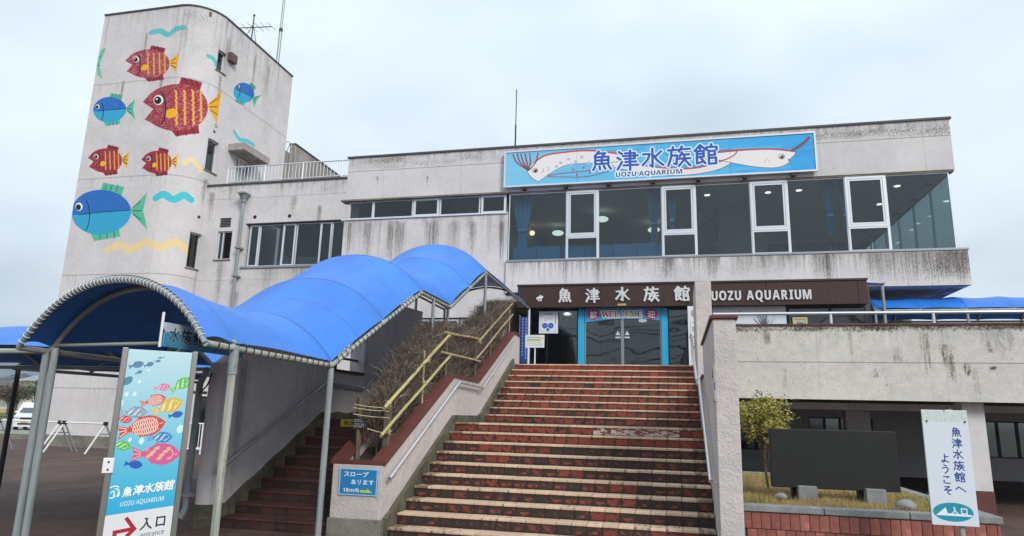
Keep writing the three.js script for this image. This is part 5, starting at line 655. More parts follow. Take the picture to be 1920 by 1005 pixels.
/* ------------------------------------------- wall along the side stairs */
{
  const t = thing('side_stair_wall', 'grey mauve wall with rounded end beside the dark side stairs', 'wall', [-6.55, 0, -13]), X0 = -6.72, X1 = -6.4;
  const Wd = 8, m = sheet(Wd, 4.6, 130, [206, 197, 197], { seed: 101, patch: 0.06, grain: 0.08 }, (x, X, Y, k) => { for (let i = 0; i < 40; i++) streak(x, R() * 1040, R() * 300, 14, (0.4 + R() * 1.6) * k, 9, 0.12); for (const u of [3.5, 3.7, 3.85]) streak(x, X(u), Y(3.4), 10, 0.6 * k, 30, 0.5, '70,64,62'); streak(x, X(0.3), Y(2.4), 60, 2 * k, 60, 0.3, '96,88,66'); streak(x, X(0.08), Y(2.4), 20, 2 * k, 40, 0.3, '150,146,120'); }); const wm = wallMat(m, Wd, 4.6, 0.004);
  const fr = [-9.0, 0, -Wd, 4.6], pw = (pts) => { const g = prism(pts, 'x', X0, X1); return uvm(g, fr); };
  add('wall', pw([[-9.0, 0.32], [-9.0, 2.3], [-9.3, 2.5], [-11.9, 3.72], [-11.9, 0.32]]), wm, t); add('wall', pw([[-11.9, 0.32], [-11.9, 2.4], [-13.45, 2.4], [-13.45, 0.32]]), wm, t); add('wall', pw([[-13.45, 0.32], [-13.45, 3.72], [-14.4, 4.15], [-16.75, 4.25], [-16.75, 0.32]]), wm, t); add('wall', pw([[-16.75, 0.32], [-16.75, 3.35], [-20, 3.35], [-20, 0.32]]), wm, t);
  add('wall_end', uvm(new THREE.CylinderGeometry(0.16, 0.16, 1.99, 24).translate(-6.56, 1.315, -9.0), [-9.2, 0, 2, 4.6]), wm, t); add('plinth', [box(X0 - 0.03, X1 + 0.03, 0, 0.319, -11, -9.0), new THREE.CylinderGeometry(0.19, 0.19, 0.319, 24).translate(-6.56, 0.16, -9.0)], M.mossConc, t);
  add('cap', box(X0 - 0.04, X1 + 0.04, 2.401, 2.45, -13.44, -11.91), M.cap, t); add('cap', box(X0 - 0.04, X1 + 0.04, 3.351, 3.4, -20, -16.76), M.cap, t);
  const pts = []; for (let z = -9.2; z > -16.6; z -= 0.2) pts.push([z, profile(z) + 0.11 + 0.015 * Math.sin(z * 9)]); for (let z = -16.5; z < -9.1; z += 0.4) pts.push([z, profile(z) - 0.3]); add('skirting', prism(pts, 'x', X1 + 0.002, -6.335), M.mossConc, t);
  add('guard_bar', bar(V(-6.56, 2.7, -11.9), V(-6.56, 2.7, -13.45), 0.025), M.darkSteel, t); add('guard_post', box(-6.6, -6.52, 2.45, 3.5, -12.5, -12.42), M.darkSteel, t);
  add('guard_bar', bar(V(-6.56, 3.85, -16.75), V(-6.56, 3.85, -20), 0.025), M.darkSteel, t);
  const dp = thing('corner_drainpipe', 'bent grey drainpipe at the rounded wall end', 'drainpipe', [-6.8, 0, -8.85]); add('pipe', poly([V(-6.55, 2.2, -8.66), V(-6.72, 2.0, -8.76), V(-6.79, 1.9, -8.85), V(-6.79, 0.25, -8.85), V(-6.79, 0.12, -8.75)], 0.045, 12), M.galv, dp); for (const y of [0.42, 1.85]) add('clamp', box(-6.86, -6.7, y, y + 0.04, -8.91, -8.79), M.rustGalv, dp); add('cable', tube([V(-6.5, 2.15, -8.7), V(-6.52, 1.98, -8.66), V(-6.7, 1.86, -8.74)], 0.012, 14, 6), M.black, dp);
}
/* ==================================================== terrace on the right */
{
  const t = thing('terrace', 'raised terrace with stained pale parapet over a dark undercroft', 'terrace', [6, 0, -18]), x0 = 0.74, x1 = 16, W = x1 - x0, y0 = 2.14, H = 1.54, z = 15.6;
  const m = sheet(W, H, 100, [196, 192, 185], { seed: 111, patch: 0.05, grain: 0.1 }, (x, X, Y, k) => {
    const p = (u, v) => { const q = onZ(u, v, z); return [X(q.x - x0), Y(q.y - y0)]; }; seam(x, 0, Y(0.77), X(W), Y(0.77), 0.5, 2); for (let i = 0; i < 6; i++) seam(x, X(2.2 + i * 2.4), 0, X(2.2 + i * 2.4), Y(0), 0.16, 1.3);
    for (let i = 0; i < 260; i++) streak(x, X(R() * W), Y(H), 8 + R() * 18, (0.05 + R() * 0.5) * k, 4, 0.13, '62,56,46'); for (let i = 0; i < 260; i++) specks(x, X(R() * W), Y(H - R() * 0.08), 30, 5, 30, 0.7, '50,44,36');
    for (const [u, v, w, l, a] of [[1730, 620, 20, 0.8, 0.6], [1735, 640, 14, 0.7, 0.5], [1770, 645, 30, 0.5, 0.75], [1779, 665, 22, 0.55, 0.8], [1812, 682, 16, 0.25, 0.8], [1827, 690, 14, 0.8, 0.35], [1863, 686, 18, 0.08, 0.8], [1592, 615, 12, 0.8, 0.4], [1437, 620, 30, 0.35, 0.5], [1870, 620, 80, 0.5, 0.35], [1680, 650, 20, 0.4, 0.35], [1470, 690, 12, 0.5, 0.3], [1640, 690, 14, 0.25, 0.4]]) { const q = p(u, v); streak(x, q[0], q[1], w * 1.2, l * k, w * 0.5, a * 0.6, '60,54,46'); for (let m = 0; m < 4; m++) specks(x, q[0] + (R() - 0.5) * w * 0.7, q[1] + l * k * (0.2 + 0.6 * R()), 1.5 + w * 0.12 * R(), l * k * (0.15 + 0.35 * R()), w * 2.2, a * 0.6, '62,56,48', 1.5); }
    for (let i = 0; i < 70; i++) specks(x, X(R() * W), Y(R() * H), 60, 40, 26, 0.4, '70,62,50');
  });
  add('parapet', uvm(box(x0, x1, y0, y0 + H, -z - 0.22, -z), [x0, y0, W, H]), wallMat(m, W, H, 0.006), t); add('cap', rbox(x0 + 0.07, x1, y0 + H + 0.001, y0 + H + 0.045, -z - 0.26, -z + 0.035, 0.008), tileMat([84, 58, 48], 2, 120, { seed: 112, grain: 0.3, patch: 0.3, ps: 3 }, null, 0.8, 0.002), t);
  add('slab', box(x0 + 0.05, x1, 2.3, FLOOR - 0.01, -26, -z - 0.23), M.concrete, t);
  const dk = M.stucco; add('back_wall', wallGrid(flatZ(-25.6), x0, x1, 0, 2.29, [[1.6, 3.2, 0.7, 1.85], [4.4, 6.4, 1.3, 1.85], [8.4, 11.2, 0.7, 1.85]], 0.2), dk, t); add('side_wall', box(x0 - 0.04, x0 + 0.1, 0, 2.29, -25.6, -15.85), dk, t); add('ceiling_beam', box(x0, x1, 1.98, 2.139, -18.4, -18.0), dk, t);
  for (const [a, b, c, d] of [[1.6, 3.2, 0.7, 1.85], [4.4, 6.4, 1.3, 1.85], [8.4, 11.2, 0.7, 1.85]]) { const n = Math.round((b - a) / 0.55); for (let i = 0; i < n; i++) { const p0 = a + (b - a) * i / n, p1 = a + (b - a) * (i + 1) / n, w = add('window', [box(p0, p1, c, c + 0.04, -25.74, -25.66), box(p0, p1, d - 0.04, d, -25.74, -25.66), box(p0, p0 + 0.04, c + 0.04, d - 0.04, -25.74, -25.66), box(p1 - 0.04, p1, c + 0.04, d - 0.04, -25.74, -25.66)], M.darkSteel, t); add('pane', box(p0 + 0.04, p1 - 0.04, c + 0.04, d - 0.04, -25.71, -25.704), M.glassDark, w); } }
  add('inner_room', box(x0 + 0.2, x1, 0, 2.29, -29.6, -29.4), M.innerDark, t);
  const cm = M.stucco; for (const [cx, cz] of [[5.86, -16.1], [10.9, -16.1]]) { add('column', box(cx - 0.2, cx + 0.2, 0.42, 2.139, cz - 0.22, cz + 0.18), cm, t); add('column_base', box(cx - 0.21, cx + 0.21, 0, 0.419, cz - 0.23, cz + 0.19), M.cap, t); }
  add('side_column', box(4.4, 5.0, 0, 2.139, -20.6, -20.2), dk, t);
  // railing
  const r = thing('terrace_railing', 'steel single rail railing on top of the terrace parapet', 'railing', [5, y0 + H + 0.045, -15.7]), yr = onZ(1600, 587, 15.7).y; add('top_rail', bar(V(0.85, yr, -15.7), V(x1, yr, -15.7), 0.033, 14), M.steel, r);
  for (const u of [1378, 1558, 1751]) { const q = onZ(u, 600, 15.7); add('post', bar(V(q.x, y0 + H + 0.045, -15.7), V(q.x, yr, -15.7), 0.03, 12), M.steel, r); } add('post', bar(V(7.4, y0 + H + 0.045, -15.7), V(7.4, yr, -15.7), 0.03, 12), M.steel, r);
}
/* ================================================================ canopies */
// ribs: [{a,b}] eave points on either side; the cloth bulges between ribs
function canopy(t, ribs, rise, o = {}) {
  const NT = 28, NS = 10, arc = (f) => { const w = 2 * f - 1; return 1 - w * w * (0.72 + 0.28 * w * w); };
  const pt = (A, B, f, h, extra = 0) => { const p = A.clone().lerp(B, f); p.y += h * arc(f) + extra; return p; };
  for (let i = 0; i < ribs.length - 1; i++) {
    const P = [], I = [], U = [], r0 = ribs[i], r1 = ribs[i + 1], L = r0.a.distanceTo(r1.a);
    for (let s = 0; s <= NS; s++) for (let k = 0; k <= NT; k++) {
      const f = k / NT, q = s / NS, A = r0.a.clone().lerp(r1.a, q), B = r0.b.clone().lerp(r1.b, q), bul = (o.bulge ?? -0.08) * Math.min(1, L) * Math.sin(Math.PI * q) * Math.sin(Math.PI * Math.min(1, Math.max(0, f))), tuck = (f === 0 || f === 1) ? 0.005 + 0.02 * Math.sin(Math.PI * q) : 0;
      const p = pt(A, B, f, rise, bul + tuck + 0.046); if (tuck) p.lerp(pt(A, B, 0.5, rise), 0.004 + 0.01 * Math.sin(Math.PI * q)); const wr = 0.006 * Math.sin(f * 37 + q * 5 + i) * Math.sin(Math.PI * q); p.y += wr; P.push(p.x, p.y, p.z); U.push(f * (r0.a.distanceTo(r0.b) + rise), q + i);
    }
    for (let s = 0; s < NS; s++) for (let k = 0; k < NT; k++) { const q = s * (NT + 1) + k; I.push(q, q + 1, q + NT + 1, q + 1, q + NT + 2, q + NT + 1); }
    const g = new THREE.BufferGeometry(); g.setAttribute('position', new THREE.Float32BufferAttribute(P, 3)); g.setAttribute('uv', new THREE.Float32BufferAttribute(U, 2)); g.setIndex(I); g.computeVertexNormals(); add('cloth_panel', g, M.fabric, t);
  }
  ribs.forEach((r, i) => { const pts = []; for (let k = 0; k <= 20; k++) pts.push(pt(r.a, r.b, k / 20, rise)); add('rib', tube(pts, o.rr ?? 0.028, 40, 8), i === 0 && o.front ? M.galv : M.rustGalv, t); if (i === 0 && o.front) { const l = []; for (let k = 1; k < 52; k++) { const c = pt(r.a, r.b, k / 52, rise), d = pt(r.a, r.b, (k + 0.1) / 52, rise).sub(c).normalize(); l.push(new THREE.TorusGeometry(0.034, 0.0045, 5, 12).applyQuaternion(new THREE.Quaternion().setFromUnitVectors(V(0, 0, 1), d)).translate(c.x, c.y, c.z)); } add('lacing', l, M.white, t); } });
  for (const s of ['a', 'b']) { add('eave_pipe', poly(ribs.map((r) => r[s]), o.er ?? 0.032, 10), M.rustGalv, t); if (o.lace && s === 'a') { const l = []; for (let i = 0; i < ribs.length - 1; i++) { const a = ribs[i].a, b = ribs[i + 1].a, d = b.clone().sub(a), L = d.length(), n = Math.round(L / 0.13); d.normalize(); for (let k = 1; k < n; k++) { const c = a.clone().lerp(b, k / n); l.push(new THREE.TorusGeometry(0.046, 0.006, 5, 10).applyQuaternion(new THREE.Quaternion().setFromUnitVectors(V(0, 0, 1), d.clone().add(V(0, 0.25, 0)).normalize())).translate(c.x, c.y + 0.016, c.z)); } } add('lacing', l, M.darkRope, t); } }
}
{
  const t = thing('entrance_canopy', 'blue barrel vaulted canopy climbing over the side stairs to the entrance', 'canopy', [-5.5, 0, -12]), XR = -4.2, XL = -6.86;
  const rb = [[-5.48, 2.24, -5.95], [-5.92, 2.23, -6.35], [-7.9, 2.21, -8.0], [-9.38, 2.95, -9.42], [-10.87, 3.67, -10.87], [-12.44, 3.66, -12.44], [-13.68, 4.27, -13.68], [-14.9, 4.86, -14.9], [-17.4, 4.82, -17.4], [-19.8, 4.78, -19.8]].map((q) => ({ a: V(XR, q[1], q[0]), b: V(XL, q[1], q[2]) }));
  canopy(t, rb, 0.67, { front: true, lace: true });
  const post = (x, z, y0, y1, m = M.galv, r = 0.038) => add('post', bar(V(x, y0, z), V(x, y1, z), r, 14), m, t);
  post(XR, -5.92, 0, 2.2, M.rustGalv); add('post_sleeve', bar(V(XR, 1.98, -5.92), V(XR, 2.26, -5.92), 0.046, 14), M.galv, t); post(XR, -7.9, 0, 2.18); post(XL, -6.3, 0, 2.22); post(XL + 0.2, -6.22, 0, 2.26); post(XL, -8.0, 0, 2.2);
  post(XL - 0.02, -10.87, 0, 3.66); post(XL - 0.02, -12.44, 0, 3.66); post(XR, -11.5, stepY(9), 3.65, M.galv, 0.03); post(XL - 0.02, -14.9, 0, 4.85); post(XR, -14.9, 2.2, 4.85, M.galv, 0.034); post(XR, -19.8, FLOOR, 4.78, M.white, 0.034); post(XL, -17.4, 0, 4.8); post(XL, -19.8, FLOOR, 4.78); post(XR - 0.2, -12.9, 1.5, 3.8, M.galv, 0.03);
  add('tie_bar', bar(V(XL, 2.3, -6.35), V(XR, 2.3, -5.92), 0.02), M.rustGalv, t); add('ceiling_lamp', new THREE.CylinderGeometry(0.22, 0.1, 0.14, 20).translate(-5.2, 2.72, -8.2), M.white, t);
}
{
  const t = thing('forecourt_canopy', 'low blue vaulted canopy running off to the left of the arch', 'canopy', [-10.5, 0, -8]); canopy(t, [-7.05, -8.7, -10.4, -12.1, -13.8].map((x) => ({ a: V(x, 2.25, -6.5), b: V(x, 2.25, -9.5) })), 0.42, { bulge: -0.04 });
  for (const [x, z] of [[-12.1, -6.5], [-13.8, -9.5]]) add('post', bar(V(x, 0, z), V(x, 2.25, z), 0.036, 12), M.galv, t);
  const s = thing('rear_canopy', 'dark underside of the blue canopy behind the front arch', 'canopy', [-9.8, 0, -12]); canopy(s, [-9.6, -11.2, -12.8, -14.4].map((z) => ({ a: V(-8.65, 2.26, z), b: V(-11.1, 2.24, z) })), 0.42, { bulge: -0.04 }); for (const [x, z] of [[-11.1, -9.7], [-8.65, -14.4], [-11.1, -14.4]]) add('post', bar(V(x, 0, z), V(x, 2.24, z), 0.04, 12), M.darkSteel, s);
  const u = thing('link_canopy', 'short blue canopy link seen under the front arch', 'canopy', [-7.7, 0, -11.5]); canopy(u, [-8.55, -7.8, -7.0].map((x) => ({ a: V(x, 2.25, -10.4), b: V(x, 2.25, -12.6) })), 0.42, { bulge: -0.04 }); add('post', bar(V(-7.0, 0, -12.6), V(-7.0, 2.25, -12.6), 0.036), M.galv, u);
}
{
  const t = thing('ramp_canopy', 'blue vaulted canopy over the ramp behind the terrace railing', 'canopy', [10, FLOOR, -22.4]), rs = []; for (let i = 0; i < 9; i++) { const x = 5.62 + i * 1.17; rs.push({ a: V(x, 4.84, -21.25), b: V(x, 4.84, -23.7) }); } canopy(t, rs, 0.5, { bulge: -0.05 });
  for (let i = 0; i < 9; i += 2) for (const z of [-21.25, -23.7]) add('post', bar(V(5.62 + i * 1.17, FLOOR, z), V(5.62 + i * 1.17, 4.84, z), 0.036, 12), M.galv, t);
  const q = onZ(1654, 537, 21.2); const aw = thing('corner_awning', 'small dark blue awning at the right end of the brown band', 'awning', [q.x, FLOOR, -21.2]); add('post', bar(V(q.x, FLOOR, -21.2), V(q.x, q.y, -21.2), 0.045, 12), M.galv, aw);
  const e0 = onZ(1658, 531, 21.3), e1 = V(e0.x, e0.y, -24); add('eave_pipe', bar(e0, e1, 0.03), M.galv, aw); const pts = []; for (let k = 0; k <= 10; k++) { const f = k / 10; pts.push([e0.x - 1.2 * f, e0.y + 0.07 * (1 - (1 - f) ** 2) * 0.9]); } const prof = pts.concat(pts.slice().reverse().map((w) => [w[0], w[1] - 0.012])); add('cloth_panel', prism(prof, 'z', -24, -21.32), M.fabric, aw);
}
/* ========================================================= hedge and bamboo */
{
  const top = (z) => { const a = [[-9.3, 1.7], [-10.2, 2.45], [-11.6, 3.28], [-13.3, 3.35], [-13.6, 3.4], [-15.2, 4.12], [-16.7, 4.55]]; if (z >= a[0][0]) return a[0][1]; for (let i = 0; i < a.length - 1; i++) if (z >= a[i + 1][0]) return a[i][1] + (a[i + 1][1] - a[i][1]) * (a[i][0] - z) / (a[i][0] - a[i + 1][0]); return a[a.length - 1][1]; };
  const P = [], C = [], r = rng(404), push = (a, b, w, col) => { const d = b.clone().sub(a), n = V(r() - 0.5, r() - 0.5, r() - 0.5).cross(d).normalize().multiplyScalar(w), m = n.clone().cross(d).normalize().multiplyScalar(w); const v = [n, n.clone().multiplyScalar(-0.5).add(m.clone().multiplyScalar(0.87)), n.clone().multiplyScalar(-0.5).addScaledVector(m, -0.87)]; for (let i = 0; i < 3; i++) { const j = (i + 1) % 3, A = a.clone().add(v[i]), B = a.clone().add(v[j]), Cc = b.clone().addScaledVector(v[i], 0.5), D = b.clone().addScaledVector(v[j], 0.5); for (const q of [A, B, Cc, B, D, Cc]) { P.push(q.x, q.y, q.z); C.push(...col); } } };
  const pal = [[0.13, 0.105, 0.085], [0.19, 0.155, 0.125], [0.08, 0.064, 0.053], [0.26, 0.22, 0.175], [0.15, 0.095, 0.068]];
  for (let i = 0; i < 26000; i++) {
    const z = -9.35 - 7.3 * Math.pow(r(), 0.85), g0 = pTop(z) - 0.05, h1 = top(z) * (1 + 0.01 * Math.sin(z * 7)) - 0.02, u = Math.pow(r(), 0.75), y = g0 + (h1 - g0) * u, sp = 0.24 + 0.10 * u, x = -4.24 + (r() + r() - 1) * sp * (r() > 0.5 ? 1 : 0.8), L = 0.06 + 0.2 * r();
    const d = V((r() - 0.5) * 1.5 + (x + 4.24) * 2, 0.15 + r() * 1.3, (r() - 0.5) * 1.6).normalize().multiplyScalar(L), a = V(x, y, z), b = a.clone().add(d); if (b.y > h1 + 0.06) b.y = h1 + 0.06 * r(); push(a, b, 0.0028 + 0.004 * r() * r(), pal[Math.floor(r() * 5)]);
  }
  for (let i = 0; i < 130; i++) { const z = -9.4 - 7.2 * i / 130, x = -4.24 + (r() - 0.5) * 0.3, g0 = pTop(z) - 0.12, h1 = top(z); let a = V(x, g0, z); for (let k = 0; k < 4; k++) { const b = a.clone().add(V((r() - 0.5) * 0.18, (h1 - g0) * 0.25, (r() - 0.5) * 0.2)); push(a, b, 0.012 - 0.0025 * k, pal[2]); a = b; } }
  const g = new THREE.BufferGeometry(); g.setAttribute('position', new THREE.Float32BufferAttribute(P, 3)); g.setAttribute('color', new THREE.Float32BufferAttribute(C, 3)); g.computeVertexNormals();
  const t = thing('hedge', 'dense leafless brown hedge growing in the stair planter', 'hedge', [-4.24, 1, -13]); add('twigs', g, new THREE.MeshStandardMaterial({ vertexColors: true, roughness: 0.95 }), t);
  // small dry leaves still hanging
  const LP = [], LC = []; for (let i = 0; i < 2600; i++) { const z = -9.4 - 7.2 * r(), g0 = pTop(z), h1 = top(z), y = g0 + (h1 - g0) * Math.pow(r(), 0.6), x = -4.24 + (r() + r() - 1) * 0.34, a = V(r() - 0.5, r() - 0.5, r() - 0.5).normalize(), b = a.clone().cross(V(r(), r(), r())).normalize(), s = 0.008 + 0.012 * r(), c = V(x, y, z), cl = r() > 0.5 ? [0.11, 0.07, 0.045] : [0.14, 0.065, 0.04]; for (const q of [[-1, 0], [0, 0.6], [1, 0], [-1, 0], [1, 0], [0, -0.6]]) { const p = c.clone().addScaledVector(a, q[0] * s).addScaledVector(b, q[1] * s); LP.push(p.x, p.y, p.z); LC.push(...cl); } }
  const lg = new THREE.BufferGeometry(); lg.setAttribute('position', new THREE.Float32BufferAttribute(LP, 3)); lg.setAttribute('color', new THREE.Float32BufferAttribute(LC, 3)); lg.computeVertexNormals(); add('dry_leaves', lg, new THREE.MeshStandardMaterial({ vertexColors: true, roughness: 0.95, side: THREE.DoubleSide }), t).userData.kind = 'stuff';
  // bamboo fence
  const f = thing('bamboo_fence', 'bamboo pole fence lashed to stakes in front of the hedge', 'fence', [-4.0, 1, -12.5]), X = -3.97;
  const cane = (a, b, rad, m) => { const n = 6, pts = [], d = b.clone().sub(a), L = d.length(); const geos = []; for (let i = 0; i <= n; i++) pts.push(a.clone().addScaledVector(d, i / n).add(V((R() - 0.5) * 0.012, (R() - 0.5) * 0.014, 0))); geos.push(tube(pts, rad, 24, 9)); const nn = Math.max(2, Math.round(L / 0.32)); for (let i = 1; i < nn; i++) { const c = a.clone().addScaledVector(d, i / nn), u = d.clone().normalize(); geos.push(new THREE.TorusGeometry(rad * 0.98, rad * 0.16, 6, 12).applyQuaternion(new THREE.Quaternion().setFromUnitVectors(V(0, 0, 1), u)).translate(c.x, c.y, c.z)); } const caps = [a, b].map((c) => bar(c, c.clone().addScaledVector(d, 0.001), rad, 9)); return add('pole', uvm(merge(geos.concat(caps))), m, f); };
  cane(onX(720, 766, X), onX(842, 628, X), 0.027, M.bamboo); cane(onX(714, 818, X), onX(843, 668, X), 0.024, M.bamboo); cane(onX(834, 623, X), onX(902, 636, X), 0.022, M.bambooOld); cane(onX(829, 660, X), onX(900, 678, X), 0.021, M.bambooOld); cane(onX(897, 641, X), onX(961, 569, X), 0.022, M.bambooOld); cane(onX(893, 673, X), onX(961, 590, X), 0.02, M.bambooOld);
  const stake = (u, v, r2, m, x = X - 0.04) => { const p = onX(u, v, x); add('stake', uvm(bar(V(x, pTop(p.z) - 0.15, p.z), p, r2, 9)), m, f); return p; };
  stake(796, 657, 0.018, M.bambooOld); stake(839, 612, 0.024, M.wood); stake(893, 626, 0.02, M.wood); stake(921, 596, 0.022, M.wood); stake(956, 572, 0.016, M.bambooOld); stake(752, 657, 0.016, M.wood, -4.42);
  add('stake', uvm(rbox(-4.08, -3.99, 0.9, 1.83, -9.42, -9.33, 0.012)), M.wood, f); add('stake', uvm(bar(V(-4.46, 0.9, -9.35), V(-4.46, 1.86, -9.35), 0.045, 10)), M.wood, f);
  const lp = onX(683, 788, -4.5), lq = onX(786, 655, -4.5); cane(lp, lq, 0.018, M.bambooOld);
  const rope = (a, b, sag = 0.01) => add('rope', tube([a, a.clone().lerp(b, 0.5).add(V(0, -sag, 0)), b], 0.007, 14, 6), M.rope, f);
  for (const [y, dz] of [[1.735, 0.02], [1.69, 0.05], [1.6, 0.03]]) rope(V(-4.52, y + 0.02, -9.3 + dz), V(-3.96, y - 0.02, -9.28 + dz)); rope(V(-4.3, 1.42, -9.3), V(-3.95, 1.36, -9.28));
  const knot = (u, v) => { const p = onX(u, v, X), l = []; for (let k = 0; k < 3; k++) l.push(new THREE.TorusGeometry(0.034, 0.006, 5, 12).rotateY(R() * 2).rotateX(R() * 2).translate(p.x, p.y, p.z)); for (let k = 0; k < 4; k++) l.push(bar(p, p.clone().add(V(0.05, (R() - 0.6) * 0.09, (R() - 0.5) * 0.09)), 0.004, 5)); add('knot', l, M.rope, f); }; knot(728, 757); knot(727, 808); knot(801, 677); knot(797, 718); knot(840, 630); knot(842, 668); knot(898, 640);
}
/* ============================================= notices around the planter */
{
  const p = onZ(675, 794, 9.28), t = thing('plant_label', 'small black label with white lettering on a short stake in the planter', 'label', [p.x, 0.9, -9.28]), c = cv(200, 140), x = c.getContext('2d'); x.fillStyle = '#17181a'; x.fillRect(0, 0, 200, 140); x.fillStyle = '#c8ccce'; x.strokeStyle = '#c8ccce'; x.fillRect(16, 18, 120, 5); x.lineWidth = 4; for (let i = 0; i < 8; i++) { x.beginPath(); x.moveTo(18 + i * 20, 44); x.lineTo(32 + i * 20, 40); x.moveTo(26 + i * 20, 36); x.lineTo(22 + i * 20, 54); x.stroke(); } for (let j = 0; j < 3; j++) for (let i = 0; i < 12; i++) if ((i * 5 + j * 3) % 7) x.fillRect(16 + i * 14, 72 + j * 20, 9, 8);
  add('plate', board(p.x - 0.098, p.x + 0.098, p.y - 0.075, p.y + 0.075, -9.25, 0.02), printMat(c), t); add('stake', bar(V(p.x - 0.02, 0.85, -9.28), V(p.x - 0.02, p.y, -9.28), 0.022, 10), M.wood, t);
}
{
  const z = -stepZ(10) + 0.0, a = onZ(640, 789, z), b = onZ(702, 803, z), c = cv(440, 100), x = c.getContext('2d'); x.fillStyle = '#a39a36'; x.fillRect(0, 0, 440, 100); kanji(x, '床', 40, 18, 66, 9, '#26240e'); kanji(x, 'が', 112, 18, 66, 9, '#26240e'); x.fillStyle = '#26240e'; for (let i = 0; i < 3; i++) { x.fillRect(190 + i * 74, 22, 54, 9); x.fillRect(200 + i * 74, 42, 40, 8); x.fillRect(190 + i * 74, 64, 54, 9); x.fillRect(212 + i * 74, 20, 9, 60); }
  solo('warning_strip', board(Math.max(a.x, -6.3), Math.min(b.x, -4.66), stepY(10) - 0.135, stepY(10) - 0.005, stepZ(10) + 0.02, 0.012), printMat(c), 'yellow warning strip on the top riser of the side stairs', 'notice');
}
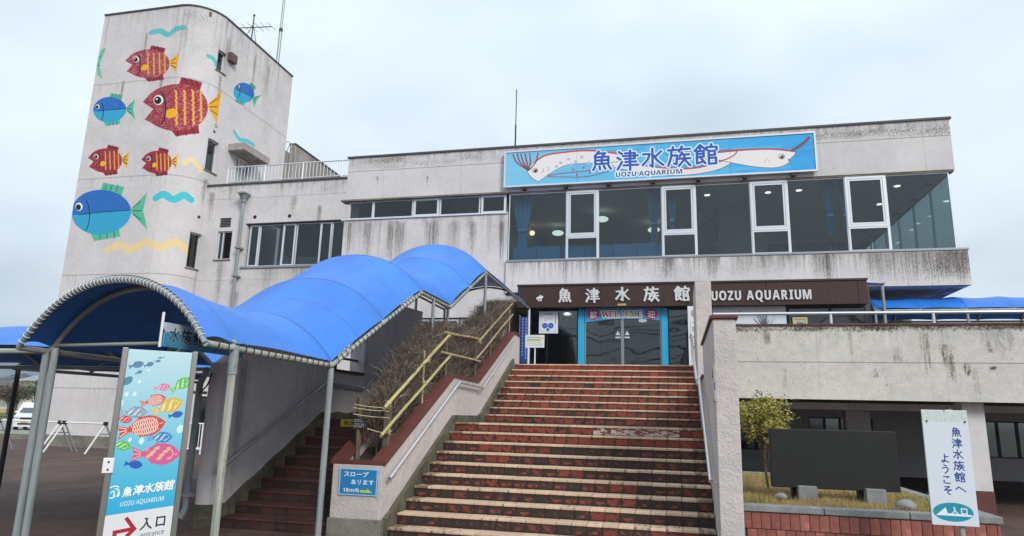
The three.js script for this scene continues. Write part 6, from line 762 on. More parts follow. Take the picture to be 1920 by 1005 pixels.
/* ================================================================ pylon sign */
{
  const A = onZ(237, 650, 4.9), B = onY(365, 658, A.y), W = Math.hypot(B.x - A.x, B.z - A.z), H = A.y - 0.02, ang = Math.atan2(-(B.z - A.z), B.x - A.x), t = thing('pylon_sign', 'upright entrance sign printed with colourful fish in steel sides', 'sign', [(A.x + B.x) / 2, 0, (A.z + B.z) / 2]); t.rotation.y = ang;
  const PW = 620, PH = Math.round(PW * H / W), SCL = 0.8, c = cv(Math.round(PW * SCL), Math.min(2048, Math.round(PH * SCL))), x = c.getContext('2d'); x.scale(SCL, SCL); const y0 = (v) => v; const gr = x.createLinearGradient(0, 0, 0, PH * 0.66); gr.addColorStop(0, '#b9d6dd'); gr.addColorStop(0.35, '#93c9d8'); gr.addColorStop(0.75, '#4db3d2'); gr.addColorStop(1, '#259fcb'); x.fillStyle = '#d4d6d8'; x.fillRect(0, 0, PW, PH); x.fillStyle = gr; x.fillRect(0, 0, PW, PH * 0.655);
  // print positions are read off the photograph and put on the panel's own plane
  const nx = V(-(B.z - A.z), 0, B.x - A.x).normalize().multiplyScalar(-1), Q = (zx, zy) => { const u = 170 + zx / 2.753, v = 640 + zy / 2.753, r = ray(u, v), d = A.clone().sub(EYE).dot(nx) / r.dot(nx), p = EYE.clone().addScaledVector(r, d); return [Math.hypot(p.x - A.x, p.z - A.z) * Math.sign((p.x - A.x) * (B.x - A.x) + (p.z - A.z) * (B.z - A.z)) / W * PW, (A.y - p.y) / H * PH]; };
  const q0 = Q(58, 895), q1 = Q(425, 838); x.fillStyle = '#d6d8da'; x.fillRect(0, q0[1] - 4, PW, PH); x.fillStyle = gr; x.beginPath(); x.moveTo(0, 0); x.lineTo(PW, 0); x.lineTo(PW, q1[1]); x.lineTo(0, q0[1]); x.closePath(); x.fill(); x.fillStyle = '#d6d8da'; x.beginPath(); x.moveTo(0, q0[1]); x.lineTo(PW, q1[1]); x.lineTo(PW, PH); x.lineTo(0, PH); x.closePath(); x.fill();
  const S1 = (Q(300, 500)[0] - Q(200, 500)[0]) / 100; // canvas px per zoomed px
  const fish = (zx, zy, Lz, th, col, pat, pc = '#e9e4dc') => { const c0 = Q(zx, zy), l = Lz * S1; x.save(); x.translate(...c0); x.rotate(th); x.fillStyle = col; x.beginPath(); x.moveTo(l * 0.5, 0); x.quadraticCurveTo(l * 0.2, -l * 0.44, -l * 0.26, -l * 0.05); x.lineTo(-l * 0.5, -l * 0.17); x.quadraticCurveTo(-l * 0.38, 0, -l * 0.5, l * 0.17); x.lineTo(-l * 0.24, l * 0.05); x.quadraticCurveTo(l * 0.2, l * 0.44, l * 0.5, 0); x.fill(); x.beginPath(); x.moveTo(-l * 0.08, -l * 0.12); x.lineTo(-l * 0.02, -l * 0.25); x.lineTo(l * 0.16, -l * 0.2); x.fill(); x.beginPath(); x.moveTo(-l * 0.12, l * 0.1); x.lineTo(-l * 0.06, l * 0.22); x.lineTo(l * 0.06, l * 0.16); x.fill(); x.strokeStyle = pc; x.fillStyle = pc; const hh = (a) => 0.19 * Math.cos((a - 0.1) * 3.4), lw = Math.max(2.4, l * 0.012); x.lineWidth = lw;
    if (pat === 'dot') for (let i = 0; i < 46; i++) { const a = -0.2 + 0.46 * ((i * 0.618) % 1), b = (((i * 0.7549) % 1) - 0.5) * 1.7 * hh(a); x.beginPath(); x.arc(a * l, b * l, l * 0.017, 0, 7); x.fill(); }
    if (pat === 'net') for (let i = 0; i < 11; i++) { const a = -0.2 + i * 0.045, h0 = hh(a), h1 = hh(a + 0.08); x.beginPath(); x.moveTo(l * a, -l * h0); x.lineTo(l * (a + 0.08), l * h1); x.moveTo(l * (a + 0.08), -l * h1); x.lineTo(l * a, l * h0); x.stroke(); }
    if (pat === 'ring') for (let i = 0; i < 24; i++) { const a = -0.18 + 0.46 * ((i * 0.618) % 1), b = (((i * 0.7549) % 1) - 0.5) * 1.6 * hh(a); x.beginPath(); x.arc(a * l, b * l, l * 0.024, 0, 7); x.stroke(); }
    if (pat) { x.lineWidth = lw * 1.3; x.beginPath(); x.arc(l * 0.4, -l * 0.02, l * 0.03, 0.2, 2.6); x.stroke(); x.beginPath(); x.arc(l * 0.22, 0, l * 0.12, -1.1, 1.1); x.stroke(); for (const q of [-0.1, 0, 0.1]) { x.beginPath(); x.moveTo(-l * 0.29, q * l * 0.3); x.lineTo(-l * 0.45, q * l * 1.1); x.stroke(); } } x.restore(); };
  for (const q of [[235, 112, 84, -0.35], [300, 110, 58, -0.42], [248, 150, 42, -0.5], [345, 92, 36, -0.2], [357, 75, 25, -0.1], [375, 72, 15, -0.1], [185, 200, 86, -0.9]]) fish(...q, '#54839c', null);
  for (const [a, b, r] of [[253, 198, 9], [186, 263, 11], [227, 262, 11], [157, 308, 14], [460, 443, 20], [262, 505, 15], [203, 498, 10], [300, 140, 6]]) { x.fillStyle = 'rgba(222,236,240,0.85)'; x.beginPath(); x.ellipse(...Q(a, b), r * S1 * 0.9, r * S1 * 1.25, 0.2, 0, 7); x.fill(); }
  fish(367, 228, 92, -0.2, '#d86a9a', 'dot'); fish(463, 215, 136, -0.66, '#5cb84c', 'dot'); fish(322, 297, 142, -0.32, '#c95a54', 'net'); fish(395, 327, 178, -0.45, '#d3b23a', 'dot'); fish(222, 357, 142, -0.05, '#7f97b0', 'dot'); fish(437, 370, 84, -0.25, '#2560b0', null); fish(170, 392, 92, 0.1, '#c23a44', 'dot'); fish(262, 434, 256, -0.26, '#cc4a34', 'net'); fish(357, 487, 134, -0.05, '#2a80c2', 'dot'); fish(155, 526, 110, 0.28, '#55b23e', 'dot'); fish(335, 573, 266, 0.0, '#cc5a90', 'ring', '#e8c890'); fish(220, 626, 98, 0.14, '#2058b4', null);
  const kr = [...'魚津水族館'], kc = [[190, 767], [247, 757], [300, 749], [353, 741], [404, 733]]; for (const pass of [0, 1]) kr.forEach((ch, i) => { const c0 = Q(...kc[i]), sz = 50 * S1; x.save(); x.translate(c0[0] + (pass ? 0 : 4), c0[1] + (pass ? 0 : 6)); x.transform(1, -0.13, -0.12, 1.12, 0, 0); kanji(x, ch, -sz / 2, -sz / 2, sz, 12, pass ? '#e6eaec' : '#4d86a0'); x.restore(); });
  x.strokeStyle = '#e2e8ea'; x.lineWidth = 11; for (const q of [[100, 748, 132, 730, 146, 745], [104, 775, 130, 745, 118, 800], [126, 752, 160, 752, 134, 792], [96, 798, 112, 806, 126, 788], [134, 792, 150, 790, 146, 770]]) { x.beginPath(); x.moveTo(...Q(q[0], q[1])); x.quadraticCurveTo(...Q(q[2], q[3]), ...Q(q[4], q[5])); x.stroke(); }
  const line = (txt, a, b, fs, col) => { const p0 = Q(...a), p1 = Q(...b); x.font = fs + 'px sans-serif'; x.fillStyle = col; const w = x.measureText(txt).width, dx = p1[0] - p0[0], dy = p1[1] - p0[1]; x.save(); x.translate(...p0); x.transform(dx / w, dy / w, 0, 1, 0, 0); x.fillText(txt, 0, 0); x.restore(); };
  line('UOZU AQUARIUM', [148, 845], [377, 812], 58, '#e6eaec'); line('entrance', [254, 1006], [377, 984], 62, '#1d1e22');
  const st = (pts, w, col) => { x.strokeStyle = col; x.lineWidth = w; x.lineJoin = 'miter'; x.lineCap = 'butt'; x.beginPath(); pts.forEach((q, i) => { const z = Q(...q); if (i) x.lineTo(...z); else x.moveTo(...z); }); x.stroke(); }; st([[118, 1060], [124, 978], [214, 960]], 34, '#a41f2c'); st([[182, 902], [224, 960], [172, 1012]], 34, '#a41f2c');
  { const a = Q(286, 932), b = Q(360, 918), sz = 62 * S1; for (const [c0, ch] of [[a, '入'], [b, '口']]) { x.save(); x.translate(...c0); x.transform(1, -0.12, 0, 1.1, 0, 0); kanji(x, ch, -sz / 2, -sz / 2, sz, 13, '#1d1e22'); x.restore(); } }
  const L = (g) => { const m = g; return m; }; const mk = (n, g, mm) => { const m = sh(new THREE.Mesh(g, mm)); m.name = n; t.add(m); off.set(m, V(0, 0, 0)); return m; };
  const steelB = std(rgb(150, 148, 144), 0.35, 0.85); mk('panel', uvm(box(-W / 2 + 0.02, W / 2 - 0.02, 0.02, H, -0.05, 0.04), [-W / 2, 0.02, W, H - 0.02]), printMat(c, 0.35)); mk('side_post', rbox(-W / 2 - 0.025, -W / 2 + 0.018, 0, H + 0.01, -0.09, 0.05, 0.004), steelB); mk('side_post', rbox(W / 2 - 0.018, W / 2 + 0.025, 0, H + 0.01, -0.09, 0.05, 0.004), steelB); mk('back_panel', box(-W / 2 + 0.02, W / 2 - 0.02, 0.02, H - 0.01, -0.085, -0.055), steelB); mk('base', rbox(-W / 2 - 0.06, W / 2 + 0.06, 0, 0.05, -0.18, 0.14, 0.01), M.darkSteel); const hg = mk('hinge_plate', rbox(-W / 2 - 0.05, -W / 2 + 0.03, 1.12, 1.24, 0.03, 0.06, 0.006), M.white); const sp = new THREE.Mesh(new THREE.CylinderGeometry(0.008, 0.008, 0.01, 10).rotateX(Math.PI / 2).translate(-W / 2 - 0.01, 1.21, 0.062), M.black); sp.name = 'screw'; hg.add(sp); const sp2 = sp.clone(); sp2.position.y = -0.06; hg.add(sp2);
}
/* hanging board under the arch */
{
  const X = -4.62, a = onX(312, 604, X), b = onX(312, 650, X), e = onX(455, 668, X), t = thing('hanging_sign', 'blue and white hanging board with dark kanji under the canopy arch', 'sign', [X, b.y, (a.z + e.z) / 2]), y0 = b.y, y1 = a.y, z0 = a.z, z1 = e.z, c = cv(800, 220), x = c.getContext('2d'); x.fillStyle = '#b9c4cc'; x.fillRect(0, 0, 800, 220); x.fillStyle = '#3b8fb4'; x.beginPath(); x.moveTo(0, 90); x.bezierCurveTo(200, 60, 500, 150, 800, 120); x.lineTo(800, 220); x.lineTo(0, 220); x.closePath(); x.fill();
  [[315, 338, '水'], [338, 361, '族'], [361, 383, '館']].forEach(([ua, ub, ch]) => { const ca = (onX(ua, 630, X).z - z0) / (z1 - z0) * 800, cb = (onX(ub, 634, X).z - z0) / (z1 - z0) * 800; x.save(); x.translate(ca + 8, 42); x.scale((cb - ca - 14) / 130, 1.05); kanji(x, ch, 0, 0, 130, 22, '#b9c4cc'); kanji(x, ch, 0, 0, 130, 14, '#182640'); x.restore(); });
  const g = uvm(box(X - 0.03, X, y0, y1, z1, z0), [z0, y0, z1 - z0, y1 - y0]); add('panel', g, printMat(c), t); add('hanger', bar(V(X - 0.015, y0 - 0.01, z0 + 0.03), V(X - 0.015, y1 + 0.09, z0 + 0.03), 0.013), M.white, t); add('hanger', bar(V(X - 0.015, y0, z1 - 0.03), V(X - 0.015, y1 + 0.09, z1 - 0.03), 0.018), M.white, t);
}
/* =============================================== planting bed on the right */
{
  const x0 = 0.745, x1 = 3.46, z0 = -9.02, z1 = -14.3, hc = 0.69, t = thing('planting_bed', 'raised bed faced in upright red brick with grey granite kerb', 'planting bed', [2.1, 0, -11.6]);
  const brickMs = [[152, 92, 80], [142, 84, 74], [160, 100, 87], [134, 78, 70]].map((q, i) => tileMat(q, 0.5, 240, { seed: 120 + i, grain: 0.2, patch: 0.12, ps: 8 }, (x) => { for (let k = 0; k < 20; k++) specks(x, R() * 120, R() * 120, 10, 10, 14, 0.4, '104,62,54', 2); }, 0.85, 0.003));
  add('core', [box(x0, x1 - 0.03, 0, hc - 0.08, z0 - 0.14, z0 - 0.022), box(x1 - 0.15, x1 - 0.022, 0, hc - 0.08, z1, z0 - 0.14)], tileMat([92, 80, 72], 1, 160, { seed: 130, grain: 0.3 }, null, 0.95, 0.01), t);
  const bw = 0.1075, bh = 0.19, n = Math.floor((x1 - x0) / bw), gb = [0, 1, 2].map((i) => uvm(new RoundedBoxGeometry(bw - 0.007 + i * 0.0012, bh - 0.008, 0.03, 1, 0.003)));
  for (let r = 0; r < 4; r++) for (let i = 0; i < n + (r % 2 ? 0 : 1); i++) { const cx = x0 + (i + (r % 2 ? 0.92 : 0.42)) * bw; if (cx + bw / 2 > x1) continue; add('brick', gb[(i + r) % 3], brickMs[Math.floor(R() * 4)], t, [cx, hc - 0.085 - bh * (r + 0.5), z0 - 0.015 + (R() - 0.5) * 0.003]); }
  const gs = uvm(new RoundedBoxGeometry(0.03, bh - 0.008, bw - 0.006, 1, 0.003)); for (let r = 0; r < 4; r++) for (let i = 0; i < 30; i++) add('brick', gs, brickMs[Math.floor(R() * 4)], t, [x1 - 0.015, hc - 0.085 - bh * (r + 0.5), z0 - 0.06 - i * bw]);
  for (let i = 0; i < 3; i++) { const a = x0 + (x1 - x0) * i / 3; add('kerb_stone', rbox(a + 0.003, a + (x1 - x0) / 3 - 0.003 + (i === 2 ? 0.03 : 0), hc - 0.08, hc, z0 - 0.16, z0 + 0.02, 0.012), M.granite, t); }
  for (let i = 0; i < 5; i++) { const a = z0 - 0.17 - i * 1.02; add('kerb_stone', rbox(x1 - 0.15, x1 + 0.03, hc - 0.08, hc, a - 1.012, a, 0.012), M.granite, t); } for (let i = 0; i < 3; i++) { const a = x0 + (x1 - x0 - 0.16) * i / 3; add('kerb_stone', rbox(a + 0.003, a + (x1 - x0 - 0.16) / 3 - 0.003, hc - 0.08, hc + 0.02, z1 - 0.16, z1, 0.012), M.granite, t); }
  const sg = new THREE.PlaneGeometry(x1 - x0 - 0.16, z0 - z1 - 0.16, 60, 100).rotateX(-Math.PI / 2).translate((x0 + x1 - 0.16) / 2, hc - 0.06, (z0 + z1) / 2 - 0.08), sp = sg.attributes.position; for (let i = 0; i < sp.count; i++) sp.setY(i, sp.getY(i) + 0.07 * fbm(sp.getX(i) * 1.5, sp.getZ(i) * 1.5, 3) + 0.02 * fbm(sp.getX(i) * 9, sp.getZ(i) * 9, 2)); sg.computeVertexNormals();
  add('soil', uvm(sg), tileMat([128, 108, 74], 1.2, 200, { seed: 131, grain: 0.5, patch: 0.35, ps: 3 }, null, 0.95, 0.02), t);
  // dry grass
  const P = [], C = [], r = rng(777); for (let i = 0; i < 15000; i++) { const x = x0 + 0.02 + r() * (x1 - x0 - 0.2), z = z0 - 0.18 - (z0 - 0.18 - z1) * Math.pow(r(), 1.5), y = hc - 0.05 + 0.05 * fbm(x * 1.5, z * 1.5, 3); const green = fbm(x * 3 + 5, z * 3, 3) > 0.56, h = 0.035 + r() * (green ? 0.12 : 0.06), a = r() * 6.28, w = 0.003, dx = (r() - 0.5) * 0.08, dz = (r() - 0.5) * 0.08; P.push(x - w * Math.cos(a), y, z - w * Math.sin(a), x + w * Math.cos(a), y, z + w * Math.sin(a), x + dx, y + h, z + dz); const c = green && r() > 0.4 ? [0.10 + 0.05 * r(), 0.15 + 0.05 * r(), 0.04] : [0.32 + 0.14 * r(), 0.24 + 0.1 * r(), 0.11]; for (let k = 0; k < 3; k++) C.push(...c); }
  const g = new THREE.BufferGeometry(); g.setAttribute('position', new THREE.Float32BufferAttribute(P, 3)); g.setAttribute('color', new THREE.Float32BufferAttribute(C, 3)); g.computeVertexNormals(); const gm = solo('dry_grass', g, new THREE.MeshStandardMaterial({ vertexColors: true, roughness: 0.95, side: THREE.DoubleSide }), 'straw coloured dry grass growing on the raised bed', 'grass'); gm.userData.kind = 'stuff';
  [[1.28, -9.75, 0.07, 'dark rounded stone beside the left foot of the slab'], [2.62, -9.35, 0.1, 'pale flat stone in the grass near the kerb']].forEach(([x, z, s, l]) => { const q = new THREE.IcosahedronGeometry(s, 3), p = q.attributes.position; for (let i = 0; i < p.count; i++) { const v = V(p.getX(i), p.getY(i), p.getZ(i)), k = 0.8 + 0.4 * fbm(v.x * 9 + 7, v.y * 9 + v.z * 7, 3); p.setXYZ(i, v.x * k * 1.2, v.y * k * 0.75, v.z * k); } q.computeVertexNormals(); solo('stone', uvm(q), M.granite, l, 'stone', undefined, [x, hc + 0.03, z]); });
}
{ // black stone slab
  const z = -9.9, a = onZ(1442, 803, 9.9), b = onZ(1690, 924, 9.9), t = thing('stone_slab', 'black granite slab standing on two grey stone feet in the bed', 'monument', [(a.x + b.x) / 2, 0.6, z]); add('slab', rbox(a.x, b.x, b.y, a.y, z - 0.14, z, 0.012), M.blackGranite, t);
  for (const u of [1513, 1640]) { const q = onZ(u, 930, 9.9); add('foot', rbox(q.x - 0.115, q.x + 0.115, 0.55, b.y + 0.035, z - 0.06, z + 0.1, 0.012), M.granite, t); add('foot_block', rbox(q.x - 0.16, q.x + 0.1, 0.55, b.y - 0.002, z - 0.24, z - 0.07, 0.012), M.blackGranite, t); }
}
{ // welcome sign board
  const z = 8.25, a = onZ(1727, 768, z), b = onZ(1841, 984, z), c2 = onZ(1750, 984, z), x0 = a.x, x1 = b.x - 0.02, y0 = c2.y, y1 = a.y, W = x1 - x0, H = y1 - y0, t = thing('welcome_sign', 'white upright welcome board with blue lettering and teal arrow oval', 'sign', [(x0 + x1) / 2, 0, -z]), PW = 420, PH = Math.round(PW * H / W), c = cv(PW, PH), x = c.getContext('2d');
  x.fillStyle = '#d3dae2'; x.fillRect(0, 0, PW, PH); x.fillStyle = '#cdd6d2'; x.fillRect(0, 0, PW, PH * 0.105); const r = rng(8); x.strokeStyle = 'rgba(96,104,108,0.55)'; x.lineWidth = 1.2; for (let i = 0; i < 240; i++) { const u = r() * PW, v = r() * PH * 0.105; x.beginPath(); x.moveTo(u, v); x.lineTo(u + (r() - 0.5) * 24, v + (r() - 0.5) * 20); x.lineTo(u + (r() - 0.5) * 34, v + (r() - 0.5) * 26); x.stroke(); }
  x.fillStyle = '#a83a3c'; for (const q of [[0.1, 0.1], [0.93, 0.1], [0.5, 0.006]]) { x.beginPath(); x.arc(q[0] * PW, q[1] * PH, 7, 0, 7); x.fill(); x.fillStyle = '#8c3434'; x.fillRect(q[0] * PW - 3, q[1] * PH, 5, 26); } x.fillStyle = '#1a1a1a'; for (const q of [[0.1, 0.098], [0.93, 0.098]]) { x.beginPath(); x.arc(q[0] * PW, q[1] * PH, 5, 0, 7); x.fill(); }
  [...'魚津水族館へ'].forEach((ch, i) => kanji(x, ch, PW * 0.6 - i * PW * 0.006, PH * (0.15 + i * 0.098), 96, 11, '#243f8c')); [...'ようこそ'].forEach((ch, i) => kanji(x, ch, PW * 0.3 - i * PW * 0.004, PH * (0.385 + i * 0.092), 92, 11, '#243f8c'));
  x.fillStyle = '#1f8fa6'; x.beginPath(); x.ellipse(PW * 0.47, PH * 0.885, PW * 0.43, PH * 0.08, 0, 0, 7); x.fill(); kanji(x, '入', PW * 0.42, PH * 0.84, 74, 10, '#e4eaee'); kanji(x, '口', PW * 0.62, PH * 0.84, 74, 10, '#e4eaee'); x.fillStyle = '#e4eaee'; x.beginPath(); x.moveTo(PW * 0.1, PH * 0.915); x.lineTo(PW * 0.32, PH * 0.845); x.lineTo(PW * 0.35, PH * 0.895); x.lineTo(PW * 0.86, PH * 0.902); x.lineTo(PW * 0.86, PH * 0.918); x.closePath(); x.fill();
  add('panel', uvm(rbox(x0, x1, y0, y1, -z - 0.02, -z, 0.006), [x0, y0, W, H]), printMat(c, 0.4), t); const px = (x0 + x1) / 2 + 0.07; add('post', bar(V(px, 0, -z - 0.06), V(px, y1 + 0.01, -z - 0.06), 0.028, 12), M.rustGalv, t); for (const y of [y0 + 0.15, y1 - 0.12]) add('clamp', box(px - 0.1, px + 0.1, y - 0.02, y + 0.02, -z - 0.05, -z - 0.022), M.galv, t); for (const q of [[0.1, 0.9], [0.93, 0.9]]) add('bolt', new THREE.CylinderGeometry(0.008, 0.008, 0.012, 10).rotateX(Math.PI / 2).translate(x0 + q[0] * W, y0 + q[1] * H, -z + 0.004), M.darkSteel, t);
}
/* leafy shrubs and trees: limbs plus leaf-sized faces through the crown */
function leafy(t, base, h, rx, ry, n, cols, seed, ls, limbs = 8, trunk = 0.03, fill = 0.25) {
  const r = rng(seed), lg = [], c0 = V(base.x, base.y + h - ry, base.z), P = [], C = [], tips = [];
  add('trunk', uvm(merge([tube([base, base.clone().add(V((r() - 0.5) * 0.1, (h - ry) * 0.5, 0)), c0.clone().add(V(0, -ry * 0.3, 0))], trunk, 14, 7), bar(c0.clone().add(V(0, -ry * 0.35, 0)), c0, trunk * 0.8, 7, trunk * 0.4)])), M.bark, t);
  for (let i = 0; i < limbs; i++) { const a = i / limbs * 6.28 + r(), e = 0.1 + r() * 1.2, d = V(Math.cos(a) * Math.cos(e) * rx, Math.sin(e) * ry, Math.sin(a) * Math.cos(e) * rx).multiplyScalar(0.7 + 0.3 * r()), s = base.clone().lerp(c0, 0.35 + 0.5 * r()), tip = c0.clone().add(d); lg.push(tube([s, s.clone().lerp(tip, 0.5).add(V(0, ry * 0.12, 0)), tip], trunk * 0.34, 12, 5)); tips.push(tip, s.clone().lerp(tip, 0.65)); for (let k = 0; k < 3; k++) { const q = s.clone().lerp(tip, 0.5 + 0.4 * r()), w = q.clone().add(V((r() - 0.5) * rx * 0.7, r() * ry * 0.5, (r() - 0.5) * rx * 0.7)); lg.push(bar(q, w, trunk * 0.16, 5, trunk * 0.06)); tips.push(w); } }
  add('limbs', uvm(merge(lg)), M.bark, t);
  for (let i = 0; i < n; i++) {
    const tp = tips[Math.floor(r() * tips.length)], sp = fill; const c = tp.clone().add(V((r() + r() - 1) * rx * sp * 1.6, (r() + r() - 1) * ry * sp * 1.4, (r() + r() - 1) * rx * sp * 1.6)), a = V(r() - 0.5, (r() - 0.5) * 0.6, r() - 0.5).normalize(), b = a.clone().cross(V(r() - 0.5, 1, r() - 0.5)).normalize(), s = ls * (0.6 + 0.8 * r()), q = cols[Math.floor(r() * cols.length)], k = 0.8 + 0.4 * r(), nrm = a.clone().cross(b).multiplyScalar(s * 0.25);
    const A = c.clone().addScaledVector(a, -s), B = c.clone().addScaledVector(b, s * 0.5).add(nrm), D = c.clone().addScaledVector(a, s), E2 = c.clone().addScaledVector(b, -s * 0.5).add(nrm); for (const p of [A, B, D, A, D, E2]) { P.push(p.x, p.y, p.z); C.push(q[0] * k, q[1] * k, q[2] * k); }
  }
  const g = new THREE.BufferGeometry(); g.setAttribute('position', new THREE.Float32BufferAttribute(P, 3)); g.setAttribute('color', new THREE.Float32BufferAttribute(C, 3)); g.computeVertexNormals(); add('crown', g, M.leaf, t);
}
M.bark = tileMat([92, 78, 64], 1, 160, { seed: 140, grain: 0.3, patch: 0.3, ps: 5 }, null, 0.95, 0.006);
M.leaf = new THREE.MeshPhysicalMaterial({ vertexColors: true, roughness: 0.8, side: THREE.DoubleSide, transmission: 0.25, thickness: 0 });
{ const p = onZ(1432, 880, 11.2), t = thing('shrub', 'yellow green leafy shrub behind the black slab', 'shrub', [p.x, 0.65, -11.2]); leafy(t, V(p.x + 0.06, 0.66, -11.2), 1.36, 0.52, 0.46, 1900, [[0.42, 0.36, 0.05], [0.30, 0.29, 0.05], [0.48, 0.38, 0.07], [0.2, 0.22, 0.05]], 505, 0.036, 14, 0.02, 0.2); }
/* ============================================== left: barricades, fence, car */
{
  const A = [[-2, 791], [32, 791], [111, 791], [193, 794]], zB = 20.4, label = 'white A-frame barricade with a single rail on the forecourt';
  const pts = [[0, 848], [40, 846], [117, 847], [183, 850]].map((q) => onY(q[0], q[1], 0)); const P = [V(-25.6, 0, -20.6), V(-24.0, 0, -20.6), onZ(111, 830, 20.6), onZ(193, 830, 20.6)]; P.forEach((p) => p.setY(0)); const top = 1.02;
  for (let i = 1; i < 3; i++) { const a = P[i].clone(), b = P[i + 1].clone(), t = thing('barricade', i === 1 ? 'white rail barricade in front of the tower, reaching the grass' : 'white rail barricade in front of the tower beside the fish sign', 'barricade', [(a.x + b.x) / 2, 0, a.z], 'rail barricades on the forecourt'); add('rail', bar(V(a.x, top, a.z), V(b.x, top, b.z), 0.03, 10), M.white, t); for (const e of i === 1 ? [a, b.clone().add(V(-0.1, 0, 0))] : [a.clone().add(V(0.1, 0, 0)), b]) { add('leg', bar(V(e.x - 0.28, 0, e.z + 0.42), V(e.x, top, e.z), 0.03, 8), M.white, t); add('leg', bar(V(e.x + 0.28, 0, e.z - 0.42), V(e.x, top, e.z), 0.03, 8), M.aluGrey, t); add('brace', bar(V(e.x - 0.1, top - 0.36, e.z + 0.15), V(e.x + 0.1, top - 0.36, e.z - 0.15), 0.014, 6), M.darkSteel, t); add('joint', rbox(e.x - 0.06, e.x + 0.06, top - 0.07, top + 0.06, e.z - 0.06, e.z + 0.06, 0.02), M.black, t); } }
}
{
  const a = onZ(345, 830, 22.2), b = onZ(382, 830, 22.2), t = thing('white_fence', 'short white baluster fence by the tower door', 'fence', [(a.x + b.x) / 2, 0, -22.2]), y1 = onZ(360, 794, 22.2).y; for (const y of [0.18, y1]) add('rail', bar(V(a.x, y, -22.2), V(b.x + 0.6, y, -22.2), 0.03, 8), M.white, t); for (let i = 0; i <= 12; i++) { const x = a.x + (b.x + 0.6 - a.x) * i / 12; add(i % 6 ? 'baluster' : 'post', bar(V(x, i % 6 ? 0.18 : 0, -22.2), V(x, y1, -22.2), i % 6 ? 0.014 : 0.03, 8), M.white, t); } const c = add('light', new THREE.SphereGeometry(0.09, 12, 8).translate(-20.9, 2.6, -22.95), M.white, t); t.remove(c);
}
{ // parked car seen head on
  const p = onY(62, 805, 0.01); const t = thing('parked_car', 'small white car with yellow number plate parked on the road', 'car', [p.x, 0, p.z]); t.rotation.y = 0.62; const W = 1.48, L = 3.4; const mk = (n, g, m, par = t) => { const q = sh(new THREE.Mesh(g, m)); q.name = n; par.add(q); return q; }, paint = new THREE.MeshPhysicalMaterial({ color: rgb(226, 230, 234), roughness: 0.25, clearcoat: 1, clearcoatRoughness: 0.08 }), dk = std(rgb(30, 32, 34), 0.4), gl = new THREE.MeshPhysicalMaterial({ color: rgb(60, 72, 78), roughness: 0.05, clearcoat: 1 });
  const prof = [[L / 2, 0.28], [L / 2 + 0.03, 0.55], [L / 2 - 0.02, 0.86], [L / 2 - 0.55, 1.0], [L / 2 - 1.12, 1.5], [L / 2 - 1.4, 1.62], [-L / 2 + 0.3, 1.62], [-L / 2, 1.35], [-L / 2, 0.28]]; const s = new THREE.Shape(prof.map((q) => new THREE.Vector2(...q))); const g = new THREE.ExtrudeGeometry(s, { depth: W - 0.16, bevelEnabled: true, bevelSize: 0.07, bevelThickness: 0.08, bevelSegments: 3 }).translate(0, 0, -W / 2 + 0.08).rotateY(-Math.PI / 2); mk('body', g, paint);
  const quadG = (pts) => { const q = new THREE.BufferGeometry(); q.setAttribute('position', new THREE.Float32BufferAttribute([0, 1, 2, 0, 2, 3].flatMap((i) => pts[i]), 3)); q.computeVertexNormals(); return uvm(q); };
  const zf = L / 2; mk('windscreen', prism([[-0.62, 1.06], [0.62, 1.06], [0.52, 1.5], [-0.52, 1.5]], 'z', 0, 0.02).rotateX(0).translate(0, -1.06, 0).rotateX(-0.86).translate(0, 1.07, zf - 0.46), gl); mk('grille', rbox(-0.42, 0.42, 0.66, 0.78, zf + 0.02, zf + 0.12, 0.02), dk); mk('bumper_intake', rbox(-0.5, 0.5, 0.34, 0.44, zf + 0.04, zf + 0.12, 0.02), dk); mk('number_plate', rbox(-0.34, 0.0, 0.46, 0.62, zf + 0.08, zf + 0.125, 0.01), std(rgb(204, 170, 40), 0.5)); for (const q of [-1, 1]) { mk('headlight', rbox(q * 0.58 - 0.13, q * 0.58 + 0.13, 0.66, 0.82, zf - 0.02, zf + 0.1, 0.04), std(rgb(170, 178, 184), 0.2)); mk('side_window', box(q * (W / 2 + 0.002) - 0.01, q * (W / 2 + 0.002) + 0.01, 1.08, 1.48, -1.2, 0.55), gl); mk('mirror', rbox(q * 0.84 - 0.1, q * 0.84 + 0.1, 1.02, 1.16, zf - 0.95, zf - 0.85, 0.03), paint); for (const z of [1.12, -1.12]) { const w = mk('wheel', new THREE.CylinderGeometry(0.28, 0.28, 0.18, 24).rotateZ(Math.PI / 2).translate(q * (W / 2 - 0.05), 0.28, z), dk); mk('rim', new THREE.CylinderGeometry(0.17, 0.17, 0.19, 16).rotateZ(Math.PI / 2).translate(q * (W / 2 - 0.05), 0.28, z), M.aluGrey, w); } }
}
{ // orange mesh barrier
  const p = onY(60, 788, 0.1), t = thing('orange_barrier', 'orange safety mesh barrier beyond the parked car', 'barrier', [-63, 0.2, -58]), x0 = onZ(53, 780, 58).x, x1 = onZ(67, 780, 58).x, y1 = onZ(60, 756, 58).y, om = std(rgb(206, 122, 30), 0.8); for (const x of [x0, (x0 + x1) / 2, x1]) add('post', bar(V(x, 0, -58), V(x, y1, -58), 0.05, 8), om, t); for (let i = 0; i < 9; i++) add('band', box(x0, x1, 0.35 + (y1 - 0.4) * i / 9, 0.35 + (y1 - 0.4) * i / 9 + 0.17, -58.02, -57.98), om, t);
}
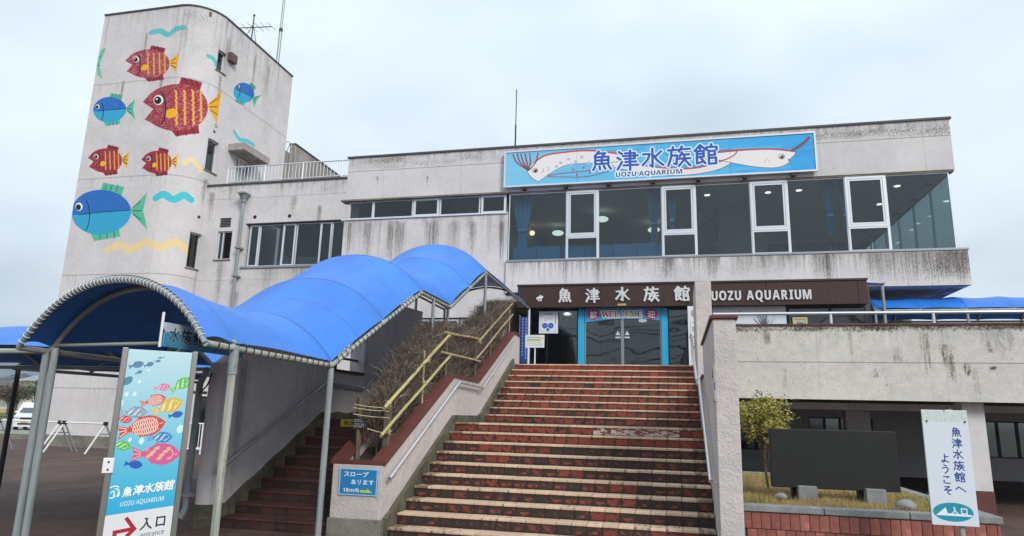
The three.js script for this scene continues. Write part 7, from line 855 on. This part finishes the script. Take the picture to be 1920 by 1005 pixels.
/* houses, trees and hill beyond the field */
function house(name, label, x, z, w, d, h, wallC, roofC, turn, wins) {
  const t = thing(name, label, 'house', [x, 0.2, z]); t.rotation.y = turn; const mk = (n, g, m, par = t) => { const q = sh(new THREE.Mesh(g, m)); q.name = n; par.add(q); return q; }; const wm = tileMat(wallC, 4, 60, { seed: 150 + w, grain: 0.1, patch: 0.1 }); const rm = tileMat(roofC, 4, 60, { seed: 160 + w, grain: 0.15, patch: 0.15 });
  mk('wall', uvm(box(-w / 2, w / 2, -0.3, h, -d / 2, d / 2)), wm); const rh = 1.6, o = 0.6; const P = [[-w / 2 - o, h, d / 2 + o], [w / 2 + o, h, d / 2 + o], [w / 2 + o, h, -d / 2 - o], [-w / 2 - o, h, -d / 2 - o], [-w / 2 + 1.5, h + rh, 0], [w / 2 - 1.5, h + rh, 0]]; const F = [[0, 1, 5], [0, 5, 4], [1, 2, 5], [2, 3, 4], [2, 4, 5], [3, 0, 4], [0, 3, 2], [0, 2, 1]]; const g = new THREE.BufferGeometry(); g.setAttribute('position', new THREE.Float32BufferAttribute(F.flatMap((f) => f.flatMap((i) => P[i])), 3)); g.computeVertexNormals(); const rf = mk('roof', uvm(g), rm); mk('ridge', bar(V(-w / 2 + 1.5, h + rh, 0), V(w / 2 - 1.5, h + rh, 0), 0.14, 8), rm, rf);
  for (const [wx, wy, ww, hh] of wins) { const q = mk('window', merge([box(wx - ww / 2 - 0.08, wx + ww / 2 + 0.08, wy - hh / 2 - 0.08, wy - hh / 2, d / 2, d / 2 + 0.06), box(wx - ww / 2 - 0.08, wx + ww / 2 + 0.08, wy + hh / 2, wy + hh / 2 + 0.08, d / 2, d / 2 + 0.06), box(wx - ww / 2 - 0.08, wx - ww / 2, wy - hh / 2, wy + hh / 2, d / 2, d / 2 + 0.06), box(wx + ww / 2, wx + ww / 2 + 0.08, wy - hh / 2, wy + hh / 2, d / 2, d / 2 + 0.06)]), M.alu); mk('pane', box(wx - ww / 2, wx + ww / 2, wy - hh / 2, wy + hh / 2, d / 2 + 0.005, d / 2 + 0.02), M.pane, q); }
}
M.pane = new THREE.MeshPhysicalMaterial({ color: rgb(52, 58, 62), roughness: 0.06, clearcoat: 1 });
{
  const h1 = onZ(72, 770, 95), h2 = onZ(24, 765, 118), h3 = onZ(-40, 770, 110);
  house('house', 'two storey cream house with pale grey hipped roof beyond the field', h1.x + 1.5, -95, 9.5, 8, 4.9, [188, 184, 170], [140, 144, 148], -0.5, [[-2.6, 3.6, 1.6, 1.2], [1.6, 3.6, 1.2, 1.0], [-1.6, 1.2, 2.4, 1.8], [2.4, 1.2, 1.4, 1.2]]); house('house', 'broad house with dark tiled roof behind the trees', h2.x, -118, 15, 9, 5.6, [150, 146, 138], [70, 74, 78], -0.5, [[-4, 3.8, 2, 1.2], [0, 3.8, 2, 1.2], [4, 3.8, 2, 1.2], [3, 1.2, 2.6, 1.6]]); house('house', 'grey walled house at the far edge of the field', h3.x, -112, 12, 9, 4.6, [140, 138, 134], [84, 82, 82], -0.6, [[-2.6, 3.2, 1.6, 1.2], [2.4, 3.2, 1.6, 1.2]]);
  const tr = (u, d, h, rx, ry, cols, seed, label, n = 2600) => { const p = onZ(u, 790, d); const t = thing('tree', label, 'tree', [p.x, 0.2, -d]); leafy(t, V(p.x, 0.2, -d), h, rx, ry, n, cols, seed, 0.13, 10, 0.12, 0.3); };
  tr(10, 66, 3.3, 1.9, 1.2, [[0.14, 0.08, 0.05], [0.10, 0.09, 0.04], [0.2, 0.09, 0.06]], 601, 'reddish brown garden tree left of the houses'); tr(26, 70, 3.2, 1.6, 1.1, [[0.07, 0.08, 0.03], [0.1, 0.1, 0.04]], 602, 'dark olive garden tree in front of the cream house'); tr(58, 80, 4.4, 1.3, 1.5, [[0.08, 0.11, 0.05], [0.06, 0.08, 0.04]], 603, 'small green tree against the cream house wall', 1500); tr(73, 82, 3.6, 1.2, 1.3, [[0.07, 0.1, 0.05], [0.09, 0.1, 0.05]], 604, 'small dark tree beside the cream house', 1500);
  for (const z of [-78, -80.5]) struct('field_fence_rail', box(-120, -50, z === -78 ? 0.9 : 0.75, z === -78 ? 1.05 : 0.9, z - 0.05, z), std(rgb(190, 186, 176), 0.7), 'pale rail along the field');
  const g = new THREE.PlaneGeometry(2600, 900, 130, 40).rotateX(-Math.PI / 2).translate(-900, 0, -1250), p = g.attributes.position; for (let i = 0; i < p.count; i++) { const x = p.getX(i), z = p.getZ(i), k = Math.min(1, Math.max(0, (-850 - z) / 420)); p.setY(i, k * (70 + 75 * fbm(x / 260 + 9, z / 300, 4)) + 10 * k * fbm(x / 40, z / 40, 3) - 2); } g.computeVertexNormals(); const hm = tileMat([52, 66, 58], 120, 4, { seed: 170, grain: 0.5, patch: 0.4, ps: 0.06 }, null, 0.95, 0); hm.bumpMap = null; struct('hills', uvm(g), hm, 'wooded hills in haze');
}
/* utility pole and cables behind the viewer, mirrored in the entrance glass */
{
  const Z = 12.5, t = thing('utility_pole', 'concrete utility pole with cables, mirrored in the entrance glass', 'utility pole', [1.2, 0, Z]); add('pole', bar(V(1.2, 0, Z), V(1.2, 10.5, Z), 0.17, 12, 0.12), M.concrete, t); for (const y of [7.2, 8.6]) add('crossarm', box(0.2, 2.2, y, y + 0.12, Z - 0.1, Z), M.darkSteel, t); add('transformer', new THREE.CylinderGeometry(0.3, 0.3, 0.9, 16).translate(1.6, 6.3, Z + 0.2), M.darkSteel, t);
  for (const [y, z, l, r2] of [[9.2, Z, -0.6, 1.6], [8.7, Z - 0.3, -1.8, 1.0], [8.1, Z + 0.2, 0.6, 1.9], [7.3, Z - 0.3, -0.9, -0.4], [6.6, Z, -2.2, 0.8], [6.0, Z, 0.3, -1.2], [5.2, Z + 0.1, -0.5, -0.3]]) for (const sg of [-1, 1]) add('cable', tube([V(1.2, y, z), V(1.2 + sg * 12, y - 0.7 + (sg < 0 ? l : r2) * 0.4, z + sg), V(1.2 + sg * 28, y + (sg < 0 ? l : r2), z + sg * 2)], 0.055, 20, 5), M.black, t);
}
scene.fog = new THREE.FogExp2(0xc4d2e2, 0.0004);
renderer.render(scene, camera);
